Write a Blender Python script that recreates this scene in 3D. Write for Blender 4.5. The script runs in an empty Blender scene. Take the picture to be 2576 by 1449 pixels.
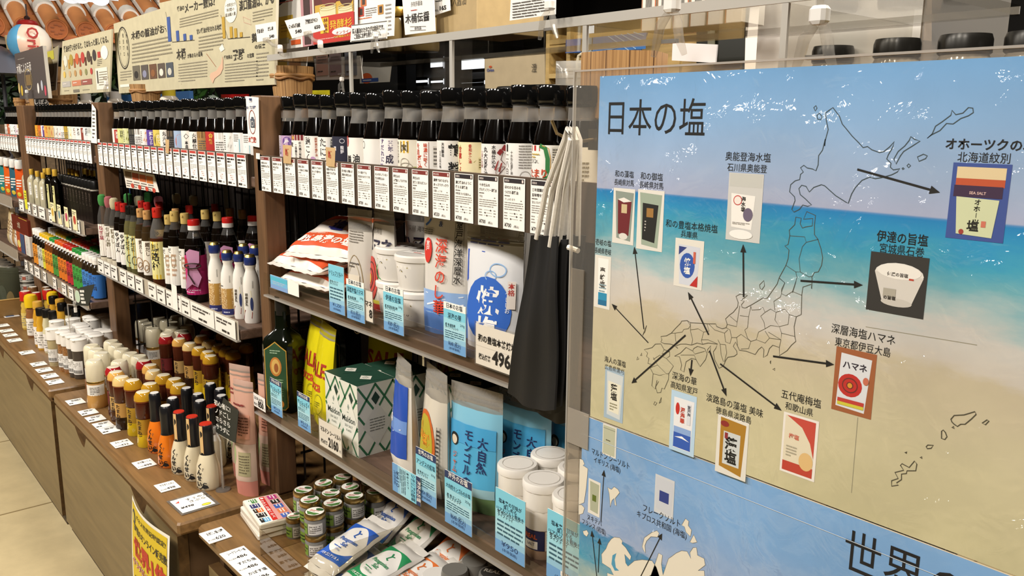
import bpy, math, random
from math import sin, cos, pi, radians, sqrt, atan2
from mathutils import Vector, Matrix
random.seed(7)
SC = bpy.context.scene
COL = SC.collection
# ------------------------------------------------------------------ camera
YAW, PITCH, ROLL, FPX, CAMY, CAMZ = 0.86437, -0.19557, 0.00969, 2102.65, -0.6, 1.06
_f = Vector((-sin(YAW)*cos(PITCH), cos(YAW)*cos(PITCH), sin(PITCH)))
_r0 = Vector((cos(YAW), sin(YAW), 0)); _u0 = _r0.cross(_f)
_r = _r0*cos(ROLL)+_u0*sin(ROLL); _u = -_r0*sin(ROLL)+_u0*cos(ROLL)
CAMP = Vector((0, CAMY, CAMZ))
cd = bpy.data.cameras.new('camera'); cam = bpy.data.objects.new('camera', cd); COL.objects.link(cam)
cd.sensor_width = 36; cd.lens = 36*FPX/2576; cd.clip_start = .02; cd.clip_end = 100
cam.matrix_world = Matrix(((_r.x, _u.x, -_f.x, CAMP.x), (_r.y, _u.y, -_f.y, CAMP.y), (_r.z, _u.z, -_f.z, CAMP.z), (0, 0, 0, 1)))
SC.camera = cam
# ------------------------------------------------------------------ world, lights, exposure
W = bpy.data.worlds.new('world'); SC.world = W; W.use_nodes = True
W.node_tree.nodes['Background'].inputs[0].default_value = (1, .93, .83, 1)
W.node_tree.nodes['Background'].inputs[1].default_value = .42
def lamp(name, loc, aim, power, size, color=(1, .93, .845), spread=150):
    l = bpy.data.lights.new(name, 'AREA'); l.energy = power; l.size = size; l.color = color; l.spread = radians(spread)
    o = bpy.data.objects.new(name, l); COL.objects.link(o); o.location = loc
    o.rotation_euler = (Vector(aim)-Vector(loc)).to_track_quat('-Z', 'Y').to_euler()
    return o
for _x, _p in ((.25, 13), (-.75, 17), (-1.9, 21), (-3.1, 24), (-4.4, 23)):
    lamp('ceiling_spot', (_x, -1.75, 2.45), (_x-.15, .05, .75), _p*1.3, .3)
lamp('back_fill', (-4.0, 1.2, 2.7), (-5.2, 1.0, .9), 26, .8)  # area lamp aimed at the tiled kiosk roof
lamp('back_fill', (-2.6, .9, 2.7), (-3.4, 2.4, 1.2), 30, .6)  # added fill lamp to brighten the cloth banner in the back hall
lamp('back_fill', (-.1, .25, 2.6), (-.25, .9, 1.1), 80, .5)  # added fill lamp that lifts the pale partition, not a shop fitting
SC.view_settings.view_transform = 'Standard'; SC.view_settings.look = 'None'
SC.view_settings.exposure = -0.1; SC.view_settings.gamma = 1; SC.view_settings.use_curve_mapping = False
cy = SC.cycles
cy.max_bounces = 8; cy.diffuse_bounces = 3; cy.glossy_bounces = 3; cy.transmission_bounces = 4; cy.transparent_max_bounces = 24
cy.use_denoising = True
cy.caustics_reflective = False; cy.caustics_refractive = False
cy.sample_clamp_indirect = 4
# ------------------------------------------------------------------ measuring: a photo pixel on a real plane of the place
def at(px, py, ax, val):
    D = _f*FPX + _r*(px-1288) - _u*(py-724.5); i = 'xyz'.index(ax)
    return CAMP + D*((val-CAMP[i])/D[i])
def depth(p): return (Vector(p)-CAMP).dot(_f)
def meas(pxc, pyb, pyt, zs, wpx):
    """bottom-front pixel, top pixel and pixel width of a thing standing on z=zs -> x, y, height, radius"""
    b = at(pxc, pyb, 'z', zs); d = depth(b); r = wpx*.5*d/FPX
    dr = Vector((b.x, b.y-CAMY, 0)).normalized(); c = b+dr*r*.85
    # height from the vertical plane through c facing the camera
    D = _f*FPX + _r*(pxc-1288) - _u*(pyt-724.5)
    t = (c-CAMP).dot(dr)/D.dot(dr); top = CAMP+D*t
    return c.x, c.y, top.z-zs, r
def face_cam(x, y, k=1.0):
    """z rotation that turns a thing built facing -Y towards the aisle viewer by k"""
    a = atan2(CAMY-y, -x)+pi/2
    return a*k
# ------------------------------------------------------------------ materials
_M = {}
def lin(h):
    v = [int(h[i:i+2], 16)/255 for i in (0, 2, 4)]
    return tuple((c/12.92 if c <= .04045 else ((c+.055)/1.055)**2.4) for c in v)+(1,)
def new_mat(name):
    m = bpy.data.materials.new(name); m.use_nodes = True
    nt = m.node_tree; nt.nodes.clear(); out = nt.nodes.new('ShaderNodeOutputMaterial')
    def N(t, **k):
        n = nt.nodes.new('ShaderNode'+t)
        for a, b in k.items():
            if a.startswith('i_'):
                key = a[2:]; n.inputs[int(key) if key.isdigit() else key.replace('_', ' ')].default_value = b
            else: setattr(n, a, b)
        return n
    return m, nt, N, lambda a, b: nt.links.new(a, b), out
def mat(spec):
    """'rrggbb[:flag]'  g gloss, s satin, m metal, e<n> emission, c clear tint, f hazy film, n<amt> noisy paper, w wood grain"""
    if spec in _M: return _M[spec]
    if spec in SPECIAL: m = SPECIAL[spec]()
    else:
        hx, _, fl = spec.partition(':'); c = lin(hx)
        m, nt, N, L, out = new_mat('m_'+spec.replace(':', '_'))
        if fl[:1] in ('c', 'f'):
            tr = N('BsdfTransparent', i_Color=c); gl = N('BsdfGlossy', i_Roughness=.06 if fl[0] == 'c' else .16)
            fr = N('Fresnel', i_IOR=1.38 if fl[0] == 'c' else 1.3); mx = N('MixShader'); ge = N('NewGeometry'); sb = N('Math', operation='SUBTRACT', i_0=1.0); L(ge.outputs['Backfacing'], sb.inputs[1]); fm = N('Math', operation='MULTIPLY'); L(fr.outputs[0], fm.inputs[0]); L(sb.outputs[0], fm.inputs[1]); L(fm.outputs[0], mx.inputs[0]); L(tr.outputs[0], mx.inputs[1]); L(gl.outputs[0], mx.inputs[2])
            res = mx
            amt = float(fl[1:] or (0 if fl[0] == 'c' else .18))
            if amt:
                di = N('BsdfDiffuse', i_Color=c if fl[0] == 'f' else (.8, .78, .74, 1)); m2 = N('MixShader', i_0=amt); L(mx.outputs[0], m2.inputs[1]); L(di.outputs[0], m2.inputs[2]); res = m2
            L(res.outputs[0], out.inputs[0])
        elif fl[:1] == 'e':
            em = N('Emission', i_Color=c, i_Strength=float(fl[1:])); L(em.outputs[0], out.inputs[0])
        else:
            p = N('BsdfPrincipled', i_Base_Color=c, i_Roughness={'g': .1, 's': .3, 'm': .28}.get(fl[:1], .6))
            if fl[:1] == 'm': p.inputs['Metallic'].default_value = .9
            if fl[:1] == 'n':
                tc = N('TexCoord'); nz = N('TexNoise', i_Scale=float(fl[1:] or 60), i_Detail=6.0); L(tc.outputs['Object'], nz.inputs['Vector'])
                mr = N('MapRange', i_3=.82, i_4=1.12); L(nz.outputs[0], mr.inputs[0])
                mu = N('MixRGB', blend_type='MULTIPLY', i_0=1.0, i_1=c); L(mr.outputs[0], mu.inputs[2]); L(mu.outputs[0], p.inputs['Base Color'])
            if fl[:1] == 'w':
                _grain(N, L, p, c, float(fl[1:] or 1))
            L(p.outputs[0], out.inputs[0])
    _M[spec] = m
    return m
def _grain(N, L, p, c, k, axis=0, contrast=.55):
    tc = N('TexCoord'); mp = N('Mapping'); L(tc.outputs['Object'], mp.inputs[0])
    s = [26*k, 26*k, 26*k]; s[axis] = 2.2*k; mp.inputs['Scale'].default_value = s
    nz = N('TexNoise', i_Scale=3.0, i_Detail=8.0, i_Distortion=.6); L(mp.outputs[0], nz.inputs['Vector'])
    cr = N('ValToRGB'); cr.color_ramp.elements[0].position = .3; cr.color_ramp.elements[1].position = .72
    cr.color_ramp.elements[0].color = tuple(v*contrast for v in c[:3])+(1,); cr.color_ramp.elements[1].color = tuple(min(1, v*1.25) for v in c[:3])+(1,)
    L(nz.outputs[0], cr.inputs[0]); L(cr.outputs[0], p.inputs['Base Color'])
    bp = N('Bump', i_Strength=.12, i_Distance=.002); L(nz.outputs[0], bp.inputs['Height']); L(bp.outputs[0], p.inputs['Normal'])
def _wood(hexc, k=1, axis=0, rough=.45, contrast=.6):
    def f():
        m, nt, N, L, out = new_mat('wood_'+hexc); p = N('BsdfPrincipled', i_Roughness=rough); _grain(N, L, p, lin(hexc), k, axis, contrast); L(p.outputs[0], out.inputs[0]); return m
    return f
def _stave():
    m, nt, N, L, out = new_mat('stave_wood'); p = N('BsdfPrincipled', i_Roughness=.55)
    tc = N('TexCoord'); sx = N('SeparateXYZ'); L(tc.outputs['Object'], sx.inputs[0])
    an = N('Math', operation='ARCTAN2'); L(sx.outputs[1], an.inputs[0]); L(sx.outputs[0], an.inputs[1])
    cb = N('CombineXYZ'); L(an.outputs[0], cb.inputs[0]); L(sx.outputs[2], cb.inputs[1])
    mp = N('Mapping'); mp.inputs['Scale'].default_value = (26, 6, 1); L(cb.outputs[0], mp.inputs[0])
    nz = N('TexNoise', i_Scale=1.0, i_Detail=6.0); L(mp.outputs[0], nz.inputs['Vector'])
    cr = N('ValToRGB'); e = cr.color_ramp.elements; e[0].position = .3; e[1].position = .7; e[0].color = lin('80592f'); e[1].color = lin('bf9560'); L(nz.outputs[0], cr.inputs[0])
    fl = N('Math', operation='MULTIPLY', i_1=1.75); L(an.outputs[0], fl.inputs[0]); fr = N('Math', operation='FRACT'); L(fl.outputs[0], fr.inputs[0])
    lt = N('Math', operation='LESS_THAN', i_1=.05); L(fr.outputs[0], lt.inputs[0])
    mx = N('MixRGB', i_2=lin('5d3c1c')); L(lt.outputs[0], mx.inputs[0]); L(cr.outputs[0], mx.inputs[1]); L(mx.outputs[0], p.inputs['Base Color'])
    L(p.outputs[0], out.inputs[0]); return m
def _floor():
    m, nt, N, L, out = new_mat('floor_tile'); p = N('BsdfPrincipled', i_Roughness=.42)
    tc = N('TexCoord'); mp = N('Mapping'); L(tc.outputs['Object'], mp.inputs[0]); mp.inputs['Location'].default_value = (.28, .1, 0)
    br = N('TexBrick', i_Scale=1.0, i_Mortar_Size=.004, i_Color1=lin('ccbb92'), i_Color2=lin('c4b38a'), i_Mortar=lin('8c7a55')); br.inputs['Brick Width'].default_value = .6; br.inputs['Row Height'].default_value = .6; br.offset = .5
    mp.inputs['Rotation'].default_value = (0, 0, pi/2); L(mp.outputs[0], br.inputs[0])
    nz = N('TexNoise', i_Scale=5.0, i_Detail=9.0, i_Roughness=.65); L(tc.outputs['Object'], nz.inputs['Vector']); mr = N('MapRange', i_1=.3, i_2=.7, i_3=.78, i_4=1.1); L(nz.outputs[0], mr.inputs[0])
    mu = N('MixRGB', blend_type='MULTIPLY', i_0=1.0); L(br.outputs[0], mu.inputs[1]); L(mr.outputs[0], mu.inputs[2]); L(mu.outputs[0], p.inputs['Base Color']); L(p.outputs[0], out.inputs[0]); return m
def _poster(kind):
    """the printed seaside photograph of the poster: sky, sea, surf, sand; driven by the sheet's own height and width"""
    def f():
        m, nt, N, L, out = new_mat('poster_'+kind); p = N('BsdfPrincipled', i_Roughness=.5)
        p.inputs['Coat Weight'].default_value = .85; p.inputs['Coat Roughness'].default_value = .07
        tc = N('TexCoord'); sx = N('SeparateXYZ'); L(tc.outputs['Object'], sx.inputs[0])
        nz = N('TexNoise', i_Scale=26.0, i_Detail=8.0, i_Roughness=.62); mp = N('Mapping'); mp.inputs['Scale'].default_value = (.45, 1, 1.5); L(tc.outputs['Object'], mp.inputs[0]); L(mp.outputs[0], nz.inputs['Vector'])
        wob = N('MapRange', i_1=.3, i_2=.7, i_3=-.012, i_4=.012); L(nz.outputs[0], wob.inputs[0])
        sl = N('Math', operation='MULTIPLY', i_1=0.0); L(sx.outputs[0], sl.inputs[0])
        z0 = N('Math', operation='ADD'); L(sx.outputs[2], z0.inputs[0]); L(sl.outputs[0], z0.inputs[1])
        # surf and sand wobble, horizon stays straight
        hz = N('Math', operation='LESS_THAN', i_1=.2 if kind == 'japan' else -.055); L(z0.outputs[0], hz.inputs[0])
        wm = N('Math', operation='MULTIPLY'); L(wob.outputs[0], wm.inputs[0]); L(hz.outputs[0], wm.inputs[1])
        z = N('Math', operation='ADD'); L(z0.outputs[0], z.inputs[0]); L(wm.outputs[0], z.inputs[1])
        mr = N('MapRange', i_1=0.0, i_2=.3068) if kind == 'japan' else N('MapRange', i_1=-.184, i_2=.1286)
        L(z.outputs[0], mr.inputs[0])
        cr = N('ValToRGB'); R = cr.color_ramp
        st = [(0, 'c2bb95'), (.22, 'c0b898'), (.35, 'c2b79d'), (.385, 'cac3b8'), (.455, 'c8c6c1'), (.49, 'abbfc0'), (.545, '6cabb8'), (.61, '3f9cba'), (.66, '2a8dbf'), (.687, '1f7ebb'), (.69, 'a5adc8'), (.77, '9ab0d0'), (.88, '83a9d2'), (1, '6b9dcd')] if kind == 'japan' else \
             [(0, 'c2ba9e'), (.22, 'aab5a6'), (.3, '3d93b3'), (.395, '2b7cae'), (.41, '8fa4c8'), (.6, '78a4d4'), (1, '72a0d0')]
        while len(R.elements) > 1: R.elements.remove(R.elements[-1])
        R.elements[0].position = st[0][0]; R.elements[0].color = lin(st[0][1])
        for q, c in st[1:]:
            e = R.elements.new(q); e.color = lin(c)
        L(mr.outputs[0], cr.inputs[0])
        n2 = N('TexNoise', i_Scale=9.0, i_Detail=6.0); L(tc.outputs['Object'], n2.inputs['Vector']); m3 = N('MapRange', i_1=.35, i_2=.65, i_3=.9, i_4=1.08); L(n2.outputs[0], m3.inputs[0])
        mu = N('MixRGB', blend_type='MULTIPLY', i_0=1.0); L(cr.outputs[0], mu.inputs[1]); L(m3.outputs[0], mu.inputs[2]); L(mu.outputs[0], p.inputs['Base Color'])
        # buckled laminate film
        n3 = N('TexNoise', i_Scale=7.0, i_Detail=3.0, i_Distortion=1.2); L(tc.outputs['Object'], n3.inputs['Vector'])
        n4 = N('TexNoise', i_Scale=38.0, i_Detail=3.0, i_Distortion=1.5); L(tc.outputs['Object'], n4.inputs['Vector'])
        b1 = N('Bump', i_Strength=1.0, i_Distance=.03); L(n3.outputs[0], b1.inputs['Height'])
        b2 = N('Bump', i_Strength=1.0, i_Distance=.0035); L(n4.outputs[0], b2.inputs['Height']); L(b1.outputs[0], b2.inputs['Normal'])
        L(b2.outputs[0], p.inputs['Coat Normal']); L(p.outputs[0], out.inputs[0]); return m
    return f
def _speckle(c1, c2, scale, rough=.4, trans=0):
    def f():
        m, nt, N, L, out = new_mat('speckle'); p = N('BsdfPrincipled', i_Roughness=rough)
        tc = N('TexCoord'); v = N('TexVoronoi', i_Scale=scale); L(tc.outputs['Object'], v.inputs['Vector'])
        cr = N('ValToRGB'); e = cr.color_ramp.elements; e[0].color = lin(c1); e[1].color = lin(c2); e[0].position = .2; e[1].position = .6
        L(v.outputs[0], cr.inputs[0]); L(cr.outputs[0], p.inputs['Base Color']); L(p.outputs[0], out.inputs[0]); return m
    return f
SPECIAL = {'post_wood': _wood('6a4c31', 1, 2, .5), 'shelf_wood': _wood('665042', 1, 0, .5), 'counter_wood': _wood('785a36', 1.2, 0, .38, .74), 'front_wood': _wood('72603f', .8, 0, .4, .88),
           'edge_wood': _wood('5d4426', 1, 0, .45, .7), 'stave': _stave, 'floor_tile': _floor, 'poster_japan': _poster('japan'), 'poster_world': _poster('world'),
           'sesame': _speckle('f0dcb0', 'b98d4e', 420), 'salt': _speckle('f4efe6', 'd8d0c4', 500), 'spice': _speckle('d8a253', '9c6427', 380), 'pinksalt': _speckle('e6cfc0', 'c59c88', 400),
           'wire': lambda: mat('0c0b0a:s'), 'orange_wood': _wood('a06a34', 1.2, 2, .45)}
# ------------------------------------------------------------------ mesh builder
_G = {}
def glyphs(s, bold=0, res=2):
    k = (s, bold, res)
    if k in _G: return _G[k]
    cu = bpy.data.curves.new('g', 'FONT'); cu.body = s; cu.resolution_u = res; cu.offset = bold
    ob = bpy.data.objects.new('g', cu); me = ob.to_mesh()
    v = [(a.co.x, a.co.y) for a in me.vertices]; f = [tuple(p.vertices) for p in me.polygons]
    ob.to_mesh_clear(); bpy.data.objects.remove(ob); bpy.data.curves.remove(cu)
    x0 = min([a[0] for a in v] or [0]); x1 = max([a[0] for a in v] or [0])
    _G[k] = (v, f, x0, x1); return _G[k]
def plane(o, u, v):
    o = Vector(o); u = Vector(u).normalized(); v = Vector(v).normalized(); n = u.cross(v)
    return lambda x, y, h: o+u*x+v*y+n*h
def front(x, y, z): return lambda a, b, h: Vector((x+a, y-h, z+b))
def flat(x, y, z, rz=0):
    return plane((x, y, z), (cos(rz), sin(rz), 0), (-sin(rz), cos(rz), 0))
def cyl(r, z, a=-pi/2, cx=0, cy=0, r2=None, H=1):
    """wrap onto a cylinder (or cone of top radius r2 over height H)"""
    def m(x, y, h):
        rr = r if r2 is None else r+(r2-r)*y/H
        t = a+x/r; return Vector((cx+(rr+h)*cos(t), cy+(rr+h)*sin(t), z+y))
    return m
def shift(m, dx, dy): return lambda x, y, h: m(x+dx, y+dy, h)
class MB:
    def __init__(s): s.v = []; s.f = []; s.m = []; s.mats = []; s.sm = []
    def mi(s, k):
        if k not in s.mats: s.mats.append(k)
        return s.mats.index(k)
    def add(s, vs, fs, k, smooth=False):
        b = len(s.v); s.v += [tuple(a) for a in vs]; i = s.mi(k)
        for f in fs: s.f.append(tuple(b+a for a in f)); s.m.append(i); s.sm.append(smooth)
        return s
    def rect(s, m, x0, y0, x1, y1, k, h=0, nx=1, ny=1, smooth=False):
        vs = [m(x0+(x1-x0)*i/nx, y0+(y1-y0)*j/ny, h) for j in range(ny+1) for i in range(nx+1)]
        w = nx+1
        return s.add(vs, [(j*w+i, j*w+i+1, (j+1)*w+i+1, (j+1)*w+i) for j in range(ny) for i in range(nx)], k, smooth)
    def poly(s, m, pts, k, h=0): return s.add([m(x, y, h) for x, y in pts], [tuple(range(len(pts)))], k)
    def ell(s, m, cx, cy, rx, ry, k, h=0, n=18): return s.poly(m, [(cx+rx*cos(2*pi*i/n), cy+ry*sin(2*pi*i/n)) for i in range(n)], k, h)
    def ring(s, m, cx, cy, rx, ry, w, k, h=0, n=20): return s.line(m, [(cx+rx*cos(2*pi*i/n), cy+ry*sin(2*pi*i/n)) for i in range(n)], w, k, h, True)
    def line(s, m, pts, w, k, h=0, closed=False):
        n = len(pts); L = []; Rr = []
        for i, (x, y) in enumerate(pts):
            a = pts[(i-1) % n] if (i or closed) else pts[i]; b = pts[(i+1) % n] if (i < n-1 or closed) else pts[i]
            dx, dy = b[0]-a[0], b[1]-a[1]; l = sqrt(dx*dx+dy*dy) or 1
            L.append(m(x-dy/l*w/2, y+dx/l*w/2, h)); Rr.append(m(x+dy/l*w/2, y-dx/l*w/2, h))
        fs = [(i, n+i, n+(i+1) % n, (i+1) % n) for i in range(n if closed else n-1)]
        return s.add(L+Rr, fs, k)
    def text(s, m, x, y, size, t, k, h=0, al='l', fit=None, bold=0, res=2, vert=False, slant=0, lead=1.0):
        if vert:
            for i, ch in enumerate(t):
                if ch == 'ー': # the long mark turns upright in a column
                    s.rect(m, x-size*.05, y-size*lead*i-size*.85, x+size*.05, y-size*lead*i-size*.1, k, h); continue
                if ch == ' ': continue
                s.text(m, x, y-size*(lead*i+.85), size, ch, k, h, 'c', None, bold, res)
            return s
        v, f, x0, x1 = glyphs(t, bold, res); sx = size
        if not v: return s
        if fit: sx = fit/(x1-x0)
        off = {'l': 0, 'c': -(x0+x1)/2*sx, 'r': -x1*sx}[al]
        return s.add([m(x+off+a*sx+slant*b*size, y+b*size, h) for a, b in v], f, k)
    def bars(s, m, x0, y0, x1, y1, n, k, h=0, fill=.45, seg=3):
        """rows of print too small to read in the photo"""
        dy = (y1-y0)/n; rnd = random.Random(int(abs(x0*7e4+y0*3e4+n)))
        for j in range(n):
            yy = y1-dy*(j+.5); x = x0; end = x0+(x1-x0)*(1 if j < n-1 else rnd.uniform(.45, .95))
            while x < end-1e-6:
                l = min(end-x, (x1-x0)/seg*rnd.uniform(.5, 1.2)); s.rect(m, x, yy-dy*fill/2, x+l*.88, yy+dy*fill/2, k, h); x += l
        return s
    def hull(s, o, sx, sy, sz, k, bev=0, mtx=None):
        """box with its minimum corner at o; bev chamfers the vertical and top edges"""
        x, y, z = o; b = bev
        if not b:
            vs = [(x+i*sx, y+j*sy, z+l*sz) for l in (0, 1) for j in (0, 1) for i in (0, 1)]
            fs = [(0, 2, 3, 1), (4, 5, 7, 6), (0, 1, 5, 4), (2, 6, 7, 3), (0, 4, 6, 2), (1, 3, 7, 5)]
        else:
            def lp(zz, q): return [(x+b*q+c[0], y+b*q+c[1], zz) for c in _oct(sx-2*b*q, sy-2*b*q, b)]
            vs = lp(z, .6)+lp(z+b, 0)+lp(z+sz-b, 0)+lp(z+sz, .6); fs = [tuple(range(7, -1, -1)), tuple(range(24, 32))]
            for l in range(3): fs += [(l*8+i, l*8+(i+1) % 8, l*8+8+(i+1) % 8, l*8+8+i) for i in range(8)]
        if mtx: vs = [mtx @ Vector(v) for v in vs]
        return s.add(vs, fs, k)
    def lathe(s, prof, k, n=20, o=(0, 0, 0), sx=1, sy=1, sq=0, cap=True):
        """prof: (r, z) rows; sq>0 squares the section off"""
        vs = []; fs = []
        for r, z in prof:
            for i in range(n):
                t = 2*pi*(i+.5)/n; c, d = cos(t), sin(t)
                if sq: q = (abs(c)**(2+sq*8)+abs(d)**(2+sq*8))**(-1/(2+sq*8)); c *= q; d *= q
                vs.append((o[0]+r*c*sx, o[1]+r*d*sy, o[2]+z))
        for j in range(len(prof)-1):
            for i in range(n): fs.append((j*n+i, j*n+(i+1) % n, (j+1)*n+(i+1) % n, (j+1)*n+i))
        if cap:
            if prof[0][0] > 1e-6: fs.append(tuple(range(n-1, -1, -1)))
            if prof[-1][0] > 1e-6: fs.append(tuple(range((len(prof)-1)*n, len(prof)*n)))
        return s.add(vs, fs, k, True)
    def tube(s, pts, r, k, n=8, closed=False, rs=None):
        P = [Vector(p) for p in pts]; N = len(P); vs = []; prev = None
        for i, p in enumerate(P):
            a = P[(i-1) % N] if (i or closed) else p; b = P[(i+1) % N] if (i < N-1 or closed) else p
            t = (b-a).normalized() if (b-a).length else Vector((0, 0, 1))
            q = prev if prev else (Vector((0, 0, 1)) if abs(t.z) < .9 else Vector((1, 0, 0)))
            e = t.cross(q).normalized(); g = e.cross(t).normalized(); prev = g
            rr = rs[i] if rs else r
            for j in range(n): vs.append(p+(e*cos(2*pi*j/n)+g*sin(2*pi*j/n))*rr)
        fs = [(i*n+j, i*n+(j+1) % n, ((i+1) % N)*n+(j+1) % n, ((i+1) % N)*n+j) for i in range(N if closed else N-1) for j in range(n)]
        if not closed: fs += [tuple(range(n-1, -1, -1)), tuple(range((N-1)*n, N*n))]
        return s.add(vs, fs, k, True)
    def slab(s, m, pts, t, k, ke=None):
        """outline extruded back by t below the mapper's surface"""
        n = len(pts); vs = [m(x, y, 0) for x, y in pts]+[m(x, y, -t) for x, y in pts]
        s.add(vs, [tuple(range(n)), tuple(range(2*n-1, n-1, -1))], k)
        return s.add(vs, [(i, n+i, n+(i+1) % n, (i+1) % n) for i in range(n)], ke or k)
    def mesh(s, name='mesh'):
        me = bpy.data.meshes.new(name); me.from_pydata(s.v, [], s.f)
        for k in s.mats: me.materials.append(mat(k))
        me.polygons.foreach_set('material_index', s.m); me.polygons.foreach_set('use_smooth', s.sm); me.update()
        if any(s.sm): me.set_sharp_from_angle(angle=radians(38))
        return me
def _oct(sx, sy, b): return [(b, 0), (sx-b, 0), (sx, b), (sx, sy-b), (sx-b, sy), (b, sy), (0, sy-b), (0, b)]
# ------------------------------------------------------------------ objects
def tag(o, label, cat, group=None, kind=None):
    if label: o['label'] = label
    if cat: o['category'] = cat
    if group: o['group'] = group
    if kind: o['kind'] = kind
    return o
def obj(name, mb, parent=None, label=None):
    me = mb if isinstance(mb, bpy.types.Mesh) else mb.mesh(name)
    o = bpy.data.objects.new(name, me); COL.objects.link(o)
    if parent: o.parent = parent
    if label: o['label'] = label
    return o
def thing(name, label, cat, loc=(0, 0, 0), rz=0, group=None):
    o = bpy.data.objects.new(name, None); COL.objects.link(o); o.location = loc; o.rotation_euler = (0, 0, rz); o.empty_display_size = .02
    return tag(o, label, cat, group)
def struct(name, mb): return tag(obj(name, mb), None, None, None, 'structure')
def proto(parts): return [(n, mb.mesh(n) if isinstance(mb, MB) else mb, [(a, b.mesh(a)) for a, b in (sub[0] if sub else [])]) for n, mb, *sub in parts]
def place(pr, name, label, cat, loc, rz=0, group=None, scale=1, rot=None):
    """an instance of a prototype: one object of its own per thing, per part and per sub-part"""
    if len(pr) == 1 and not pr[0][2]:
        o = obj(name, pr[0][1]); o.location = loc; o.rotation_euler = rot or (0, 0, rz); o.scale = scale if isinstance(scale, tuple) else (scale,)*3
        return tag(o, label, cat, group)
    t = thing(name, label, cat, loc, rz, group); t.scale = scale if isinstance(scale, tuple) else (scale,)*3
    if rot: t.rotation_euler = rot
    for n, me, subs in pr:
        p = obj(n, me, t)
        for a, b in subs: obj(a, b, p)
    return t
_O = 'first second third fourth fifth sixth seventh eighth ninth tenth eleventh twelfth thirteenth fourteenth fifteenth sixteenth seventeenth eighteenth nineteenth twentieth'.split()
def nth(i): return _O[i] if i < 20 else 'twenty-'+_O[i-20]
# ================================================================== the room
b = MB(); b.rect(flat(0, 0, 0), -14, -4, 6, 16, 'floor_tile'); struct('floor', b)
b = MB()
for i in range(70):                                            # black louvred ceiling far above
    b.hull((-14+i*.3, -4, 3.4), .16, 20, .12, '0b0b0c:s')
b.rect(plane((0, 0, 3.75), (1, 0, 0), (0, -1, 0)), -14, -16, 7, 4, '060606'); struct('ceiling', b)
b = MB(); b.rect(front(-14, 15.5, 0), 0, 0, 21, 3.75, '15120f'); struct('wall_back', b)
b = MB(); b.rect(plane((-13.5, -4, 0), (0, 1, 0), (0, 0, 1)), 0, 0, 20, 3.75, '3a342c'); struct('wall_left', b)
b = MB(); b.rect(plane((6, 16, 0), (0, -1, 0), (0, 0, 1)), 0, 0, 20, 3.75, '2a2622'); struct('wall_right', b)
b = MB(); b.rect(plane((6, -4, 0), (-1, 0, 0), (0, 0, 1)), 0, 0, 20, 3.75, '8a8074'); struct('wall_front', b)
# ================================================================== island shelving: three bays of it and the end of a fourth
POST = .037
def shelf_unit(label, xl, xr, wl, shelves, posts=True):
    """xl..xr opening, wl width of the post left of it; shelves: (x0, x1, front y, top z, thickness)"""
    t = thing('shelving_unit', label, 'shelf', (xl, 0, 0), 0, 'wooden shelving bays of the island display')
    X = lambda x: x-xl
    obj('post', MB().hull((-wl, 0, .391), wl, .038, .709, 'post_wood', .002), t)
    obj('post', MB().hull((-wl, .46, .391), wl, .038, .709, 'post_wood', .002), t)
    for x0, x1, y0, z, th in shelves:
        obj('shelf', MB().hull((X(x0), y0, z-th), x1-x0, .3-y0, th, 'shelf_wood', .002), t)
    obj('shelf', MB().hull((.002, .004, .945), xr-xl-.005, .11, .018, 'shelf_wood', .002), t)
    obj('top_board', MB().hull((-wl, .13, 1.045), xr-xl+wl, .37, .02, 'shelf_wood', .002), t)
    g = MB()
    for zz in (.43, .52, .61, .70, .79, .88): g.hull((0, .306, zz), xr-xl, .004, .004, 'wire')
    n = int((xr-xl)/.045)
    for i in range(n+1): g.hull(((xr-xl)*i/n-.002*(i == n), .303, .41), .003, .003, .53, 'wire')
    obj('wire_grid', g, t); g = MB()
    for k in range(7): g.hull((.003, .05+k*.04, .41), .003, .003, .53, 'wire')
    for zz in (.46, .58, .70, .82): g.hull((.003, .045, zz), .003, .26, .004, 'wire')
    obj('wire_grid', g, t)
    obj('shade_backing', MB().hull((-wl/2, .335, .391), xr-xl+wl/2-.001, .01, .655, '241c16'), t)  # added dark sheet, stands in for the dim space beyond the grid
    return t
U_R = shelf_unit('right-hand dark wood shelving bay holding the salt, behind the blue poster', -1.352, -.33, .037, [(-1.35, -.34, 0, .778, .016), (-1.391, -.34, -.02, .565, .016)])
U_M = shelf_unit('middle dark wood shelving bay with the tall seasoning bottles', -2.318, -1.391, .06, [(-2.31, -1.412, -.03, .692, .018)])
U_L = shelf_unit('dark wood shelving bay left of the middle one, with gold-capped bottles', -3.21, -2.38, .11, [(-3.21, -2.39, -.036, .776, .018), (-3.22, -2.41, -.036, .572, .018)])
U_F = shelf_unit('farthest shelving bay, at the left edge of the photo', -4.2, -3.322, .04, [(-4.2, -3.335, -.036, .772, .018), (-4.2, -3.33, -.036, .582, .018)])
obj('post', MB().hull((.985, 0, .391), .037, .038, .709, 'post_wood', .002), U_R)
def rail(parent, xl, x0, x1, y, z0, z1, spec, base='e9e3d8'):
    """label rail along a shelf front: a clear pocket strip with a lip"""
    m = MB(); m.hull((x0-xl, y-.004, z0), x1-x0, .0015, z1-z0, spec); m.hull((x0-xl, y-.006, z0-.002), x1-x0, .008, .003, 'd8cfc2:c.3')
    if base: m.hull((x0-xl, y-.002, z0+.001), x1-x0, .0012, z1-z0-.003, base)
    obj('price_rail', m, parent)
rail(U_R, -1.352, -1.356, -.36, -.002, .763, .791, 'f6f4f0:c', None); rail(U_R, -1.352, -1.391, -.36, -.022, .55, .581, 'f6f4f0:c', None)
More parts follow.
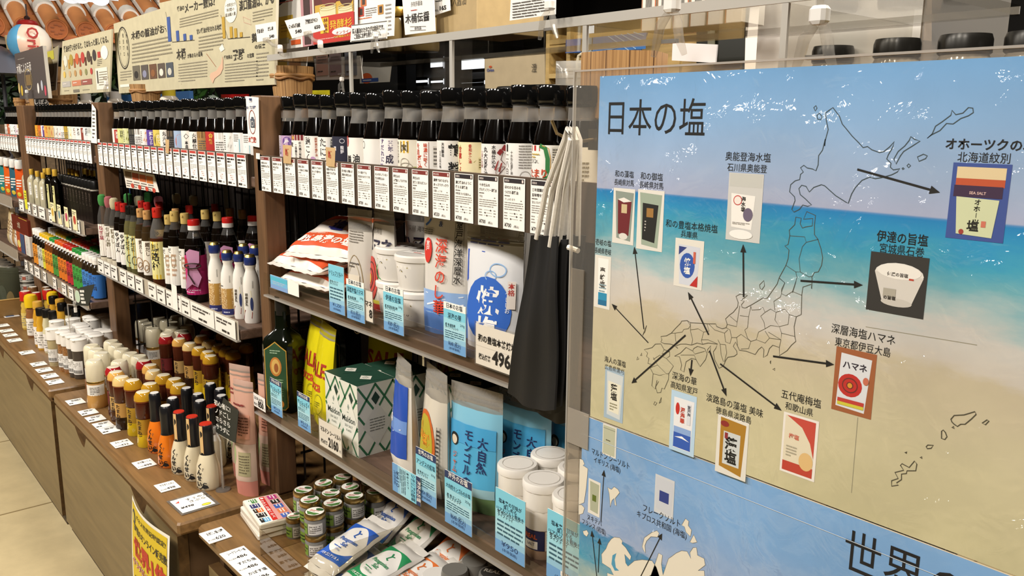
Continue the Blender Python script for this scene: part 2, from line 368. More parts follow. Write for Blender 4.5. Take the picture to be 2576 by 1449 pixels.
rail(U_M, -2.318, -2.312, -1.412, -.032, .673, .711, 'f4f2ee:c.05', 'e6e0d6'); rail(U_L, -3.21, -3.21, -2.39, -.038, .757, .796, 'f4f2ee:c.08', 'cdc3b2'); rail(U_L, -3.21, -3.22, -2.415, -.038, .553, .589, 'f4f2ee:c.08', 'c3b7a6')
rail(U_F, -4.2, -4.2, -3.335, -.038, .752, .79, 'f4f2ee:c.08', 'c3b7a6'); rail(U_F, -4.2, -4.2, -3.33, -.038, .566, .604, 'f4f2ee:c.08', 'c3b7a6')
for U, xl, z in ((U_R, -1.352, .791),):     # clear upstand panes with black seams
    m = MB(); m.hull((0, -.0075, z), .99, .0012, .012, 'f6f4f0:c'); obj('clear_upstand', m, U)
# dark boards that carry the row of product cards
def board(xl, par, x0, x1, cards=1):
    m = MB(); m.hull((x0-xl, 0, .942), x1-x0, .006, .06, '4b3c2e'); m.hull((x0-xl, .006, .944), x1-x0, .004, .056, '5d5040:n80'); m.hull((x0-xl, .010, .943), x1-x0, .006, .056, '41362a')
    obj('card_board', m, par)
board(-1.352, U_R, -1.372, -.36); board(-2.318, U_M, -2.352, -1.412); board(-3.21, U_L, -3.225, -2.41); board(-4.2, U_F, -4.2, -3.345)
# ================================================================== base cabinets with wooden counters and notched flap fronts
def cabinet(label, x0, x1, fy, px0, px1, notches, ptop=.345):
    t = thing('base_cabinet', label, 'cabinet', (x0, 0, 0), 0, 'base cabinets under the island display')
    m = MB(); m.hull((px0-x0+.02, fy+.05, .005), px1-px0-.04, .40, .285, '4a3622:n40'); obj('carcass', m, t)
    for a in (px0-x0+.003, px1-x0-.02): obj('side_board', MB().hull((a, fy+.031, .0), .017, .43, .3665, '5a4229:n40'), t)
    obj('counter_top', MB().hull((0, fy, .367), x1-x0, .60, .023, 'counter_wood', .004), t)
    for i, (a, c) in enumerate(px_fronts(px0, px1)):
        pts = [(a-x0, .028), (c-x0, .028), (c-x0, ptop)]
        for n in sorted([n for n in notches if a < n < c], reverse=True):
            pts += [(n-x0+.055, ptop), (n-x0+.045, ptop-.012), (n-x0+.03, ptop-.03), (n-x0+.01, ptop-.028), (n-x0-.02, ptop-.016), (n-x0-.045, ptop)]
        pts.append((a-x0, ptop))
        obj('flap_front', MB().slab(front(0, fy+.012, 0), pts, .018, 'front_wood', 'edge_wood'), t)
    m = MB(); m.hull((px0-x0+.002, fy+.022, 0), px1-px0-.004, .01, .028, '3a2c1e'); obj('kickboard', m, t)
    return t
def px_fronts(a, c): return [(a, c)]
cabinet('dark wood base cabinet under the seasoning bottles with a yellow leaflet on its front', -2.235, -1.355, -.18, -2.29, -1.40, [-2.05, -1.62])
cabinet('dark wood base cabinet further left with white-capped shakers on its counter', -3.25, -2.275, -.182, -3.27, -2.325, [-3.0, -2.58])
cabinet('farthest dark wood base cabinet carrying a basket and tins', -4.3, -3.28, -.18, -4.3, -3.29, [])
R_ = cabinet('dark wood base cabinet at the bottom centre below the stacked salt boxes', -1.331, -.3, -.155, -1.325, -.3, [-1.0], .315)
# ================================================================== small soy sauce bottles of the top shelf
def soy_parts(n=18, art=None, base='f1ece2', fill=.100, hinge=True):
    b = MB().lathe([(.001, 0), (.021, 0), (.0232, .004), (.0232, .073), (.0222, .0775), (.0160+(.1-fill)*.35, fill)], '060403:g', n)
    nk = MB().lathe([(.0160+(.1-fill)*.35, fill), (.0157, .104), (.0153, .1165)], 'd3cab8:c.17', n, cap=False)
    c = MB().lathe([(.0158, .1145), (.0176, .1155), (.0176, .118), (.0182, .119), (.0188, .1205), (.0188, .1335), (.0175, .1365), (.001, .137)], '0a0a0a:g', n)
    c.hull((-.004, .0175, .120), .008, .005, .011, '0a0a0a:s')
    m = cyl(.0234, .028); l = MB(); l.rect(m, -.046, 0, .046, .0445, base, 0, 16, 1, True)
    if art: art(l, m)
    return [('bottle', b), ('neck', nk), ('cap', c), ('label', l)]
# ---- label artwork; m maps (x right, y up, h out), 0..0.0445 tall
def A(*ops):
    def f(l, m):
        for i, o in enumerate(ops):
            h = .00012*(i+1); k = o[0]
            if k == 'r': l.rect(m, o[1], o[2], o[3], o[4], o[5], h, max(1, int((o[3]-o[1])/.006)), 1)
            elif k == 'e': l.ell(m, o[1], o[2], o[3], o[4], o[5], h)
            elif k == 'o': l.ring(m, o[1], o[2], o[3], o[4], o[5], o[6], h)
            elif k == 'p': l.poly(m, o[1], o[2], h)
            elif k == 'l': l.line(m, o[1], o[2], o[3], h)
            elif k == 't': l.text(m, o[1], o[2], o[3], o[4], o[5], h, 'c', bold=.02)
            elif k == 'v': l.text(m, o[1], o[2], o[3], o[4], o[5], h, vert=True, bold=.015, res=1)
            elif k == 'b': l.bars(m, o[1], o[2], o[3], o[4], o[5], o[6], h)
    return f
K = '1a1614'; RD = 'a5261d'; OR = 'c8451c'
R_ART = [
 ('lavender label with a round hill badge', 'c4a3c8', A(('r', -.046, 0, -.009, .0445, 'e9e2ea'), ('v', -.0125, .043, .005, 'こいくち醤油', '2d2350'), ('e', .004, .034, .0085, .0085, '6a4a92'), ('p', [(-.003, .030), (.002, .038), (.006, .038), (.011, .030)], 'f0e9ef'), ('v', .004, .023, .0055, '巨三', '6a2f8e'), ('e', .008, .008, .006, .006, 'dcc8de'))),
 ('white label under a maroon band', 'f1ece2', A(('r', -.046, .036, .046, .0445, '7c1f28'), ('e', -.010, .040, .003, .003, 'd0a64a'), ('v', .005, .034, .0046, '杉大桶三年熟成', K), ('v', -.003, .030, .0046, '二倍醸仕込', K), ('v', -.014, .033, .008, '蔵', K))),
 ('white label with a pink thistle', 'f2eee6', A(('v', -.006, .043, .013, '蓮こく', K), ('v', .010, .042, .0042, '超特選木桶醤油', 'b0562c'), ('e', .004, .009, .0045, .0035, 'c79ac4'), ('p', [(.002, .007), (-.004, .001), (.008, .002)], '9db07a'))),
 ('white label with heavy black brush lettering', 'f4f0e8', A(('v', -.003, .043, .0145, 'たにこみ', '0c0a09'), ('v', .013, .042, .0048, '天然醸造二年もろみ', K))),
 ('dark navy label', '1b1c33', A(('o', .006, .038, .004, .003, .0008, 'd8d6de'), ('v', .006, .031, .006, '龍野', 'e6e4ea'), ('v', -.008, .030, .007, '濃', 'e6e4ea'))),
 ('white label with a red disc edge', 'f2eee4', A(('e', -.016, .039, .005, .008, RD), ('t', .003, .010, .0125, '油', '0f0d0c'), ('t', -.011, .010, .0105, '醤', '0f0d0c'), ('r', .017, .018, .026, .036, 'd8d4ca'), ('b', .018, .019, .025, .035, 5, '6b6660'), ('o', .02, .008, .004, .004, .0006, K))),
 ('plain white label with a small ring crest', 'f3efe7', A(('o', -.016, .036, .0045, .005, .0009, K), ('b', .018, .004, .024, .04, 6, 'b9b2a8'))),
 ('white label with violet brushwork', 'efeae6', A(('v', .005, .042, .008, '三年', '4a3a6a'), ('v', -.010, .044, .008, 'すだれに', '5a4a78'), ('t', .003, .012, .013, '成', '2b2440'), ('t', -.012, .002, .01, '熟', '8578a0'), ('r', .019, .0, .023, .03, '5b3326'))),
 ('cream label with a yellow square seal', 'efe8d6', A(('r', -.010, .027, .005, .043, 'd8ad2e'), ('l', [(-.008, .029), (.003, .029), (.003, .041), (-.008, .041), (-.008, .029)], .0012, K), ('t', -.0025, .031, .009, '宝', K), ('v', -.017, .042, .0048, '再仕込み醤油', K), ('o', -.002, .014, .007, .006, .0008, '9c9282'), ('o', .0, .009, .01, .005, .0008, '9c9282'), ('e', .014, .005, .008, .004, '8f9c2c'))),
 ('white label with framed orange lettering', 'f3efe8', A(('l', [(-.018, .002), (.006, .002), (.006, .043), (-.018, .043)], .0009, '7c4a3c'), ('v', -.0135, .042, .008, 'を造', OR), ('v', -.0105, .026, .0115, '醤油', OR), ('v', .001, .042, .0062, '味濃に咲く', OR), ('r', -.001, .004, .004, .009, RD), ('r', .012, .012, .020, .038, 'dcd6cc'), ('b', .0125, .013, .0195, .037, 5, '6b6660'))),
 ('pale grey label with bold black brush lettering', 'e9e6e0', A(('p', [(-.02, .0), (.012, .0), (.0, .012), (-.02, .017)], 'cfcac2'), ('t', .012, .026, .017, '鶴', '0c0a09'), ('t', .012, .004, .017, '醤', '0c0a09'), ('v', -.004, .042, .0044, '天然醸造', K), ('v', -.009, .032, .0036, '三十三石大桶', '4a4540'))),
 ('pale yellow label with red lettering', 'efe2b4', A(('p', [(-.022, .041), (-.012, .041), (.012, .023), (.009, .020), (-.013, .0365), (-.022, .0365)], 'a39a58'), ('v', -.013, .039, .0075, '甘露しょうゆ', 'bf2a18'), ('v', .004, .042, .0046, '香和ひご油', 'bf2a18'), ('r', .015, .012, .022, .026, 'd9cc98'), ('b', .0155, .013, .0215, .025, 4, '6b5a30'), ('b', -.008, .002, .016, .0055, 1, 'a08c50'))),
 ('white label with maroon soybean leaves', 'efebe6', A(('r', -.046, 0, .046, .0045, '8c2420'), ('v', -.008, .041, .0072, '丸大豆醤油', '3c3634'), ('v', .004, .043, .0055, '木桶仕込み', '3c3634'), ('v', -.016, .036, .004, '三河伊勢蔵', 'a05a4c'), ('p', [(.013, .038), (.017, .044), (.022, .041), (.019, .036)], '8a1f22'), ('p', [(.008, .034), (.012, .039), (.016, .036), (.012, .031)], '8a1f22'), ('p', [(.018, .034), (.022, .037), (.025, .031), (.020, .029)], '8a1f22'), ('l', [(.016, .036), (.013, .026), (.02, .019), (.010, .008)], .0009, '5c2a24'), ('p', [(.009, .024), (.011, .026), (.007, .014), (.005, .014)], '9c2f28'), ('p', [(.013, .022), (.015, .023), (.012, .012), (.010, .012)], '9c2f28'), ('o', .016, .011, .009, .007, .0007, '8a6a60'))),
 ('white label with fine vertical print', 'efede8', A(('p', [(-.017, .042), (-.015, .044), (-.013, .042), (-.013, .035), (-.017, .035)], '2b2723'), ('v', -.015, .033, .008, '二八白八', '8c8680'), ('v', -.006, .036, .0038, '十水仕込溜醤油', '6b655f'), ('b', .004, .016, .020, .043, 9, '8f8a84'), ('o', .012, .007, .0065, .0065, .0006, '8a847c'))),
 ('white label with a green wheat wreath', 'f3f0e8', A(('r', -.02, .038, -.004, .044, 'b5231c'), ('l', [(-.004, .044), (.003, .041), (.006, .03), (.006, .016), (.002, .006), (-.003, .002)], .005, '2f7a3d'), ('l', [(-.001, .044), (.007, .041), (.0095, .03), (.0095, .016), (.005, .005), (-.002, -.0)], .0008, 'c79a32'), ('v', -.003, .0265, .0001, 'た', K), ('t', -.009, .010, .0105, 'たまり', OR), ('t', -.012, .025, .006, 'ソン.', K), ('b', -.018, .030, -.004, .036, 2, 'c7a84c'), ('r', .011, .024, .022, .042, 'dedacf'), ('b', .0115, .025, .0215, .041, 6, '5f5a54'), ('b', .011, .004, .022, .012, 3, 'a9514a'))),
 ('cream label partly behind the white cords', 'f1e9d2', A(('v', -.010, .042, .008, '丸大豆', K), ('v', .002, .04, .0042, '大豆と共に', '6b5c3c'), ('b', .009, .008, .02, .03, 5, '8a7c5c'))),
]
g = 'soy sauce bottles in the front row, right-hand bay'
px_R = [702, 735, 765, 801, 838, 876, 917, 960, 1008, 1057, 1107, 1161, 1221, 1284, 1352, 1418]
ZB = .9635
for i, (d, base, art) in enumerate(R_ART):
    p = at(px_R[i], 400, 'y', .021); x = max(p.x*(.645/.621), -1.3275 if i == 0 else x+.0456)
    fill = [.096, .094, .101, .100, .102, .093, .097, .099, .096, .099, .095, .100, .101, .096, .099, .1][i]
    place(proto(soy_parts(26, art, base, fill)), 'soy_sauce_bottle', 'small dark soy sauce bottle, '+d, 'bottle', (x, .045, ZB), face_cam(x, .045, .42), g, (.965, .965, 1+.012*((i*5) % 3-1)))
plainR = proto(soy_parts(16, None, 'efeae0', .099))
for i in range(15):
    x = -1.325+.0468*i; place(plainR, 'soy_sauce_bottle', f'black-capped soy bottle in the hidden row, {nth(i)} from the shelf post', 'bottle', (x, .094, ZB), .2, 'soy sauce bottles in the rear row, right-hand bay', (.97, .97, .99+.01*(i % 3)))
def simple(band, c2, kind, txt=''):
    def f(l, m):
        if kind == 0: l.text(m, 0, .041, .0105, txt, c2, .00012, vert=True, bold=.02, res=1)
        elif kind == 1: l.rect(m, -.006, .004, .012, .042, c2, .00012, 3); l.text(m, .003, .038, .0095, txt, 'f2ede2', .00024, vert=True, bold=.02, res=1)
        elif kind == 2: l.ell(m, .002, .022, .012, .015, c2, .00012); l.text(m, .002, .035, .011, txt, 'f2e6c0', .00024, vert=True, bold=.02, res=1)
        elif kind == 3: l.poly(m, [(.001, .009), (.012, .021), (.001, .034), (-.01, .021)], c2, .00012); l.bars(m, -.014, .028, .0, .042, 4, '8a847c', .00024)
        elif kind == 4: l.line(m, [(-.01, .004), (-.002, .02), (.004, .038)], .003, c2, .00012); l.line(m, [(-.002, .004), (.004, .02), (.011, .036)], .003, c2, .00012); l.bars(m, -.015, .012, -.009, .04, 7, '6b655f', .00024)
        elif kind == 5: l.rect(m, -.046, .032, .046, .0445, c2, .00012, 12); l.bars(m, -.012, .006, .014, .028, 5, '5f5a54', .00024)
        elif kind == 6: l.line(m, [(-.006, .033), (0, .038), (.006, .033), (0, .028), (-.006, .033)], .0013, c2, .00012); l.text(m, 0, .024, .008, txt, c2, .00024, vert=True, bold=.02, res=1)
    return f
M_ART = [('white and red striped label', 'ece6dc', simple(0, 'b3332a', 1, '減塩')), ('yellow-green label with brush lettering', 'd5d78e', simple(0, '26241a', 0, '百年')), ('lime label', 'd9dba0', simple(0, '8c8a3a', 4)), ('nearly black label', '23231f', simple(0, '5d5a4a', 5)), ('plain white label', 'eeeae4', simple(0, '9a948c', 5)),
 ('white label with an orange leaf', 'efeae2', simple(0, 'dc9a6a', 4)), ('purple label', '5a3d96', simple(0, 'ece6f2', 0, '紫むら')), ('yellow label with a black splash', 'd8c25a', simple(0, '1c1812', 2, 'めて')), ('white label with dark upright lettering', 'ebe6de', simple(0, K, 0, '丸大豆')), ('dark label', '2b2622', simple(0, '6a5a48', 5)),
 ('blue label with a pink hill', '9fb3cf', simple(0, 'c56a5a', 2, '')), ('white label with a black diamond crest', 'ede8de', simple(0, K, 6, '本造')), ('ivory label with loose brush lettering', 'efeae0', simple(0, K, 0, '大樽仕')), ('golden bamboo label', 'a8834a', simple(0, '7b5a2c', 5)), ('bright red label with yellow lettering', 'b5271f', simple(0, 'e0bf3c', 0, '金笛')),
 ('white label with a faint crest', 'f1eee8', simple(0, 'd6d1c8', 5)), ('white label with slanted script', 'f0ede6', simple(0, 'c6c0b8', 4)), ('white label with a teal diamond', 'f0efec', simple(0, '7fb6c4', 3)), ('white label with a pale teal diamond', 'efeeea', simple(0, 'a5cad2', 3)), ('white label with a barcode side', 'ebe8e2', simple(0, '57524c', 6, '醤'))]
for i in range(20):
    d, base, art = M_ART[i]; x = -2.292+.0452*i
    place(proto(soy_parts(16, art, base, .097+.004*(i % 2))), 'soy_sauce_bottle', f'soy bottle, {d}, {nth(i)} from the left, middle bay', 'bottle', (x, .045, ZB), face_cam(x, .045, .5), 'soy sauce bottles on top of the middle bay', (.95, .95, 1.0+.01*((i*7) % 3-1)))
plainM = proto(soy_parts(12, None, 'e4ded2'))
for i in range(18):
    place(plainM, 'soy_sauce_bottle', f'soy bottle of the rear row, middle bay, {nth(i)} from the left', 'bottle', (-2.262+.0478*i, .094, ZB), 0, 'soy sauce bottles in the rear row, middle bay')
L_ART = [('yellow', 'd99a22', 0, 'こうじ', K), ('orange', 'd8731c', 5, '', 'b3541c'), ('white and purple', 'ebe4e6', 1, '紫', '5b3a86'), ('orange with red lettering', 'e2a548', 0, 'だし', 'b3331c'), ('golden', 'c9a557', 0, '金', 'a5521c'), ('golden red-flecked', 'd2b070', 2, '', 'b5402c'), ('cream', 'e2dccf', 4, '', '8a7a58'), ('pale floral', 'eae3da', 4, '', 'b3584a'),
 ('white', 'efece6', 5, '', 'd8d2c8'), ('mustard', 'bb9a2e', 5, '', 'a58522'), ('cream and yellow', 'efe9cc', 4, '', 'd6c370'), ('white with brown foot', 'ece5da', 0, 'にご', '7b4a2c'), ('white script', 'edeae4', 0, '再仕', K), ('white with red-brown flag', 'ece6de', 1, '白', '8f3a2a'), ('pale grey', 'e2e3e2', 0, '豊穣', '4c4a48'), ('white with green diamond', 'e9ebe4', 3, '', 'a8c79a'), ('white and gold', 'efebe0', 4, '', 'c9a032'), ('plain white', 'f1eee8', 6, '醤', '57524c')]
for i, (d, base, kd, tx, c2) in enumerate(L_ART):
    x = -3.18+.0432*i
    place(proto(soy_parts(12, simple(0, c2, kd, tx), base)), 'soy_sauce_bottle', f'{d} labelled soy bottle, {nth(i)} from the left in the left bay', 'bottle', (x, .045, ZB), face_cam(x, .045, .5), 'soy sauce bottles on top of the left bay', (.9, .9, 1))
F_ART = [('white-labelled', 'eae5dc', 5, '', '9a8a7a'), ('brick-labelled', 'b5603c', 0, '本', 'f0e6d0'), ('white-fronted', 'efece6', 4, '', '8a8a6a'), ('white-wrapped', 'edeae4', 6, '醤', K), ('violet-striped', 'ded6dc', 4, '', '8a3a5c'), ('ivory', 'ebe4d8', 5, '', 'c7b06a'), ('gold-patched', 'e9e0cc', 1, '金', 'b8943c')]
for i, (d, base, kd, tx, c2) in enumerate(F_ART):
    x = -3.69+.0455*i
    place(proto(soy_parts(12, simple(0, c2, kd, tx), base)), 'soy_sauce_bottle', f'{d} soy bottle at the left photo edge, {nth(i)} from the left', 'bottle', (x, .045, ZB), face_cam(x, .045, .5), 'soy sauce bottles of the farthest bay', (.95, .95, 1))
# ================================================================== product cards along the dark boards
CARD = [('木桶仕込みの', '超濃厚再仕込醤油'), ('国産原料と水と塩', '再仕込醤油'), ('杉桶がもたらす', '濃醇醤油'), ('旨味に深み', 'よく飲める三年熟成'), ('濃厚タイプの中で', 'あっさり穏やか'), ('発酵の奥深さを', '実感できる醤油'), ('若き蔵人が醸んだ', '渾身の再仕込み'), ('食べ続けても', '安全なものづくりを'), ('火入れをしていない', '生の再仕込み'), ('再仕込の', '入門編としておすすめ'), ('再仕込の', '定番と言えばコレ!'), ('濃厚でありながら', 'あっさりすっきり'), ('濃口醤油のように', '使える溜醤油'), ('十水仕込の', 'グルテンフリー溜醤油'), ('ほのかな甘みを', 'つけた溜醤油'), ('三年間醸造の', '豆味噌を搾った')]
NAME = ['濃口醤油', '', 'なおみだし醤油', 'たくみしょうゆ', '宝醤', '手造醤油', '生成り、せいこみ', '三年熟成しょうゆ', '池田 再仕込生醤油', '二段仕込み熟成 弐', '鶴醤', '甘露しょうゆ', '伊勢蔵 丸大豆醤油', '弐白', 'さしみたまり', '宝山 丸大豆たまり']
def card(w, hgt, head, hd, i=None, far=False):
    c = MB(); m = front(0, 0, 0); c.rect(m, 0, 0, w, hgt, 'f6f3ed', .0004)
    c.rect(m, w*.04, hgt*.9, w*.96, hgt*.985, head, .0006)
    c.rect(m, w*.86, hgt*.915, w*.93, hgt*.97, 'e8d8d0', .0007)
    if i is None:
        c.bars(m, w*.06, hgt*.70, w*.9, hgt*.87, 2, K, .0006, .6, 2); c.bars(m, w*.06, hgt*.58, w*.6, hgt*.66, 2, '6b6660', .0006, .4, 2)
        c.bars(m, w*.06, hgt*.36, w*.94, hgt*.54, 4, '9a9590', .0006, .35, 3)
        for k in range(3):
            if not far: c.rect(m, w*.3, hgt*(.315-.06*k), w*.7, hgt*(.322-.06*k), 'b07068', .0006); c.ell(m, w*(.4+.1*((k*7+hd) % 3)), hgt*(.318-.06*k), w*.035, hgt*.017, 'b5352a', .0007, 6)
        c.bars(m, w*.08, hgt*.05, w*.5, hgt*.13, 1, K, .0006, .8, 2); c.bars(m, w*.6, hgt*.06, w*.9, hgt*.1, 1, '6b6660', .0006, .6, 2)
    else:
        c.text(m, w*.07, hgt*.925, hgt*.045, '再仕込醤油' if i < 12 else '溜醤油', 'f3e6e0', .0007, res=1, fit=w*(.3 if i < 12 else .2))
        for k in (0, 1): c.text(m, w*.06, hgt*(.79-.095*k), w*.105, CARD[i][k], K, .0006, fit=min(w*.105*len(CARD[i][k]), w*.86), bold=.012)
        c.bars(m, w*.06, hgt*.635, w*.42, hgt*.665, 1, '6b6660', .0006, .7, 3)
        c.text(m, w*.06, hgt*.565, w*.085, NAME[i], '3b3632', .0006, res=1); c.bars(m, w*.8, hgt*.56, w*.93, hgt*.585, 1, '6b6660', .0006, .7, 1)
        c.bars(m, w*.06, hgt*.37, w*.94, hgt*.54, 4, '8d8882', .0006, .4, 4)
        for k in range(3):
            y = hgt*(.318-.055*k); c.rect(m, w*.3, y-.0001, w*.7, y+.00015, '3b3632', .0006); c.bars(m, w*.05, y-hgt*.012, w*.25, y+hgt*.012, 1, '8d8882', .0006, .8, 2); c.bars(m, w*.78, y-hgt*.012, w*.95, y+hgt*.012, 1, '8d8882', .0006, .8, 2)
            q = w*(.36+.13*((i*3+k*5) % 4)*.7); c.poly(m, [(q-w*.035, y), (q, y-hgt*.02), (q+w*.035, y), (q, y+hgt*.02)], '2b1c18', .0007)
        c.text(m, w*.06, hgt*.045, w*.17, '¥550' if i == 11 else '¥700', K, .0006, fit=w*.32, bold=.012, slant=.1); c.text(m, w*.5, hgt*.05, w*.09, '(税込)', K, .0006, slant=.1)
    return c
px_card = [656.6, 686, 717, 747.7, 783, 821, 859.5, 899, 945, 988, 1037.5, 1090, 1148, 1204.5, 1266.6, 1336]
for i in range(16):
    x = -1.3576+.04566*i
    o = obj('product_card', card(.0365, .0575, '7a2a24' if i < 12 else '231c22', 0, i)); o.location = (x, -.0006, .9428)
    tag(o, f'white product card reading {CARD[i][0]}, {nth(i)} from the post', 'card', 'product cards under the right-hand bottles')
def cards(n, x0, pitch, w, label, group, head='b8392e', far=False):
    ms = [card(w, .0575, head, k, None, far).mesh('product_card') for k in range(3)]
    for i in range(n):
        o = obj('product_card', ms[i % 3]); o.location = (x0+pitch*i, -.0006, .9428); tag(o, f'red-headed product card {label}, {nth(i)} from the left', 'card', group)
cards(20, -2.3458, .04680, .0385, 'under the middle bay bottles', 'product cards of the middle bay')
cards(19, -3.22, .0428, .0375, 'under the left bay bottles', 'product cards of the left bay', 'b8392e', True)
cards(9, -3.75, .0452, .038, 'at the left edge of the photo', 'product cards of the farthest bay', 'c0503a', True)
# ================================================================== pouches, bags, tubs
def pouch(w, h, d, base, art=None, clear=0, nx=10, ny=14, lean=0, top='e4e0d8:f.25'):
    """stand-up pouch, origin at the middle of its foot, print towards -Y; the top `clear` share is empty film"""
    def T(x, y):
        q = min(1, max(0, y/h)); s = max(0, 1-(2*x/w)**2)**.55
        k = (1-q)**.55*(.62+.38*min(1, q*6))
        return d/2*s*k+.0006*sin(x*260+y*90)*s
    def fm(x, y, k): return Vector((x+.0, -T(x, y)-k-.0002+lean*(y/h)**2, y))
    def bm(x, y, k): return Vector((-x, T(-x, y)+k+.0002+lean*(y/h)**2, y))
    b = MB(); yc = h*(1-clear)
    for m in (fm, bm):
        b.rect(m, -w/2, 0, w/2, yc, base, 0, nx, ny, True)
        if clear: b.rect(m, -w/2, yc, w/2, h, top, 0, nx, 3, True)
    b.rect(lambda x, y, k: Vector((x, y*T(x, 0)-0.0, 0.0)), -w/2, -1, w/2, 1, base, 0, nx, 1)
    for q in (.012, .02): b.rect(fm, -w/2, h-q, w/2, h-q+.003, 'cfcac0:f.3' if clear else base, .0004, nx, 1)
    if art: art(b, fm)
    return b
def PA(*ops):
    """artwork for curved film: rects are finely divided, texts follow the surface"""
    def f(b, m):
        for i, o in enumerate(ops):
            h = .0004+.00022*i; k = o[0]
            if k == 'r': b.rect(m, o[1], o[2], o[3], o[4], o[5], h, max(2, int(abs(o[3]-o[1])/.004)), max(2, int(abs(o[4]-o[2])/.006)), True)
            elif k == 'q': # disc on a curved film
                n = 20; R = 4
                vs = [m(o[1], o[2], h)]+[m(o[1]+o[3]*(j+1)/R*cos(2*pi*a/n), o[2]+o[4]*(j+1)/R*sin(2*pi*a/n), h) for j in range(R) for a in range(n)]
                fs = [(0, 1+a, 1+(a+1) % n) for a in range(n)]+[(1+j*n+a, 1+(j+1)*n+a, 1+(j+1)*n+(a+1) % n, 1+j*n+(a+1) % n) for j in range(R-1) for a in range(n)]
                b.add(vs, fs, o[5], True)
            elif k == 's': # vertical strips between two edges given as functions of x
                for a in range(20): x0 = o[1]+(o[2]-o[1])*a/20; x1 = o[1]+(o[2]-o[1])*(a+1)/20; b.add([m(x0, o[3](x0)+(o[4](x0)-o[3](x0))*j/6, h) for j in range(7)]+[m(x1, o[3](x1)+(o[4](x1)-o[3](x1))*j/6, h) for j in range(7)], [(j, j+7, j+8, j+1) for j in range(6)], o[5], True)
            elif k == 'o': b.ring(m, o[1], o[2], o[3], o[4], o[5], o[6], h, 28)
            elif k == 'p': b.poly(m, o[1], o[2], h)
            elif k == 'l': b.line(m, o[1], o[2], o[3], h)
            elif k == 't': b.text(m, o[1], o[2], o[3], o[4], o[5], h, 'c', bold=o[6] if len(o) > 6 else .02)
            elif k == 'v': b.text(m, o[1], o[2], o[3], o[4], o[5], h, vert=True, bold=.015)
            elif k == 'b': b.bars(m, o[1], o[2], o[3], o[4], o[5], o[6], h)
    return f
def pillow(w, l, t, base, art=None):
    """filled bag lying flat, origin under its middle; print upward, reading along +x"""
    def T(x, y): return t/2*(max(0, 1-abs(2*x/w)**3.2)**.55)*(max(0, 1-abs(2*y/l)**5)**.5)+.0008*sin(x*130+y*170)
    um = lambda x, y, k: Vector((x, y, t/2+T(x, y)+k)); dm = lambda x, y, k: Vector((-x, y, t/2-T(-x, y)*.95-k))
    b = MB(); b.rect(um, -w/2, -l/2, w/2, l/2, base, 0, 20, 18, True); b.rect(dm, -w/2, -l/2, w/2, l/2, base, 0, 20, 18, True)
    for e in (-1, 1): b.rect(lambda x, y, k: Vector((x, y, t/2+k+.001*sin(x*220))), -w/2+.004, e*l/2, w/2-.004, e*(l/2+.012), base, 0, 14, 1, True)
    if art: art(b, um)
    return b
ZM, ZL = .778, .5652
# --- stack of pillow bags of coarse salt
def salt_art(b, m):
    PA(('r', -.075, -.055, .075, -.018, 'd8511f'), ('r', -.07, .03, .07, .045, 'd8602c'), ('t', 0, -.046, .021, '五島灘の塩', 'f6efe6', .03), ('b', -.05, -.024, .03, -.02, 1, 'f0c8b0'), ('q', -.058, -.036, .009, .009, 'f3e9de'), ('t', -.01, -.006, .034, '塩', '2b2f86', .035), ('t', .033, .004, .018, 'のお', '2b2f86', .03), ('b', .02, -.014, .065, -.002, 2, 'd8602c'))(b, m)
sb = pillow(.155, .125, .036, 'f1e9df:s', salt_art).mesh('salt_bag')
_o = at(752, 733, 'z', ZM)
for i, (dx, dy, rz, nm) in enumerate(((.015, 0, .10, 'bottom'), (-.006, -.005, .05, 'middle'), (.028, .012, .34, 'top'))):
    o = obj('salt_bag', sb); o.location = (-1.262+dx, .078+dy, ZM+.006+.034*i); o.rotation_euler = ((.06, .2, .36)[i], 0, rz)
    tag(o, f'orange and white pillow bag of salt, {nm} of the stack beside the post', 'salt bag', 'stacked orange salt bags')
# --- silver pouch with an arch
pch = PA(('o', 0, .018, .021, .062, .0014, '8d7a56'), ('o', 0, .018, .017, .05, .0009, 'b5a98c'), ('b', -.018, .098, .018, .118, 5, '7a746b'), ('b', -.012, .06, .012, .07, 2, '5f5a54'), ('r', -.014, .012, .014, .05, 'd9d0be'))
o = obj('salt_pouch', pouch(.06, .15, .035, 'cfc9bf:g', pch, .22)); o.location = (-1.122, .05, ZM); o.rotation_euler = (0, 0, .12)
tag(o, 'silver film pouch with a beige arch behind the blue shelf cards', 'salt pouch')
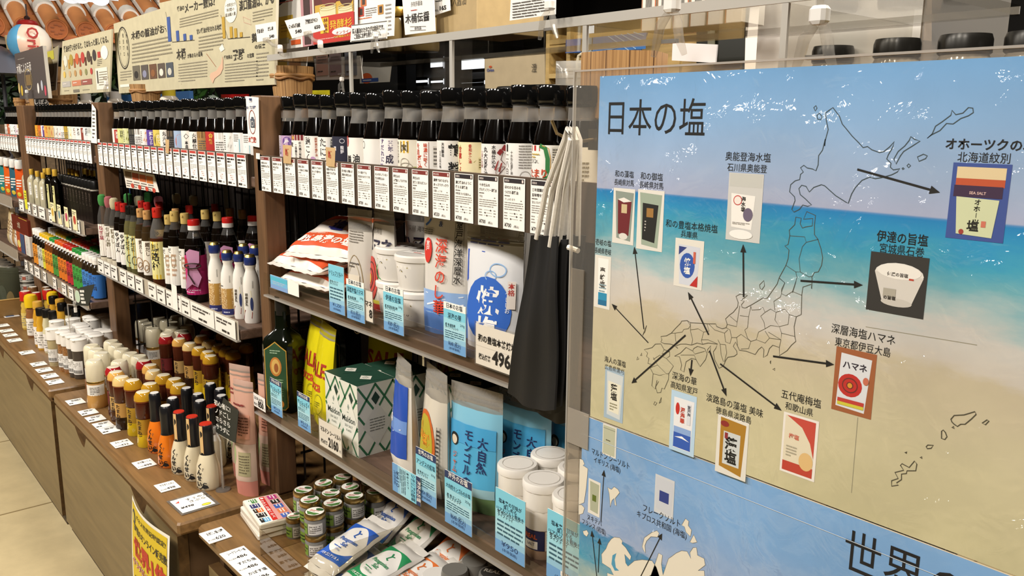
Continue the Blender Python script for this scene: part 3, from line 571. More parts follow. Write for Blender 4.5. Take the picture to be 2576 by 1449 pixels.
# --- Hamane pouches
ham = PA(('t', -.006, .118, .010, '深層海塩', '8d867c', .0), ('t', -.026, .091, .022, 'ハ', '26223a', .03), ('t', .0, .091, .024, 'マ', '26223a', .03), ('t', .025, .091, .024, 'ネ', '26223a', .03), ('q', -.014, .048, .026, .034, 'c1463c'), ('o', -.014, .048, .019, .025, .0022, '5e2a26'), ('o', -.014, .048, .011, .015, .0022, '5e2a26'), ('q', -.014, .048, .006, .008, 'd9b04a'), ('o', .020, .066, .0105, .014, .0016, '3f8a48'), ('q', .020, .066, .007, .010, 'd8796c'), ('r', -.033, .0, .033, .012, 'c43c32'), ('r', -.033, .012, .033, .018, 'd9cc4a'))
hm = pouch(.07, .165, .042, 'd8d2c8:g', ham, .2).mesh('salt_pouch')
for i, (px, py, rz, s, lb) in enumerate(((990, 800, -.12, 1, 'white pouch with big black lettering turned sideways beside the round tubs'), (1062, 770, .38, .98, 'white pouch with red rings, standing behind the round tubs'), (1100, 757, .40, .96, 'ringed white pouch mostly hidden behind another at the back of the shelf'))):
    p = at(px, py, 'z', ZM); o = obj('salt_pouch', hm); o.location = (p.x, (.062, .135, .185)[i], ZM); o.location.x = (-1.072, -1.075, -1.07)[i]; o.rotation_euler = (0, 0, rz); o.scale = (s,)*3
    tag(o, lb, 'salt pouch', 'white and red salt pouches')
# --- round tubs
def tub(face):
    b = MB().lathe([(.001, 0), (.026, 0), (.0275, .003), (.031, .036), (.031, .038)], 'e9e5dd:s', 28)
    ld = MB().lathe([(.0325, .0365), (.0328, .038), (.0328, .0425), (.0312, .0445), (.001, .0448)], 'ece8e0:s', 28)
    m = flat(0, 0, .0449); ld.rect(m, -.022, -.010, .022, .012, 'f3efe8', .0002); ld.bars(m, -.019, .001, .012, .009, 2, '4c3a30', .0004); ld.rect(m, -.006, -.007, .006, -.004, 'c4402c', .0004); ld.rect(m, .013, -.009, .018, .011, '5a4a3c', .0004)
    q = cyl(.0262, .002, -pi/2-.25, r2=.0308, H=.034); l = MB(); l.rect(q, -.015, .004, .014, .03, 'f2eee6', .0003, 8, 1, True)
    if face: # small line drawing of a rice ball with a crest
        l.line(q, [(-.002, .024), (-.008, .016), (-.009, .009), (-.004, .006), (.004, .006), (.008, .010), (.006, .017), (0, .024)], .0007, '2b2622', .0006, True); l.rect(q, -.002, .006, .003, .012, '2b2622', .0006, 2); l.line(q, [(-.009, .027), (0, .022), (.01, .028)], .0012, 'a9994a', .0006)
    else: l.rect(q, -.013, .006, .012, .016, 'ece6d8', .0005, 6); l.text(q, 0, .007, .008, 'の旨塩', '3b332a', .0007, 'c', bold=.02); l.line(q, [(-.012, .025), (0, .019), (.012, .026)], .002, '8d7c3c', .0006)
    return proto([('tub_body', b), ('lid', ld), ('label', l)])
tA, tB = tub(1), tub(0)
for i, (x, y, z, pr, lb) in enumerate(((-.968, .056, 0, tB, 'lower round salt tub in the right-hand stack'), (-.968, .056, .051, tA, 'upper round salt tub of the right-hand stack, with a rice-ball drawing'), (-1.046, .072, 0, tB, 'lower round salt tub in the left stack behind a blue card'), (-1.046, .072, .051, tA, 'upper round salt tub of the left stack'), (-.985, .155, 0, tB, 'lower round salt tub of the rear stack'), (-.985, .155, .051, tA, 'upper round salt tub of the rear stack'))):
    place(pr, 'salt_tub', lb, 'salt tub', (x, y, ZM+z), (.35, .3, .2, .3, .2, .4)[i], 'round white salt tubs', 1.12)
# --- deep-sea salt pouches
dsea = PA(('r', -.042, 0, .042, .06, '8fb0dd:s'), ('r', -.042, .0, .042, .034, '5c88cf:s'), ('l', [(-.03, .04), (-.01, .046), (.01, .040), (.03, .045)], .0022, 'eef2f8'), ('l', [(-.034, .056), (.0, .05), (.03, .056)], .0012, 'dfe6f2'), ('l', [(-.038, .146), (-.032, .150), (-.028, .155)], .003, '3a66b8'), ('t', -.010, .146, .010, '&', '4a5a8a'), ('b', -.04, .134, -.022, .142, 3, '5a5650'), ('q', -.031, .113, .0075, .017, 'cf2a1e'), ('v', -.031, .126, .007, '室戸', 'f3e6e0'), ('l', [(.014, .072), (.028, .072), (.028, .157), (.014, .157), (.014, .072)], .0006, '3b3632'), ('v', .021, .155, .0118, '室戸海洋深層水', '24201d'), ('v', -.006, .131, .0205, '深海のし華', 'd2442c'))
dm_ = pouch(.092, .185, .046, 'dad5cc:g', dsea, .14).mesh('salt_pouch')
for i, (x, y, rz, lb) in enumerate(((-.892, .055, .30, 'frosted pouch with a red oval and red brush lettering, behind a blue card'), (-.845, .122, .28, 'frosted pouch standing behind the front one with a blue crest'))):
    o = obj('salt_pouch', dm_); o.location = (x, y, ZM); o.rotation_euler = (0, 0, rz); tag(o, lb, 'salt pouch', 'frosted deep sea salt pouches')
blu = PA(('p', [(-.040, .083), (-.040, .125), (-.008, .125)], '2c4fae'), ('b', -.036, .132, .03, .140, 2, '5a5f8a'), ('o', .014, .104, .012, .008, .0016, '8fb4de'), ('o', .004, .096, .008, .006, .0014, '8fb4de'), ('q', .0, .053, .036, .042, '2a63c0'), ('t', .002, .052, .036, '焼', 'f4f2ee', .03), ('t', .002, .016, .034, '塩', 'f4f2ee', .03), ('v', .031, .08, .007, 'やきしお', 'dfe6f2'), ('r', .030, .058, .040, .092, 'e8ded4'), ('v', .035, .09, .008, '本格', 'b5342c'))
o = obj('salt_pouch', pouch(.09, .155, .042, 'e3e4e6:g', blu, .1)); o.location = (-.795, .05, ZM); o.rotation_euler = (0, 0, .2); tag(o, 'white pouch with a big blue oval beside the black mask', 'salt pouch')
def low(x, y): q = (1.06-ZL)/.514; return (x*q, (y+.6)*q-.6, ZL)
# ------------------------------------------------------------------ lower shelf
def oil_bottle():
    b = MB().lathe([(.001, 0), (.027, 0), (.029, .004), (.029, .118), (.026, .13), (.012, .143), (.0105, .15), (.0105, .175)], '0d120a:g', 24, sq=.8)
    c = MB().lathe([(.0122, .168), (.0122, .196), (.0118, .2), (.001, .2)], '1b1a18:s', 18)
    l = MB(); m = front(0, -.0296, 0)
    l.poly(m, [(-.021, .012), (-.015, .006), (.015, .006), (.021, .012), (.021, .112), (.012, .118), (0, .127), (-.012, .118), (-.021, .112)], 'c79a3c', .0)
    l.poly(m, [(-.0195, .013), (-.014, .0075), (.014, .0075), (.0195, .013), (.0195, .111), (.011, .1165), (0, .125), (-.011, .1165), (-.0195, .111)], '234a2c', .0003)
    l.ell(m, 0, .083, .011, .017, 'c07a34', .0005); l.ell(m, 0, .083, .008, .0135, 'd8b060', .0006); l.ell(m, .001, .081, .004, .008, '9c5a2c', .0007)
    l.bars(m, -.013, .05, .013, .062, 3, '8ab08a', .0005); l.bars(m, -.013, .026, .013, .046, 5, '5f8a66', .0005); l.ell(m, .006, .017, .007, .007, 'd8892c', .0005); l.ell(m, .006, .017, .003, .003, 'b5402c', .0006); l.bars(m, -.01, .105, .01, .113, 2, '9cb89c', .0005)
    return proto([('glass_body', b), ('stopper', c), ('label', l)])
ob_ = oil_bottle()
place(ob_, 'oil_bottle', 'dark green square oil bottle with an ornate green label by the post', 'oil bottle', (-1.319, .008, ZL), .62, 'dark green oil bottles')
place(ob_, 'oil_bottle', 'dark oil bottle in shadow behind the front one', 'oil bottle', (-1.295, .1, ZL), .5, 'dark green oil bottles')
yel = PA(('t', -.004, .086, .034, 'SALE', 'c24a1c', .03), ('t', -.004, .062, .024, 'rocca', 'c24a1c', .03), ('t', -.0035, .0865, .0335, 'SALE', 'a8301c', .012), ('b', -.034, .034, -.012, .05, 4, 'b58a1c'), ('o', .018, .04, .013, .017, .0009, '6f6a1a'), ('l', [(.010, .024), (.0, .014), (-.004, .0)], .0011, '6f6a1a'), ('l', [(.024, .024), (.034, .012), (.036, .0)], .0011, '6f6a1a'), ('b', .012, .036, .024, .046, 3, '6f6a1a'))
ym = pouch(.085, .172, .046, 'd9cc1e:g', yel, .12, lean=.012, top='c9bf3a:f.5').mesh('salt_bag')
for i, (x, y, rz, s, lb) in enumerate(((-1.318, .066, -.12, 1.0, 'bright yellow bag standing beside the green oil bottle'), (-1.258, .050, -.2, .97, 'second bright yellow bag, between the first and the green boxes'), (-1.225, .16, .45, 1.02, 'yellow bag with a shiny crumpled front, behind the green boxes'), (-1.10, .215, .3, .95, 'dim yellow bag at the back of the lower shelf'))):
    o = obj('salt_bag', ym); o.location = low(x, y); o.rotation_euler = (0, 0, rz); o.scale = (s,)*3; tag(o, lb, 'salt bag', 'yellow salt bags')
def maldon():
    w, d, h = .0505, .068, .112
    b = MB(); b.hull((-w/2, -d/2, 0), w, d, h, 'dcdccf')
    G = '2b6a45'; D = '14352a'
    def dia(m, cx, cy, a, c, k, hh): b.poly(m, [(cx-a, cy), (cx, cy-c), (cx+a, cy), (cx, cy+c)], k, hh)
    fm = front(-w/2, -d/2, 0); sm = plane((w/2, -d/2, 0), (0, 1, 0), (0, 0, 1)); lm = plane((-w/2, d/2, 0), (0, -1, 0), (0, 0, 1))
    def lattice(m, W, skip):
        p, q = .0315, .044
        segs = []
        for i in range(-1, int(W/p)+2):
            for j in range(-1, int(h/q)+2):
                cx, cy = i*p, j*q
                for ox, oy in ((0, 0), (p/2, q/2)):
                    x, y = cx+ox, cy+oy
                    if skip and skip(x, y): continue
                    if 0.006 < x < W-.006 and 0.008 < y < h-.008:
                        dia(m, x, y, p*.24, q*.24, D, .0003)
                for sx in (1, -1):
                    segs.append(((cx, cy+q/2), (cx+sx*p/2, cy))); segs.append(((cx, cy-q/2), (cx+sx*p/2, cy)))
        for (x0, y0), (x1, y1) in segs:
            t0, t1 = 0, 1                                # clip to the face
            for a0, a1, lo, hi in ((x0, x1, .001, W-.001), (y0, y1, .001, h-.001)):
                dd = a1-a0
                if dd == 0: continue
                u, v = (lo-a0)/dd, (hi-a0)/dd
                if u > v: u, v = v, u
                t0, t1 = max(t0, u), min(t1, v)
            if t1 > t0: b.line(m, [(x0+(x1-x0)*t0, y0+(y1-y0)*t0), (x0+(x1-x0)*t1, y0+(y1-y0)*t1)], .0035, G, .0002)
    lattice(fm, w, lambda x, y: .02 < y < .078); lattice(sm, d, lambda x, y: .018 < y < .07 and .012 < x < .056); lattice(lm, d, None)
    dia(fm, w/2, .052, .0245, .044, 'e3e3d8', .0004); b.text(fm, w/2, .050, .0135, 'Maldon', '20302a', .0006, 'c', fit=.036, bold=.01); b.text(fm, w/2, .042, .0055, 'SEA SALT', '5d6a62', .0006, 'c', fit=.022); b.text(fm, w/2, .035, .0048, 'FLAKES', '5d6a62', .0006, 'c', fit=.014)
    dia(fm, w/2, .074, .0028, .005, '8a988f', .0006); b.bars(fm, w*.42, .064, w*.58, .067, 1, '8a988f', .0006)
    dia(sm, d/2, .046, .026, .034, 'd0d0c6', .0004); b.bars(sm, d*.30, .036, d*.70, .058, 5, '6d7068', .0006, .35, 3)
    tm = flat(-w/2, -d/2, h); b.rect(tm, 0, 0, w, d, '17402f', .0002); dia(tm, w*.42, d*.5, .013, .011, 'e4e2d4', .0004); b.bars(tm, w*.32, d*.42, w*.52, d*.56, 4, '6d7068', .0006); b.line(tm, [(w*.62, d*.2), (w*.95, d*.8)], .0006, '0c2219', .0004)
    return b.mesh('salt_box')
mb_ = maldon(); k = 0
for x, y, lb in ((-1.161, .051, 'white and green diamond-patterned box, left one of the front pair'), (-1.1085, .048, 'white and green diamond-patterned box, right one of the front pair'), (-1.155, .122, 'diamond-patterned box behind the left front one'), (-1.102, .1195, 'diamond-patterned box behind the right front one'), (-1.03, .165, 'shadowed diamond-patterned box behind the blue and white pouch'), (-.977, .165, 'shadowed diamond-patterned box behind the orange pouch'), (-1.148, .262, 'diamond-patterned box deep in shadow, left one of the last row'), (-1.094, .262, 'diamond-patterned box deep in shadow, second of the last row'), (-1.04, .262, 'diamond-patterned box deep in shadow, third of the last row'), (-.986, .262, 'diamond-patterned box deep in shadow, fourth of the last row'), (-.93, .255, 'diamond-patterned box deep in shadow behind the sky-blue pouches')):
    o = obj('salt_box', mb_); o.location = low(x, y); o.rotation_euler = (0, 0, .03 if y < .06 else 0); tag(o, lb, 'salt box', 'green diamond salt boxes')
bw = PA(('r', -.032, .03, .032, .135, '2450b4:s'), ('r', -.032, .066, .032, .085, '6d94d8:s'), ('p', [(-.028, .10), (-.022, .106), (-.026, .118)], 'b5742c'), ('v', -.012, .105, .016, '食卓', 'f2efe8'), ('l', [(-.024, .068), (0, .064), (.024, .072)], .0016, 'c9d6ea'))
o = obj('salt_pouch', pouch(.07, .168, .045, 'e6e2da:g', bw, .2)); o.location = low(-.997, .045); o.rotation_euler = (0, 0, -.3); tag(o, 'blue and white pouch seen almost edge-on beside the green boxes', 'salt pouch')
oy = PA(('r', -.034, .0, .034, .030, 'd9d2c4'), ('q', -.004, .066, .031, .050, 'c8611f'), ('q', -.004, .066, .026, .044, 'b3a62c'), ('v', -.012, .10, .013, 'の塩', 'd88a1c'), ('v', .002, .086, .02, '塩', 'd88a1c'), ('l', [(.028, .03), (.033, .03), (.033, .1), (.028, .1), (.028, .03)], .0006, '3b3632'), ('b', .0285, .032, .0325, .098, 12, '3b3632'))
o = obj('salt_pouch', pouch(.076, .172, .05, 'd3ccbe:g', oy, .22)); o.location = low(-.915, .045); o.rotation_euler = (0, 0, -.25); tag(o, 'pouch with an olive and orange disc, seen edge-on between the cards', 'salt pouch')
mon = PA(('r', -.039, .0, .039, .112, '56aed6:s'), ('r', -.039, .0, .039, .022, '6f8d5c:s'), ('r', -.039, .022, .039, .034, '9cc4cc:s'), ('r', -.039, .086, .039, .112, '4aa3d4:s'), ('q', -.027, .089, .0085, .0085, '15140f'), ('q', -.027, .088, .006, .006, 'dccdb4'), ('v', .022, .101, .0158, '大自然', '1d2a5c'), ('v', .0, .107, .0150, 'モンゴルの岩塩', '1d2a5c'), ('v', -.024, .074, .010, 'ジャムンズロウ', 'c9542c'))
mm = pouch(.088, .160, .042, '86c3dd:g', mon, .17).mesh('salt_pouch')
for i, (x, y, rz, s, lb) in enumerate(((-.838, .055, .16, 1.02, 'sky-blue pouch with dark upright lettering, in front'), (-.805, .112, .16, 1.0, 'sky-blue pouch just behind the front one'), (-.748, .155, .14, 1.0, 'sky-blue pouch in the shade below the hanging mask'), (-.69, .215, .1, 1.0, 'sky-blue pouch deepest in the shade behind the white caps'))):
    o = obj('salt_pouch', mm); o.location = low(x, y); o.rotation_euler = (0, 0, rz); o.scale = (s,)*3; tag(o, lb, 'salt pouch', 'sky-blue rock salt pouches')
def mill():
    gl = MB().lathe([(.001, 0), (.0195, 0), (.0205, .003), (.0205, .034), (.019, .038)], 'c9b09c', 20)
    gl.lathe([(.0208, .001), (.0212, .004), (.0212, .037)], 'f2ece4:c', 20, cap=False)
    l = MB(); m = cyl(.0214, .012, -pi/2); l.rect(m, -.03, 0, .008, .024, '1e2250', 0, 8, 1, True); l.rect(m, .009, 0, .03, .024, 'e6e2da', 0, 5, 1, True)
    l.text(m, -.009, .014, .0075, 'REAL', 'c85a2c', .0003, 'c', bold=.03); l.rect(m, -.018, .0015, -.0, .011, 'eae6e0', .0003, 4); l.text(m, -.009, .0055, .005, 'SALT', '2b2f5c', .0005, 'c'); l.bars(m, .0105, .002, .028, .022, 6, '6b6660', .0003)
    c = MB(); prof = [(.0222, .037), (.0225, .038), (.0225, .060)]
    c.lathe(prof, 'e9e4da:s', 24); c.lathe([(.0232, .060), (.0238, .062), (.0238, .083)], 'ece7dd:s', 12); c.lathe([(.0244, .083), (.0246, .085), (.0246, .0905), (.0235, .0925), (.001, .0928)], 'efeae1:s', 26); c.ring(flat(0, 0, .0929), 0, 0, .0185, .0185, .0008, 'd4cec4', .0002)
    return proto([('jar', gl), ('label', l), ('grinder_cap', c)])
ml = mill(); gq = 'white-capped salt mills on the lower shelf'
for i, (x, y, lb) in enumerate(((-.742, .045, 'white-capped salt mill at the left front of the group'), (-.688, .040, 'white-capped salt mill, second of the front row'), (-.634, .038, 'white-capped salt mill, third of the front row'), (-.740, .099, 'white-capped salt mill, first of the second row'), (-.686, .096, 'white-capped salt mill, second of the second row'), (-.630, .094, 'white-capped salt mill behind the poster edge, second row'), (-.733, .155, 'white-capped salt mill, first of the third row'), (-.679, .151, 'white-capped salt mill, second of the third row'), (-.624, .150, 'white-capped salt mill, third of the third row'))):
    place(ml, 'salt_mill', lb, 'salt mill', low(x, y), .35+.2*(i % 3), gq, 1.0)
# ------------------------------------------------------------------ cards clipped to the shelf edges
def vcard(px0, py0, px1, py1, yp, ops, label, base='f3efe8', cat='shelf card', grp=None, lean=0, tilt=0, film=0):
    """upright card at depth yp with its left-top and right-bottom at these photo points; ops in units of its width"""
    P, Q = at(px0, py0, 'y', yp), at(px1, py1, 'y', yp); w = Q.x-P.x; hh = P.z-Q.z
    c = MB(); m = front(0, 0, 0); c.hull((0, 0, 0), w, .0005, hh, base)
    if film: c.hull((-.0025, -.0002, -.0015), w+.005, .0012, hh+.004, 'f4f2ee:c.04')
    ops(c, lambda x, y, h: m(x*w, y*w, h+.0002), hh/w)
    o = obj('shelf_card', c); o.location = (P.x, yp, Q.z); o.rotation_euler = (lean, tilt, 0)
    return tag(o, label, cat, grp)
def blue(head, hcol, htx, title, gram, lines, price, sub='(本体価格)', tsz=.16):
    def f(c, m, H):
        b = 0
        for k, (a, q, col) in enumerate(((0, .2, '6c9fd0'), (.2, .3, '8fbfd8'), (.3, .5, 'a9d6e2'), (.5, .68, '9ad4e2'), (.68, .86 if head else 1, '7cc8de'))): c.rect(m, 0, H*a, 1, H*q, col, .0001)
        if head:
            c.rect(m, 0, H*.86, 1, H, hcol, .0001); c.text(m, .5, H*.895, .155, head, htx, .0003, 'c', fit=.72, bold=.012)
        y = .70 if head else .80
        t = title if isinstance(title, tuple) else (title,)
        for k, s in enumerate(t): c.text(m, .5, H*(y-.07*k), tsz, s, '123a4c', .0003, 'c', fit=min(.9, tsz*len(s)*.95), bold=.012)
        c.rect(m, .2, H*(y-.07*(len(t)-1)-.022), .8, H*(y-.07*(len(t)-1)-.016), '2c5c70', .0003)
        if gram: c.text(m, .95, H*(y-.12), .1, gram, '204a5c', .0003, 'r', res=1)
        yy = y-.17
        for k, s in enumerate(lines): c.text(m, .08, H*(yy-.05*k), .085, s, '16303c', .0003, res=1, bold=.01)
        c.bars(m, .07, H*.27, .93, H*(yy-.05*len(lines)+.015), 4, '2f5a6c', .0003, .42, 4)
        c.text(m, .5, H*.135, .17, price, '1d3c66', .0003, 'c', fit=.56); c.text(m, .5, H*.06, .085, sub, '2c4c78', .0003, 'c', fit=.5, res=1)
    return f
def price(name, pr, sz=.2, split=True):
    def f(c, m, H):
        c.text(m, .06, H*.60, .13, name, '171412', .0003, fit=min(.92, .13*len(name)), bold=.02)
        if split: c.rect(m, 0, H*.47, 1, H*.475, 'c9c4ba', .0002)
        c.text(m, .08, H*.16, .1, '税込価格', '171412', .0003, fit=.3, bold=.02); c.text(m, .42, H*.14, .30, pr, '171412', .0003, fit=.44, bold=.03); c.text(m, .90, H*.14, .08, '円', '171412', .0003)
    return f
GB = 'blue cards on the salt shelf edges'; NV = '22345c'; WH = 'f3efe8'
vcard(680, 690, 752, 748, -.009, lambda c, m, H: (c.rect(m, 0, 0, .62, H, '6fb4dc', .0001), c.rect(m, 0, H*.62, .62, H*.9, '52b4cc', .0002), c.rect(m, 0, 0, .62, H*.3, '7d9fd0', .0002), c.bars(m, .08, H*.35, .54, H*.62, 2, 'a8b8c8', .0003)), 'small white card with a sea photograph at the left end of the rail', grp=GB)
vcard(826, 663, 868, 795, -.0095, blue('', NV, WH, 'トリュフソルト', '', ['産 地:イタリア', 'タイプ:ドライ'], '¥1,250'), 'slim headless blue card beside the stacked salt bags', grp=GB)
vcard(871, 700, 918, 815, -.0105, blue('日本のお塩', WH, '2b3a44', '深層海塩ハマネ', '200g', ['産 地:東京都', 'タイプ:ウェット'], '¥518 (税込)'), 'blue card with white heading before the silver pouch', grp=GB)
vcard(906, 726, 938, 812, -.0085, lambda c, m, H: (c.text(m, .98, H*.5, .3, 'マネ', '171412', .0003, 'r', bold=.02), c.text(m, .98, H*.14, .5, '8', '171412', .0003, 'r', bold=.03)), 'white price card half hidden behind a blue card', film=1)
vcard(964, 716, 1016, 846, -.0095, blue('日本のお塩', WH, '2b3a44', '伊達の旨塩', '100g', ['産 地:宮城県石巻', 'タイプ:ドライ'], '¥389 (税込)'), 'blue card with white heading in front of the round tubs', grp=GB)
vcard(1116, 757, 1172, 899, -.0095, blue('日本のお塩', WH, '2b3a44', '深海の華', '200g', ['産 地:高知県', 'タイプ:ウェット'], '¥648 (税込)'), 'blue card with white heading in front of the frosted pouch', grp=GB)
vcard(1197, 813, 1300, 950, -.0095, price('和の豊塩本格焼塩', '496'), 'large white price card reading 496 beside the black mask', film=1)
vcard(679, 948, 711, 1052, -.0300, blue('海外のお塩', NV, WH, ('サーレ・ディ', 'ロッチャ'), '', ['産 地:イタリア', 'タイプ:ドライ'], '¥513'), 'blue card leaning on the lower rail before the oil bottle', grp=GB)
vcard(747, 983, 782, 1090, -.0300, blue('海外のお塩', NV, WH, ('サーレ・ディ', 'ロッチャ'), '', ['産 地:イタリア', 'タイプ:ドライ'], '¥513'), 'blue card on the lower rail before the second yellow bag', grp=GB)
vcard(802, 1052, 860, 1152, -.0300, price('マルドン シーソルト', '2160'), 'white price card reading 2160 in front of the green boxes', film=1)
vcard(1046, 1122, 1098, 1280, -.0290, blue('世界のお塩', NV, WH, 'アンデスの紅塩', '350g', ['産 地:ボリビア', 'タイプ:ドライ'], '¥454 (税込)'), 'blue card with navy heading below the edge-on orange pouch', grp=GB)
def side_card(c, m, H):
    s = lambda x, y, h: m(1-y, x, h)                      # printed sideways
    blue('海外のお塩', NV, WH, 'シチリアの岩塩', '', ['産 地:イタリア'], '¥410')(c, (lambda x, y, h: m(y*1.0, H-x*H, h)), 1.0)
vcard(987, 1162, 1058, 1275, -.0312, side_card, 'blue card lying on its side at the lower rail', grp=GB)
vcard(1119, 1180, 1187, 1352, -.0300, blue('海外のお塩', NV, WH, '大自然モンゴルのお塩', '350g', ['産 地:モンゴル', 'タイプ:ドライ'], '¥648 (税込)', tsz=.11), 'blue card with navy heading before the sky-blue pouch', grp=GB)
vcard(1247, 1224, 1320, 1428, -.0300, blue('', NV, WH, ('塩本来の甘味が', '楽しめる', 'リアルソルト粗挽き'), '', ['産 地:アメリカ', 'タイプ:ドライ'], '¥950', tsz=.115), 'tall plain-topped blue card before the mills', grp=GB)
def last(c, m, H):
    blue('', NV, WH, ('塩本来の甘味が', '楽しめる', 'リアルソルト粗挽き'), '', ['産 地:アメリカ', 'タイプ:ドライ'], '', tsz=.115)(c, m, H); c.rect(m, .42, H*.13, .74, H*.2, 'f0ece4', .0004); c.text(m, .58, H*.145, .13, '¥389', '171412', .0006, 'c', slant=.15)
vcard(1378, 1278, 1462, 1500, -.0300, last, 'plain-topped blue card with a handwritten 389 sticker by the poster', grp=GB)
vcard(636, 986, 668, 1038, -.0285, price('コロネメグロ', '850'), 'small white price card fixed on the post by the oil bottle')
# ================================================================== seasonings of the middle and left bays
def top_at(px, py, zs, h): p = at(px, py, 'z', zs+h); return p.x, p.y
CLR = 'd9d2c2:c.08'
def st_slim(liq, fill, capc, shrink=None, lab='efeae2', art=None, n=16, h=.167, r=.0155, film='c9c2b4:c.06'):
    """slim plastic seasoning bottle: body, clear shoulder, cap, label"""
    b = MB().lathe([(.001, 0), (r*.9, 0), (r, .006), (r, h*.62), (r*.93, h*.70), (r*.72, h*.78)][:6] if fill > .7 else [(.001, 0), (r*.9, 0), (r, .006), (r, h*fill)], liq, n)
    s = MB().lathe(([(r*1.005, h*fill), (r*1.005, h*.62), (r*.94, h*.70)] if fill < .7 else [(r*.94, h*.695)])+[(r*.72, h*.78), (r*.5, h*.855), (r*.42, h*.88), (r*.42, h*.9)], film, n, cap=False)
    c = MB().lathe([(r*.46, h*.872), (r*.56, h*.875), (r*.57, h*.98), (r*.52, h), (.001, h)], capc, n)
    c.hull((-r*.12, -r*.66, h*.955), r*.24, r*.2, h*.02, capc)
    P = [('bottle_body', b), ('shoulder', s), ('cap', c)]
    if shrink: P.append(('shrink_hood', MB().lathe([(r*.5, h*.85), (r*.66, h*.88), (r*.74, h*.94), (r*.66, h*1.0), (r*.4, h*1.02), (.001, h*1.02)], shrink, n)))
    m = cyl(r*1.012, h*.10); l = MB(); l.rect(m, -r*2, 0, r*2, h*.48, lab, 0, 12, 1, True)
    if art: art(l, m, r, h)
    P.append(('label', l)); return P
def vt(txt, col, sz=.9, dx=0): return lambda l, m, r, h: l.text(m, dx*r, h*.46, min(r*sz, h*.44/len(txt)), txt, col, .0003, vert=True, bold=.02, res=1)
def two(*fs): return lambda l, m, r, h: [f(l, m, r, h) for f in fs]
def blk(x0, y0, x1, y1, col): return lambda l, m, r, h: l.rect(m, x0*r, y0*h, x1*r, y1*h, col, .0002, 4)
def brs(x0, y0, x1, y1, n, col): return lambda l, m, r, h: l.bars(m, x0*r, y0*h, x1*r, y1*h, n, col, .0003)
def rng(x, y, a, b, w, col): return lambda l, m, r, h: l.ring(m, x*r, y*h, a*r, b*h, w*r, col, .0004)
ZMID = .692
_cache = {}
def run(zs, name, cat, group, items, nominal, rzk=.5):
    """items: (px, base py or None, top py, width px or None, key, label); key -> (parts builder, r, h)"""
    for px, pb, pt, w, key, lb in items:
        f, r, h = nominal[key]
        if key not in _cache: _cache[key] = proto(f())
        if pb is not None:
            x, y, hh, rr = meas(px, pb, pt, zs, w); sc = (rr/r, rr/r, hh/h)
        else:
            k = w or 1; x, y = top_at(px, pt, zs, h*k); sc = (min(k, 1), min(k, 1), k)
        place(_cache[key], name, lb, cat, (x, y, zs+.0003), face_cam(x, y, rzk), group, sc)
SM = {'clear_g': (lambda: st_slim('d8cfb8:s', .08, '3f9a4e:s', '5fae62:f.55', 'efe9e0', two(vt('ねぎ塩', '9a3a4a', .8), brs(-1.2, .04, -.5, .4, 6, 'b8a8a8'))), .0155, .167),
      'clear_p': (lambda: st_slim('d8cfb8:s', .08, 'b5404c:s', 'c97a80:f.55', 'efe9e0', two(vt('生ぽん酢', '6b6248', .8), brs(-1.2, .04, -.5, .4, 6, 'b8a8a8'))), .0155, .167),
      'clear_c': (lambda: st_slim('d8cfb8:s', .08, 'e6ddb8:s', 'ded6b4:f.6', 'efeadf', two(vt('鶏めし', '7a7058', .8))), .0155, .167),
      'red': (lambda: st_slim('100a06:g', .9, 'b4231c:s', None, 'efeae2', two(vt('ゆずぽん', K, .85), brs(.4, .1, .6, .42, 8, '8a857c'))), .0155, .167),
      'black': (lambda: st_slim('5f5a38:g', .9, '14130f:s', None, 'c8cfa0', two(blk(0, 0, 2, .48, 'c9a83a'), vt('すだち', K, .8), rng(.2, .12, .5, .06, .12, '3b3a2c'))), .0155, .167),
      'tan': (lambda: st_slim('3a2c1a:g', .9, 'c2935c:s', None, 'efe9dd', two(vt('鰹だし', '5c4a38', .7, .4), rng(-.1, .14, .55, .07, .13, 'a8845c'), rng(.1, .09, .35, .05, .1, '8a6a48'))), .0155, .167),
      'yuzu': (lambda: st_slim('4a2614:g', .62, 'bf2a1e:s', None, 'eee59a', two(blk(-2, .26, .4, .48, 'e3bd22'), vt('馬路村', '12100c', 1.15), blk(-.4, .0, 1.6, .06, 'e3bd22')), 20, .176, .0178, 'd9c9a4:c.1'), .0178, .176),
      'gold': (lambda: st_slim('0f0a06:g', .9, 'c2a763:s', None, 'efece2', two(vt('だし', '57524a', .7, -.5), brs(-.2, .1, .5, .4, 5, 'c7a58a'), rng(.1, .3, .3, .08, .08, '9c8a6a')), 16, .173, .0165), .0165, .173),
      }
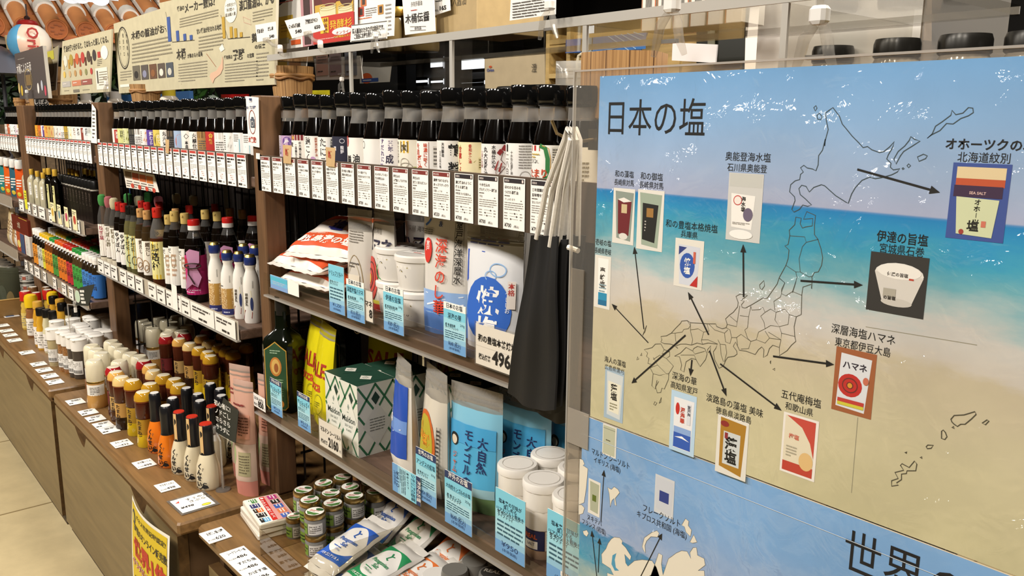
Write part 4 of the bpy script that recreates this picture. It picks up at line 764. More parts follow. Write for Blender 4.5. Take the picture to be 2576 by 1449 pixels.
def st_pink():
    r, h = .021, .169
    P = st_slim('0d0806:g', .9, 'efe9e2:s', None, 'c2246e', two(lambda l, m, r, h: l.text(m, .15*r, h*.16, r*1.15, '昔', '16100e', .0004, 'c', bold=.03), blk(-.9, .34, -.2, .44, 'a81c2e'), blk(-1.6, .02, .9, .08, 'd94a8c'), brs(-.8, .02, .9, .07, 2, 'f0d0de')), 20, h, r)
    P[2] = ('cap', MB().lathe([(r*.46, h*.872), (r*.57, h*.875), (r*.57, h*.93)], 'efe9e2:s', 18, cap=False).lathe([(r*.57, h*.93), (r*.57, h*.985), (r*.53, h), (.001, h)], 'b8201c:s', 18))
    k = MB(); m = cyl(r*1.05, 0, -pi/2+.35)              # knotted pink cloth hanging over the label
    for a, q, hh in ((0, 0, .003), (1, 1, .0045)):
        pts = [(-r*.55, h*.62), (-r*.2, h*.66), (r*.55, h*.63), (r*.5, h*.50), (r*.15, h*.44), (-r*.35, h*.47)] if a == 0 else [(-r*.3, h*.46), (r*.25, h*.45), (r*.62, h*.32), (r*.3, h*.2), (-r*.1, h*.24), (-r*.75, h*.16), (-r*.5, h*.34)]
        k.slab(lambda x, y, z, hh=hh: m(x, y, z+hh+.002*(1-(x/r)**2)), pts, .003, 'c98fb4', 'a86a92')
    k.tube([m(r*.55*cos(t), h*.465+h*.03*sin(t), .009) for t in [i*2*pi/14 for i in range(14)]], .0016, '3a1f22', 6, True)
    k.tube([m(-r*.3, h*.47, .0085), m(-r*.28, h*.36, .009), m(r*.1, h*.24, .009)], .0014, '3a1f22', 6)
    P.append(('cloth', k)); return P
def st_dress(ses):
    r, h = .0147, .128
    b = MB().lathe([(.001, 0), (r*.93, 0), (r, .005), (r, h*.55), (r*.9, h*.66), (r*.62, h*.76), (r*.57, h*.80), (r*.64, h*.82), (r*.64, h*.86)], 'efebe3:g', 20)
    c = MB().lathe([(r*.68, h*.85), (r*.74, h*.87), (r*.74, h*.94), (r*.66, h*.965)], '23326e:s', 20, cap=False).lathe([(r*.66, h*.965), (r*.5, h), (.001, h)], 'b9a35a:m', 20)
    m = cyl(r*1.01, .004); l = MB()
    if ses:
        l.rect(m, -r*1.5, h*.07, r*1.5, h*.40, 'sesame', 0, 12, 1, True); l.rect(m, -r*1.5, 0, r*1.5, h*.09, '2a2f6e', .0002, 12, 1, True); l.rect(m, r*.3, h*.09, r*.9, h*.40, 'b98d3e', .0002, 4); l.bars(m, -r*.3, h*.02, r*.8, h*.06, 1, 'c9cbe0', .0004)
        l.bars(m, -r*.9, h*.42, r*.2, h*.46, 1, '6b6660', .0002)
    else:
        l.poly(m, [(-r*.6, h*.1), (r*.6, h*.16), (r*.5, h*.46), (-r*.7, h*.42)], 'e0d4a0', .0002); l.text(m, -r*.1, h*.42, r*.42, '胡麻豆乳', '4a4030', .0004, vert=True, bold=.02, res=1); l.poly(m, [(-r*.8, h*.03), (r*.5, h*.05), (r*.6, h*.14), (-r*.4, h*.17)], '8a2a2a', .0005); l.ell(m, r*.55, h*.26, r*.18, h*.1, '2c3a6e', .0004)
    l.text(m, r*.75, h*.60, r*.16, '胡麻鳥超濃選', '57524a', .0003, vert=True, res=1)
    return [('bottle_body', b), ('cap', c), ('label', l)]
SM['pink'] = (st_pink, .021, .169); SM['sesame'] = (lambda: st_dress(1), .0147, .128); SM['milk'] = (lambda: st_dress(0), .0147, .128)
run(ZMID, 'seasoning_bottle', 'seasoning bottle', 'seasoning bottles on the middle shelf', [
 (271, 660, 492, 30, 'clear_g', 'clear seasoning bottle under a green hood at the left end'), (287, 664, 497, 30, 'clear_p', 'clear seasoning bottle under a pink hood, second from left'), (300, 669, 501, 30, 'clear_c', 'clear seasoning bottle under a cream hood, third from left'),
 (311, 676, 508, 30, 'red', 'dark ponzu bottle with red cap, left one of two'), (324, 683, 511, 31, 'red', 'dark ponzu bottle with red cap, right one of two'), (337, 688, 517, 31, 'black', 'black-capped bottle with olive label, left one of two'), (350, 694, 518, 32, 'black', 'black-capped bottle with olive label, right one of two'),
 (366, 702, 524, 33, 'tan', 'tan-capped bottle with swirl label, left one of two'), (382, 710, 529, 33, 'tan', 'tan-capped bottle with swirl label, right one of two'), (408, 722, 522, 40, 'yuzu', 'red-capped bottle with big yellow and cream label'),
 (436, 733, 540, 34, 'gold', 'gold-capped bottle beside the yellow-labelled one'), (452, 738, 531, 38, 'gold', 'gold-capped bottle with white label, middle one of three'), (478, 746, 536, 38, 'gold', 'gold-capped bottle with white label beside the pink-labelled bottle'),
 (500, 762, 552, 52, 'pink', 'magenta-labelled bottle with a knotted pink cloth, in front'),
 (549, 789, 609, 38, 'sesame', 'white dressing bottle with sesame label and gold cap'), (580, 797, 629, 38, 'sesame', 'white dressing bottle with sesame label and blue lid'), (609, 803, 632, 36, 'milk', 'white dressing bottle with cream label, behind the end one'), (637, 814, 640, 41, 'milk', 'white dressing bottle with cream label at the right end'),
 (321, None, 490, .98, 'clear_g', 'green-hooded bottle in the second row'), (348, None, 496, .98, 'clear_c', 'cream-hooded bottle in the second row'), (371, None, 487, 1, 'clear_g', 'green-hooded bottle in the dim third row'), (355, None, 505, .97, 'red', 'red-capped bottle behind the black caps'), (369, None, 509, .97, 'red', 'red-capped bottle behind the tan caps'), (398, None, 497, 1, 'clear_p', 'pink-hooded bottle in the shade behind the red cap'), (400, None, 508, .98, 'red', 'red-capped bottle in the shade behind the tan caps'),
 (443, None, 490, 1, 'clear_c', 'pale-hooded bottle at the back, left one'), (486, None, 494, 1, 'clear_c', 'pale-hooded bottle at the back, right one'), (441, None, 525, .96, 'tan', 'tan-capped bottle in the second row'), (475, None, 517, .97, 'red', 'red-capped bottle behind the gold caps'), (540, None, 513, .98, 'red', 'red-capped bottle at the back beside the wire'),
 (515, None, 528, .97, 'gold', 'gold-capped bottle of the second row, first from left'), (545, None, 533, .95, 'gold', 'gold-capped bottle of the second row, second from left'), (578, None, 524, .96, 'gold', 'gold-capped bottle of the third row, left one'), (609, None, 528, .95, 'gold', 'gold-capped bottle of the third row, right one'),
 (572, None, 547, .98, 'pink', 'magenta-labelled bottle with pink cloth in the second row'), (636, None, 543, .98, 'pink', 'magenta-labelled bottle with pink cloth beside the post'), (612, None, 613, 1, 'milk', 'blue-lidded dressing bottle in the second row'), (641, None, 617, 1, 'milk', 'blue-lidded dressing bottle behind the end one')], SM)
# ------------------------------------------------------------------ left bay, upper shelf
Z1, Z2, ZC = .776, .572, .39
def st_flask(dark):
    r, h = .013, .124
    b = MB().lathe([(.001, 0), (r*.95, 0), (r, .004), (r, h*.68), (r*.8, h*.76), (r*.42, h*.81), (r*.4, h*.86)], '0d0a07:g' if dark else 'b5ae92:g', 16, sq=.5)
    c = MB().lathe([(r*.5, h*.85), (r*.54, h*.86), (r*.54, h*.99), (r*.5, h), (.001, h)], 'c9a13a:s', 14)
    m = front(0, -r*1.02, h*.08) if 0 else cyl(r*1.04, h*.08); l = MB(); l.rect(m, -r*1.3, h*(0 if dark else .22), r*1.3, h*.56, 'd9d493' if dark else 'e9e8e2', 0, 10, 1, True)
    if dark: l.text(m, -r*.1, h*.54, r*.6, 'とろり', K, .0003, vert=True, bold=.02, res=1); l.ell(m, r*.9, h*.2, r*.3, h*.12, 'b5352a', .0003)
    else: l.bars(m, -r*.8, h*.27, r*.9, h*.5, 5, 'b0aca2', .0003); l.line(m, [(-r, h*.42), (0, h*.45), (r, h*.42)], .002, 'c9ac4a', .0003)
    return [('bottle_body', b), ('cap', c), ('label', l)]
def st_carton():
    b = MB().hull((-.0165, -.0165, 0), .033, .033, .112, '17110e:s', .001); m = front(-.0165, -.0166, 0); b.text(m, .0165, .105, .016, '生だし', '4c3f34', .0002, vert=True, res=1, bold=.02)
    nk = MB().lathe([(.013, .112), (.013, .118)], 'b9b2a4:s', 12); c = MB().lathe([(.0135, .117), (.0148, .118), (.0148, .142), (.0138, .145), (.001, .145)], '100f0e:s', 12)
    return [('carton', b), ('neck', nk), ('cap', c)]
SL = {'flask': (lambda: st_flask(0), .013, .124), 'dflask': (lambda: st_flask(1), .013, .124), 'carton': (st_carton, .0165, .145)}
run(Z1, 'sauce_flask', 'flask', 'gold-capped flasks', [
 (73, 503, 422, 19, 'flask', 'clear gold-capped flask at the left end of the row'), (88, 517, 425, 20, 'flask', 'clear gold-capped flask, second in the row'), (103, 527, 430, 19, 'flask', 'clear gold-capped flask with a slanting tag, third'), (117, 532, 434, 19, 'flask', 'clear gold-capped flask, fourth in the row'),
 (133, 533, 423, 21, 'dflask', 'dark gold-capped flask with lime label, left of the black cartons'), (148, 540, 426, 22, 'dflask', 'dark gold-capped flask touching the black cartons'),
 (113, None, 424, 1, 'dflask', 'dark gold-capped flask in the second row, left'), (122, None, 425, 1, 'dflask', 'dark gold-capped flask in the second row, right'), (175, None, 424, 1, 'dflask', 'dim gold-capped flask behind the cartons, first'), (184, None, 426, 1, 'dflask', 'dim gold-capped flask behind the cartons, second'), (194, None, 429, 1, 'dflask', 'dim gold-capped flask behind the cartons, third'), (212, None, 424, 1, 'dflask', 'dim gold-capped flask by the post, first'), (221, None, 427, 1, 'dflask', 'dim gold-capped flask by the post, second'), (233, None, 429, 1, 'dflask', 'dim gold-capped flask by the post, third')], SL)
_c = proto(st_carton())
for i in range(11): place(_c, 'soy_carton', f'black carton with a black cap, {nth(i)} from the left', 'carton', (-2.832+.0345*i, .02, Z1), 0, 'black soy cartons', (1, 1, .8))
# ------------------------------------------------------------------ left bay, lower shelf: rows of small bottles in coloured sleeves
def st_small(cap, lab, liq, low='efeae2:s'):
    r, h = .0165, .117
    b = MB().lathe([(.001, 0), (r*.95, 0), (r, .004), (r, h*.62), (r*.82, h*.70), (r*.9, h*.76), (r*.5, h*.84)], liq, 12)
    c = MB().lathe([(r*.62, h*.82), (r*.8, h*.83), (r*.8, h*.91)], low, 12, cap=False).lathe([(r*.82, h*.905), (r*.82, h*.985), (r*.75, h), (.001, h)], cap, 12)
    m = cyl(r*1.03, .004); l = MB(); l.rect(m, -r*1.9, 0, r*1.9, h*.56, lab, 0, 8, 1, True); l.text(m, 0, h*.52, r*.8, 'だし醤', '2c2418', .0002, vert=True, res=1)
    return [('bottle_body', b), ('cap', c), ('label', l)]
WHT, YEL, GRN, ORG, RED_ = 'e9e6df:s', 'd9b224:s', '2f8a3c:s', 'd0561f:s', 'b8281e:s'
SEQ = [(WHT, 'd98a24', '120d09:g'), (WHT, 'd98a24', '120d09:g'), (WHT, 'c9c7b8', '120d09:g'), (YEL, 'cbc9b4', '120d09:g'), (YEL, 'd6cf3c', '1a120a:g'), (YEL, 'dd8f1e', '6a3a1a:g'), (YEL, 'dd8f1e', '6a3a1a:g'), (GRN, 'dd8a1e', '6a3a1a:g'), (GRN, '4c8f3a', '3c2414:g'), (ORG, '4c8f3a', '3c2414:g'), (ORG, 'd9761c', '2a1c10:g'), (ORG, 'd9761c', '2a1c10:g'), (RED_, 'd9761c', '2a1c10:g'), (RED_, 'b82a30', '2a1c10:g'), (RED_, 'b82a30', '2a1c10:g'), (GRN, '3f9a3c', '4a3a22:g'), (GRN, '3f9a3c', '4a3a22:g'), (GRN, '3f9a3c', '4a3a22:g'), (WHT, '3f7fc4', '2a2014:g'), (WHT, '3f7fc4', '2a2014:g'), (WHT, '2f6fbe', '2a2014:g'), (WHT, '2f6fbe', '2a2014:g')]
CN = {WHT: 'white', YEL: 'yellow', GRN: 'green', ORG: 'orange', RED_: 'red'}
LN = {'d98a24': 'orange', 'c9c7b8': 'grey', 'cbc9b4': 'grey', 'd6cf3c': 'yellow', 'dd8f1e': 'orange', 'dd8a1e': 'orange', '4c8f3a': 'green', 'd9761c': 'orange', 'b82a30': 'red', '3f9a3c': 'green', '3f7fc4': 'blue', '2f6fbe': 'blue'}
_sm = {}
for row in range(3):
    for i, sp in enumerate(SEQ):
        if row == 2 and i % 2: continue
        if sp not in _sm: _sm[sp] = proto(st_small(*sp))
        place(_sm[sp], 'dashi_bottle', f'{CN[sp[0]]}-capped small bottle in {LN[sp[1]]} sleeve, {nth(i)} in the {("front", "second", "third")[row]} row', 'small bottle', (-3.19+.0352*i, .0+.048*row, Z2), .55, 'small bottles in coloured sleeves', (1, 1, 1+.04*(i in (0, 1, 2))))
# ------------------------------------------------------------------ left counter
def st_cap_bottle(cap, body, lab, capr=.8, ch=.2, r=.0165, h=.131, dome=0, lid=None):
    b = MB().lathe([(.001, 0), (r*.92, 0), (r, .005), (r, h*.5), (r*.86, h*.56), (r*.95, h*.64), (r*.7, h*(1-ch)-.004), (r*.7, h*(1-ch)+.004)], body, 14)
    top = [(r*capr, h*(1-ch)), (r*capr, h*(1-ch*.3)), (r*capr*.85, h*(1-ch*.08)), (r*capr*.5, h), (.001, h)] if dome else [(r*capr, h*(1-ch)), (r*capr, h*.975), (r*capr*.9, h), (.001, h)]
    c = MB().lathe(top, cap, 16)
    if lid: c.ell(flat(0, 0, h+.0003), 0, 0, r*capr*.78, r*capr*.78, lid, .0002, 16)
    m = cyl(r*1.02, h*.05); l = MB(); l.rect(m, -r*1.6, 0, r*1.6, h*.40, lab, 0, 10, 1, True); l.bars(m, -r*.8, h*.06, r*.9, h*.34, 5, '8a857c', .0002)
    return [('bottle_body', b), ('cap', c), ('label', l)]
SC_ = {'ry': (lambda: st_cap_bottle('b8241c:s', 'c9a84a:g', 'd9c06a', .98, .24, lid='d8cfc0'), .0165, .131), 'yy': (lambda: st_cap_bottle('ddb81c:s', '8a5a34:g', 'ece6da', 1.05, .3, dome=1), .0165, .131), 'gy': (lambda: st_cap_bottle('c99a3a:s', 'd09c30:g', 'efe9df', .8, .16), .0165, .131),
       'ky': (lambda: st_cap_bottle('12110f:s', 'd2a032:g', 'efeae2', .82, .18), .0165, .131), 'kw': (lambda: st_cap_bottle('12110f:s', 'd2cba8:g', 'efeae2', .82, .18), .0165, .131), 'br': (lambda: st_cap_bottle('7a5530:s', '4a3420:g', 'd9c9a8', .98, .25, lid='d8cfc0'), .0165, .131)}
run(ZC, 'sauce_bottle', 'sauce bottle', 'sauce bottles at the far end of the left counter', [
 (73, 830, 732, 27, 'ry', 'red-topped yellow sauce bottle at the far left end'), (87, 849, 739, 29, 'yy', 'round yellow-capped sauce bottle in front'), (105, 872, 757, 28, 'gy', 'gold-capped mustard-coloured sauce bottle'), (112, 881, 773, 27, 'ky', 'black-capped yellow sauce bottle beside the gold cap'), (127, 889, 777, 25, 'kw', 'black-capped pale sauce bottle, left of two'), (142, 896, 781, 24, 'kw', 'black-capped pale sauce bottle, right of two'),
 (82, None, 722, .95, 'br', 'brown-topped bottle behind the red caps'), (90, None, 736, .9, 'ry', 'red-topped bottle behind the yellow cap'), (117, None, 722, .95, 'br', 'brown-topped bottle in the second row'), (119, None, 729, .95, 'ry', 'red-topped bottle of the second row'), (131, None, 733, 1, 'yy', 'round yellow-capped bottle of the second row'), (148, None, 726, 1, 'ry', 'red-topped bottle under the shelf edge'), (133, None, 745, .97, 'ky', 'black-capped bottle behind the pale ones, left'), (155, None, 762, .97, 'ky', 'black-capped bottle behind the pale ones, middle'), (173, None, 772, .95, 'kw', 'black-capped bottle behind the clip sign, left'), (189, None, 777, .95, 'kw', 'black-capped bottle behind the clip sign, right'), (150, None, 752, 1, 'gy', 'gold-capped bottle in the second row')], SC_)
def st_shaker(fillc):
    r, h = .018, .108
    b = MB().lathe([(.001, 0), (r*.9, 0), (r*.92, .004), (r*.92, h*.72)], fillc, 16); b.lathe([(r*.96, .002), (r*.97, .006), (r*.97, h*.74)], 'e8e2d6:c.04', 16, cap=False)
    c = MB().lathe([(r*1.0, h*.70), (r*1.06, h*.71), (r*1.06, h*.965), (r*1.1, h*.97), (r*1.1, h*.99), (r*1.0, h), (.001, h)], 'ebe7df:s', 20); c.hull((-.004, -r*1.2, h*.968), .008, .004, .002, 'ebe7df:s')
    m = cyl(r*.985, h*.12); l = MB(); l.rect(m, -r*1.2, 0, r*.9, h*.34, 'e6e3dc', 0, 8, 1, True); l.bars(m, -r*.9, h*.16, r*.6, h*.31, 4, '8a857c', .0002)
    for k in range(9): l.rect(m, -r*.6+k*.0028, h*.03, -r*.6+k*.0028+.0013, h*.11, K, .0002)
    return [('jar', b), ('cap', c), ('label', l)]
SS = {'s1': (lambda: st_shaker('d8cfa8'), .018, .108), 's2': (lambda: st_shaker('spice'), .018, .108), 's3': (lambda: st_shaker('3c2c1c'), .018, .108)}
def ranked(L, kind, ranks, names=None):
    out = []
    for a, b, w in ranks:
        g = sorted(L[a:b], key=lambda q: q[0]); out += [(*q, (f'{names[q[4]]}-topped ' if names else '')+kind+f', {w}'+(f', {nth(i)} from the left' if len(g) > 1 else '')) for i, q in enumerate(g)]
    return out
SHK = [(143, 921, 824, 34, 's1'), (168, 935, 832, 33, 's2'), (180, 940, 838, 33, 's2'), (194, 950, 843, 34, 's3'), (207, 954, 850, 36, 's3'), (142, None, 806, 1, 's1'), (183, None, 801, 1, 's3'), (164, None, 823, 1, 's2'), (200, None, 814, 1, 's3'), (207, None, 819, 1, 's3'), (212, None, 826, 1, 's3'), (218, None, 832, 1, 's2'), (233, None, 837, 1, 's3'), (241, None, 842, 1, 's3'), (225, None, 795, 1, 's3'), (233, None, 802, 1, 's3'), (260, None, 791, 1, 's3'), (270, None, 798, 1, 's3'), (270, None, 831, 1, 's3'), (252, None, 829, 1, 's3')]
run(ZC, 'spice_shaker', 'spice shaker', 'white-capped spice shakers on the left counter', ranked(SHK, 'white-capped spice shaker', ((0, 5, 'front row'), (5, 14, 'middle ranks'), (14, 20, 'ranks by the post'))), SS)
# ------------------------------------------------------------------ middle counter: dressings
def st_cream(fillc, lab):
    r, h = .0225, .114
    b = MB().lathe([(.001, 0), (r*.95, 0), (r, .005), (r*.98, h*.2), (r*.86, h*.30), (r*.86, h*.50), (r*.88, h*.54)], fillc, 20); b.lathe([(r*.9, h*.535), (r*.9, h*.56), (r*.86, h*.57)], 'a8853a:m', 20, cap=False)
    c = MB().lathe([(r*.84, h*.555), (r*.89, h*.57), (r*.87, h*.90), (r*.80, h*.97), (r*.66, h), (.001, h*.995)], 'ddd4b8:g', 22)
    m = cyl(r*.885, h*.22); l = MB(); l.rect(m, -r*1.5, 0, r*1.5, h*.28, lab[0], 0, 14, 1, True)
    if lab[1]: l.poly(m, [(-r*1.0, h*.02), (-r*.2, h*.0), (r*.1, h*.15), (-r*.5, h*.26), (-r*1.1, h*.2)], lab[1], .0002)
    l.bars(m, -r*.1, h*.08, r*.9, h*.24, 5, '6b6660', .0003); l.rect(m, -r*.8, h*.01, r*.8, h*.04, '3b3632', .0003, 6)
    return [('jar', b), ('cap', c), ('label', l)]
def st_gold(capc, liq, lab):
    r, h = .0189, .116
    b = MB().lathe([(.001, 0), (r*.95, 0), (r, .004), (r*.93, h*.2), (r*.8, h*.34), (r*.86, h*.48), (r*.84, h*.54)], liq, 18)
    s = MB().lathe([(r*.86, h*.52), (r*.92, h*.54), (r*.93, h*.62), (r*.96, h*.78), (r*.90, h*.83)], '4a2214:g', 18, cap=False); s.lathe([(r*.93, h*.825), (r*.97, h*.83), (r*.97, h*.845), (r*.92, h*.85)], '7a3a1c:s', 18, cap=False)
    c = MB().lathe([(r*.92, h*.845), (r*1.0, h*.855), (r*.97, h*.93), (r*.74, h*.995), (r*.70, h)], capc, 18, cap=False); c.lathe([(r*.70, h), (r*.66, h*1.003), (.001, h*1.003)], 'd9cfb6:s', 18)
    m = cyl(r*.90, h*.24); l = MB(); l.rect(m, -r*1.2, 0, r*1.2, h*.28, lab, 0, 10, 1, True); l.text(m, -r*.1, h*.26, r*.55, 'たまねぎ', '2b1a12', .0004, vert=True, bold=.02, res=1)
    return [('bottle_body', b), ('shrink_sleeve', s), ('cap', c), ('label', l)]
SG = {'cr': (lambda: st_cream('b98b4c:g', ('e6e3da', None)), .0225, .114), 'cv': (lambda: st_cream('8a5a3a:g', ('e6e1dc', '6a2f5a')), .0225, .114), 'gr': (lambda: st_gold('9c2024:g', '3c1410:g', '6a1c1c'), .0189, .116), 'gp': (lambda: st_gold('d2a052:g', '4a2c18:g', 'c09a5c'), .0189, .116), 'gc': (lambda: st_gold('d8b878:g', '2a1a10:g', 'c99a52'), .0189, .116), 'gm': (lambda: st_gold('b88a24:g', 'c9a91c:g', 'a8821c'), .0189, .116)}
CRM = [(247, 1028, 904, 48, 'cr'), (230, None, 868, 1, 'cv'), (241, None, 878, 1, 'cv'), (254, None, 888, 1, 'cr'), (280, None, 857, 1, 'cv'), (291, None, 867, 1, 'cv'), (306, None, 878, 1, 'cr'), (328, None, 888, 1, 'cr'), (350, None, 895, 1, 'cr'), (300, None, 907, 1, 'cr'), (357, None, 804, 1, 'cv'), (367, None, 812, 1, 'cv'), (377, None, 818, 1, 'cv'), (384, None, 826, 1, 'cr'), (400, None, 798, 1, 'cv'), (419, None, 805, 1, 'cr'), (432, None, 811, 1, 'cr'), (445, None, 793, 1, 'cr'), (465, None, 796, 1, 'cr'), (432, None, 824, 1, 'cr'), (421, None, 836, 1, 'cr'), (456, None, 832, 1, 'cr'), (470, None, 818, 1, 'cr')]
run(ZC, 'dressing_jar', 'dressing jar', 'cream-capped dressing jars on the middle counter', ranked(CRM, 'cream-capped dressing jar', ((0, 1, 'alone at the very front'), (1, 4, 'file behind the lone front jar'), (4, 10, 'right file of the front cluster'), (10, 14, 'file beside the post'), (14, 19, 'dim back rank under the shelf'), (19, 23, 'second rank under the shelf'))), SG)
GLD = [(295, 1046, 922, 40, 'gr'), (302, 1061, 934, 42, 'gp'), (316, 1081, 947, 44, 'gc'), (345, 1097, 955, 44, 'gm'), (371, 1126, 984, 46, 'gm'), (377, None, 965, 1, 'gm'), (362, None, 907, 1, 'gr'), (378, None, 918, 1, 'gp'), (386, None, 932, 1, 'gc'), (411, None, 943, 1, 'gm'), (439, None, 953, 1, 'gm'), (450, None, 967, 1, 'gm'),
       (417, None, 846, 1, 'gr'), (464, None, 838, 1, 'gr'), (451, None, 852, 1, 'gp'), (477, None, 863, 1, 'gc'), (501, None, 874, 1, 'gm'), (523, None, 884, 1, 'gm'), (529, None, 895, 1, 'gm'), (507, None, 844, 1, 'gp'), (526, None, 857, 1, 'gc'), (551, None, 867, 1, 'gm'), (569, None, 877, 1, 'gm'), (586, None, 884, 1, 'gm'), (520, None, 829, 1, 'gr'), (560, None, 836, 1, 'gp'), (576, None, 849, 1, 'gc'), (598, None, 859, 1, 'gm'), (619, None, 867, 1, 'gm')]
GN = {'gr': 'red', 'gp': 'pale gold', 'gc': 'cream gold', 'gm': 'mustard'}
run(ZC, 'dressing_bottle', 'dressing bottle', 'brown-sleeved dressing bottles on the middle counter', ranked(GLD, 'brown-sleeved dressing bottle', ((0, 5, 'front file'), (5, 12, 'second file'), (12, 19, 'front file of the rear group'), (19, 24, 'second file of the rear group'), (24, 29, 'last file under the shelf')), GN), SG)
def st_round(body, red):
    r, h = .0212, .1235
    b = MB().lathe([(.001, 0), (r*.9, 0), (r, .005), (r*.98, h*.22), (r*.9, h*.36), (r*.66, h*.50), (r*.52, h*.56)], body, 20)
    s = MB().lathe([(r*.60, h*.53), (r*.56, h*.57), (r*.55, h*.7), (r*.57, h*.86), (r*.55, h*.97), (r*.5, h*.985)], '17171a:s', 18, cap=False)
    if not red: s.lathe([(r*.5, h*.985), (r*.45, h), (.001, h)], '17171a:s', 18)
    t = MB().lathe([(r*.5, h*.985), (r*.47, h), (.001, h)], 'b8301f:s', 16) if red else MB().lathe([(r*.42, h*1.0), (r*.4, h*1.006), (.001, h*1.006)], 'd9d6d0:s', 16)
    pf = [(0, .9), (.04, 1.0), (.22, .98), (.36, .9), (.5, .66), (.56, .52)]
    def m(x, y, k):
        q = y/h; rr = next((a[1]+(b_[1]-a[1])*(q-a[0])/(b_[0]-a[0]) for a, b_ in zip(pf, pf[1:]) if q <= b_[0]), .52)*r+k; t = -pi/2-.25+x/r
        return Vector((rr*cos(t), rr*sin(t), y))
    l = MB()
    l.text(m, -r*.35, h*.42, r*.52, 'くんせい', '0e0c0b', .0006, vert=True, bold=.04); l.line(m, [(-r*.7, h*.05), (-r*.3, h*.03), (r*.1, h*.07)], .0022, '0e0c0b', .0006); l.poly(m, [(-r*.15, h*.06), (r*.05, h*.11), (r*.35, h*.09), (r*.45, h*.05), (r*.1, h*.04)], '0e0c0b', .0006); l.line(m, [(-r*.05, h*.1), (r*.1, h*.13), (r*.3, h*.12)], .0016, '0e0c0b', .0006); l.bars(m, -r*.05, h*.31, r*.1, h*.36, 2, '57524c', .0006)
    P = [('bottle_body', b), ('neck_sleeve', s), ('cap_top', t), ('brush_print', l)]
    if red: P.append(('seal_strip', MB().slab(cyl(r*.58, h*.52, -pi/2-.55), [(-r*.17, 0), (r*.17, 0), (r*.17, h*.46), (-r*.17, h*.46)], .0006, 'd9b67c', 'b8301f')))
    return P
SB = {'ko': (lambda: st_round('d9741f:g', 0), .0212, .1235), 'kw_': (lambda: st_round('d8ccae:g', 1), .0212, .1235), 'kk': (lambda: st_round('b0a488:g', 0), .0212, .1235)}
RND = [(400, 1141, 987, 50, 'ko', 'orange smoked-dressing bottle with black neck, rear one'), (428, 1178, 1019, 54, 'ko', 'orange smoked-dressing bottle with black neck, front one'), (461, 1194, 1033, 54, 'kw_', 'cream smoked-dressing bottle, left of the front three'), (494, 1211, 1045, 56, 'kw_', 'cream smoked-dressing bottle, middle of the front three'), (528, 1234, 1063, 62, 'kw_', 'cream smoked-dressing bottle, right of the front three'),
       (434, None, 1001, 1, 'ko', 'black-necked bottle just behind the front orange one')]+[(a, None, b, 1, k, f'black-necked bottle of the rear rows, {nth(i)} from left') for i, (a, b, k) in enumerate(((469, 976, 'kk'), (497, 991, 'kk'), (503, 1008, 'kk'), (529, 965, 'kk'), (533, 1020, 'kw_'), (553, 978, 'kk'), (557, 995, 'kk'), (590, 1003, 'kw_'), (597, 950, 'kk'), (611, 964, 'kk'), (612, 1018, 'kw_'), (618, 981, 'kk')))]
run(ZC, 'smoked_dressing_bottle', 'dressing bottle', 'black-necked smoked dressing bottles', RND, SB, .8)
pk = PA(('r', -.025, .0, .025, .03, 'd98f80'), ('r', -.025, .03, .025, .1, 'd2b8a4'), ('q', -.018, .075, .007, .018, '9fb07a'), ('r', -.004, .04, .02, .085, 'a8a07a'), ('b', -.002, .044, .018, .08, 7, '6b6248'), ('r', -.006, .11, .02, .155, 'd99a80'), ('b', -.004, .114, .018, .151, 7, '7a4a34'), ('b', -.02, .16, .01, .175, 2, '8a3a34'))
pkm = pouch(.05, .215, .04, 'd8a892:s', pk, .06, top='d8b8a8:f.6').mesh('snack_bag')
for i, (px, pb, s, rz, lb) in enumerate(((597, 1248, 1.0, .35, 'pale pink seasoning bag standing at the counter corner'), (656, 1222, .98, .3, 'pale pink seasoning bag against the post'), (575, 1216, 1.03, .4, 'pink bag with a pinched top behind the black clip sign'))):
    p = at(px, pb, 'z', ZC); o = obj('seasoning_bag', pkm); o.location = (p.x-.012*(i == 2), p.y+.022+.016*(i == 2), ZC); o.rotation_euler = (0, 0, rz); o.scale = (s,)*3; tag(o, lb, 'seasoning bag', 'pink seasoning bags')
# ================================================================== right-hand counter: boxes, jars, bags
def tray():
    w, d, h = .105, .06, .0092
    b = MB(); b.hull((-w/2, -d/2, 0), w, d, h, 'e6dfcf:s', .0015); m = flat(-w/2, -d/2, h+.0001)
    b.rect(m, w*.02, d*.03, w*.98, d*.97, 'e9e4da', .0001)
    b.rect(m, w*.03, d*.50, w*.97, d*.96, 'd99a94', .0003); b.poly(m, [(w*.04, d*.44), (w*.95, d*.38), (w*.95, d*.52), (w*.04, d*.58)], 'c5281f', .0005)
    b.text(m, w*.16, d*.435, d*.1, 'わたしの塩くらべ', 'f3e6e0', .0008, fit=w*.7, bold=.02); b.ell(m, w*.10, d*.5, d*.05, d*.05, 'f3e6e0', .0008, 10)
    for i, c in enumerate(('4f8a4a', '2d3068', 'd8702a', '231f1c', '5fa6cf')):
        x = w*(.05+.185*i); b.rect(m, x, d*.08, x+w*.15, d*.34, c, .0004); b.rect(m, x, d*.08, x+w*.15, d*.18, 'ece7df' if i == 0 else '231f1c' if i in (2, 4) else c, .0005); b.bars(m, x+w*.015, d*.11, x+w*.135, d*.16, 1, 'e9e4da' if i else '4f8a4a', .0007); b.bars(m, x+w*.01, d*.2, x+w*.14, d*.31, 2, 'f0ece4', .0006)
    for i, c in enumerate(('b8307c', '231f1c', '3a5fae', 'd87a4a', '4a66b0')):
        x = w*(.05+.185*i); b.rect(m, x, d*.66, x+w*.15, d*.90, c, .0005); b.bars(m, x+w*.01, d*.7, x+w*.14, d*.86, 2, 'f0ece4', .0007)
    return b.mesh('salt_set_box')
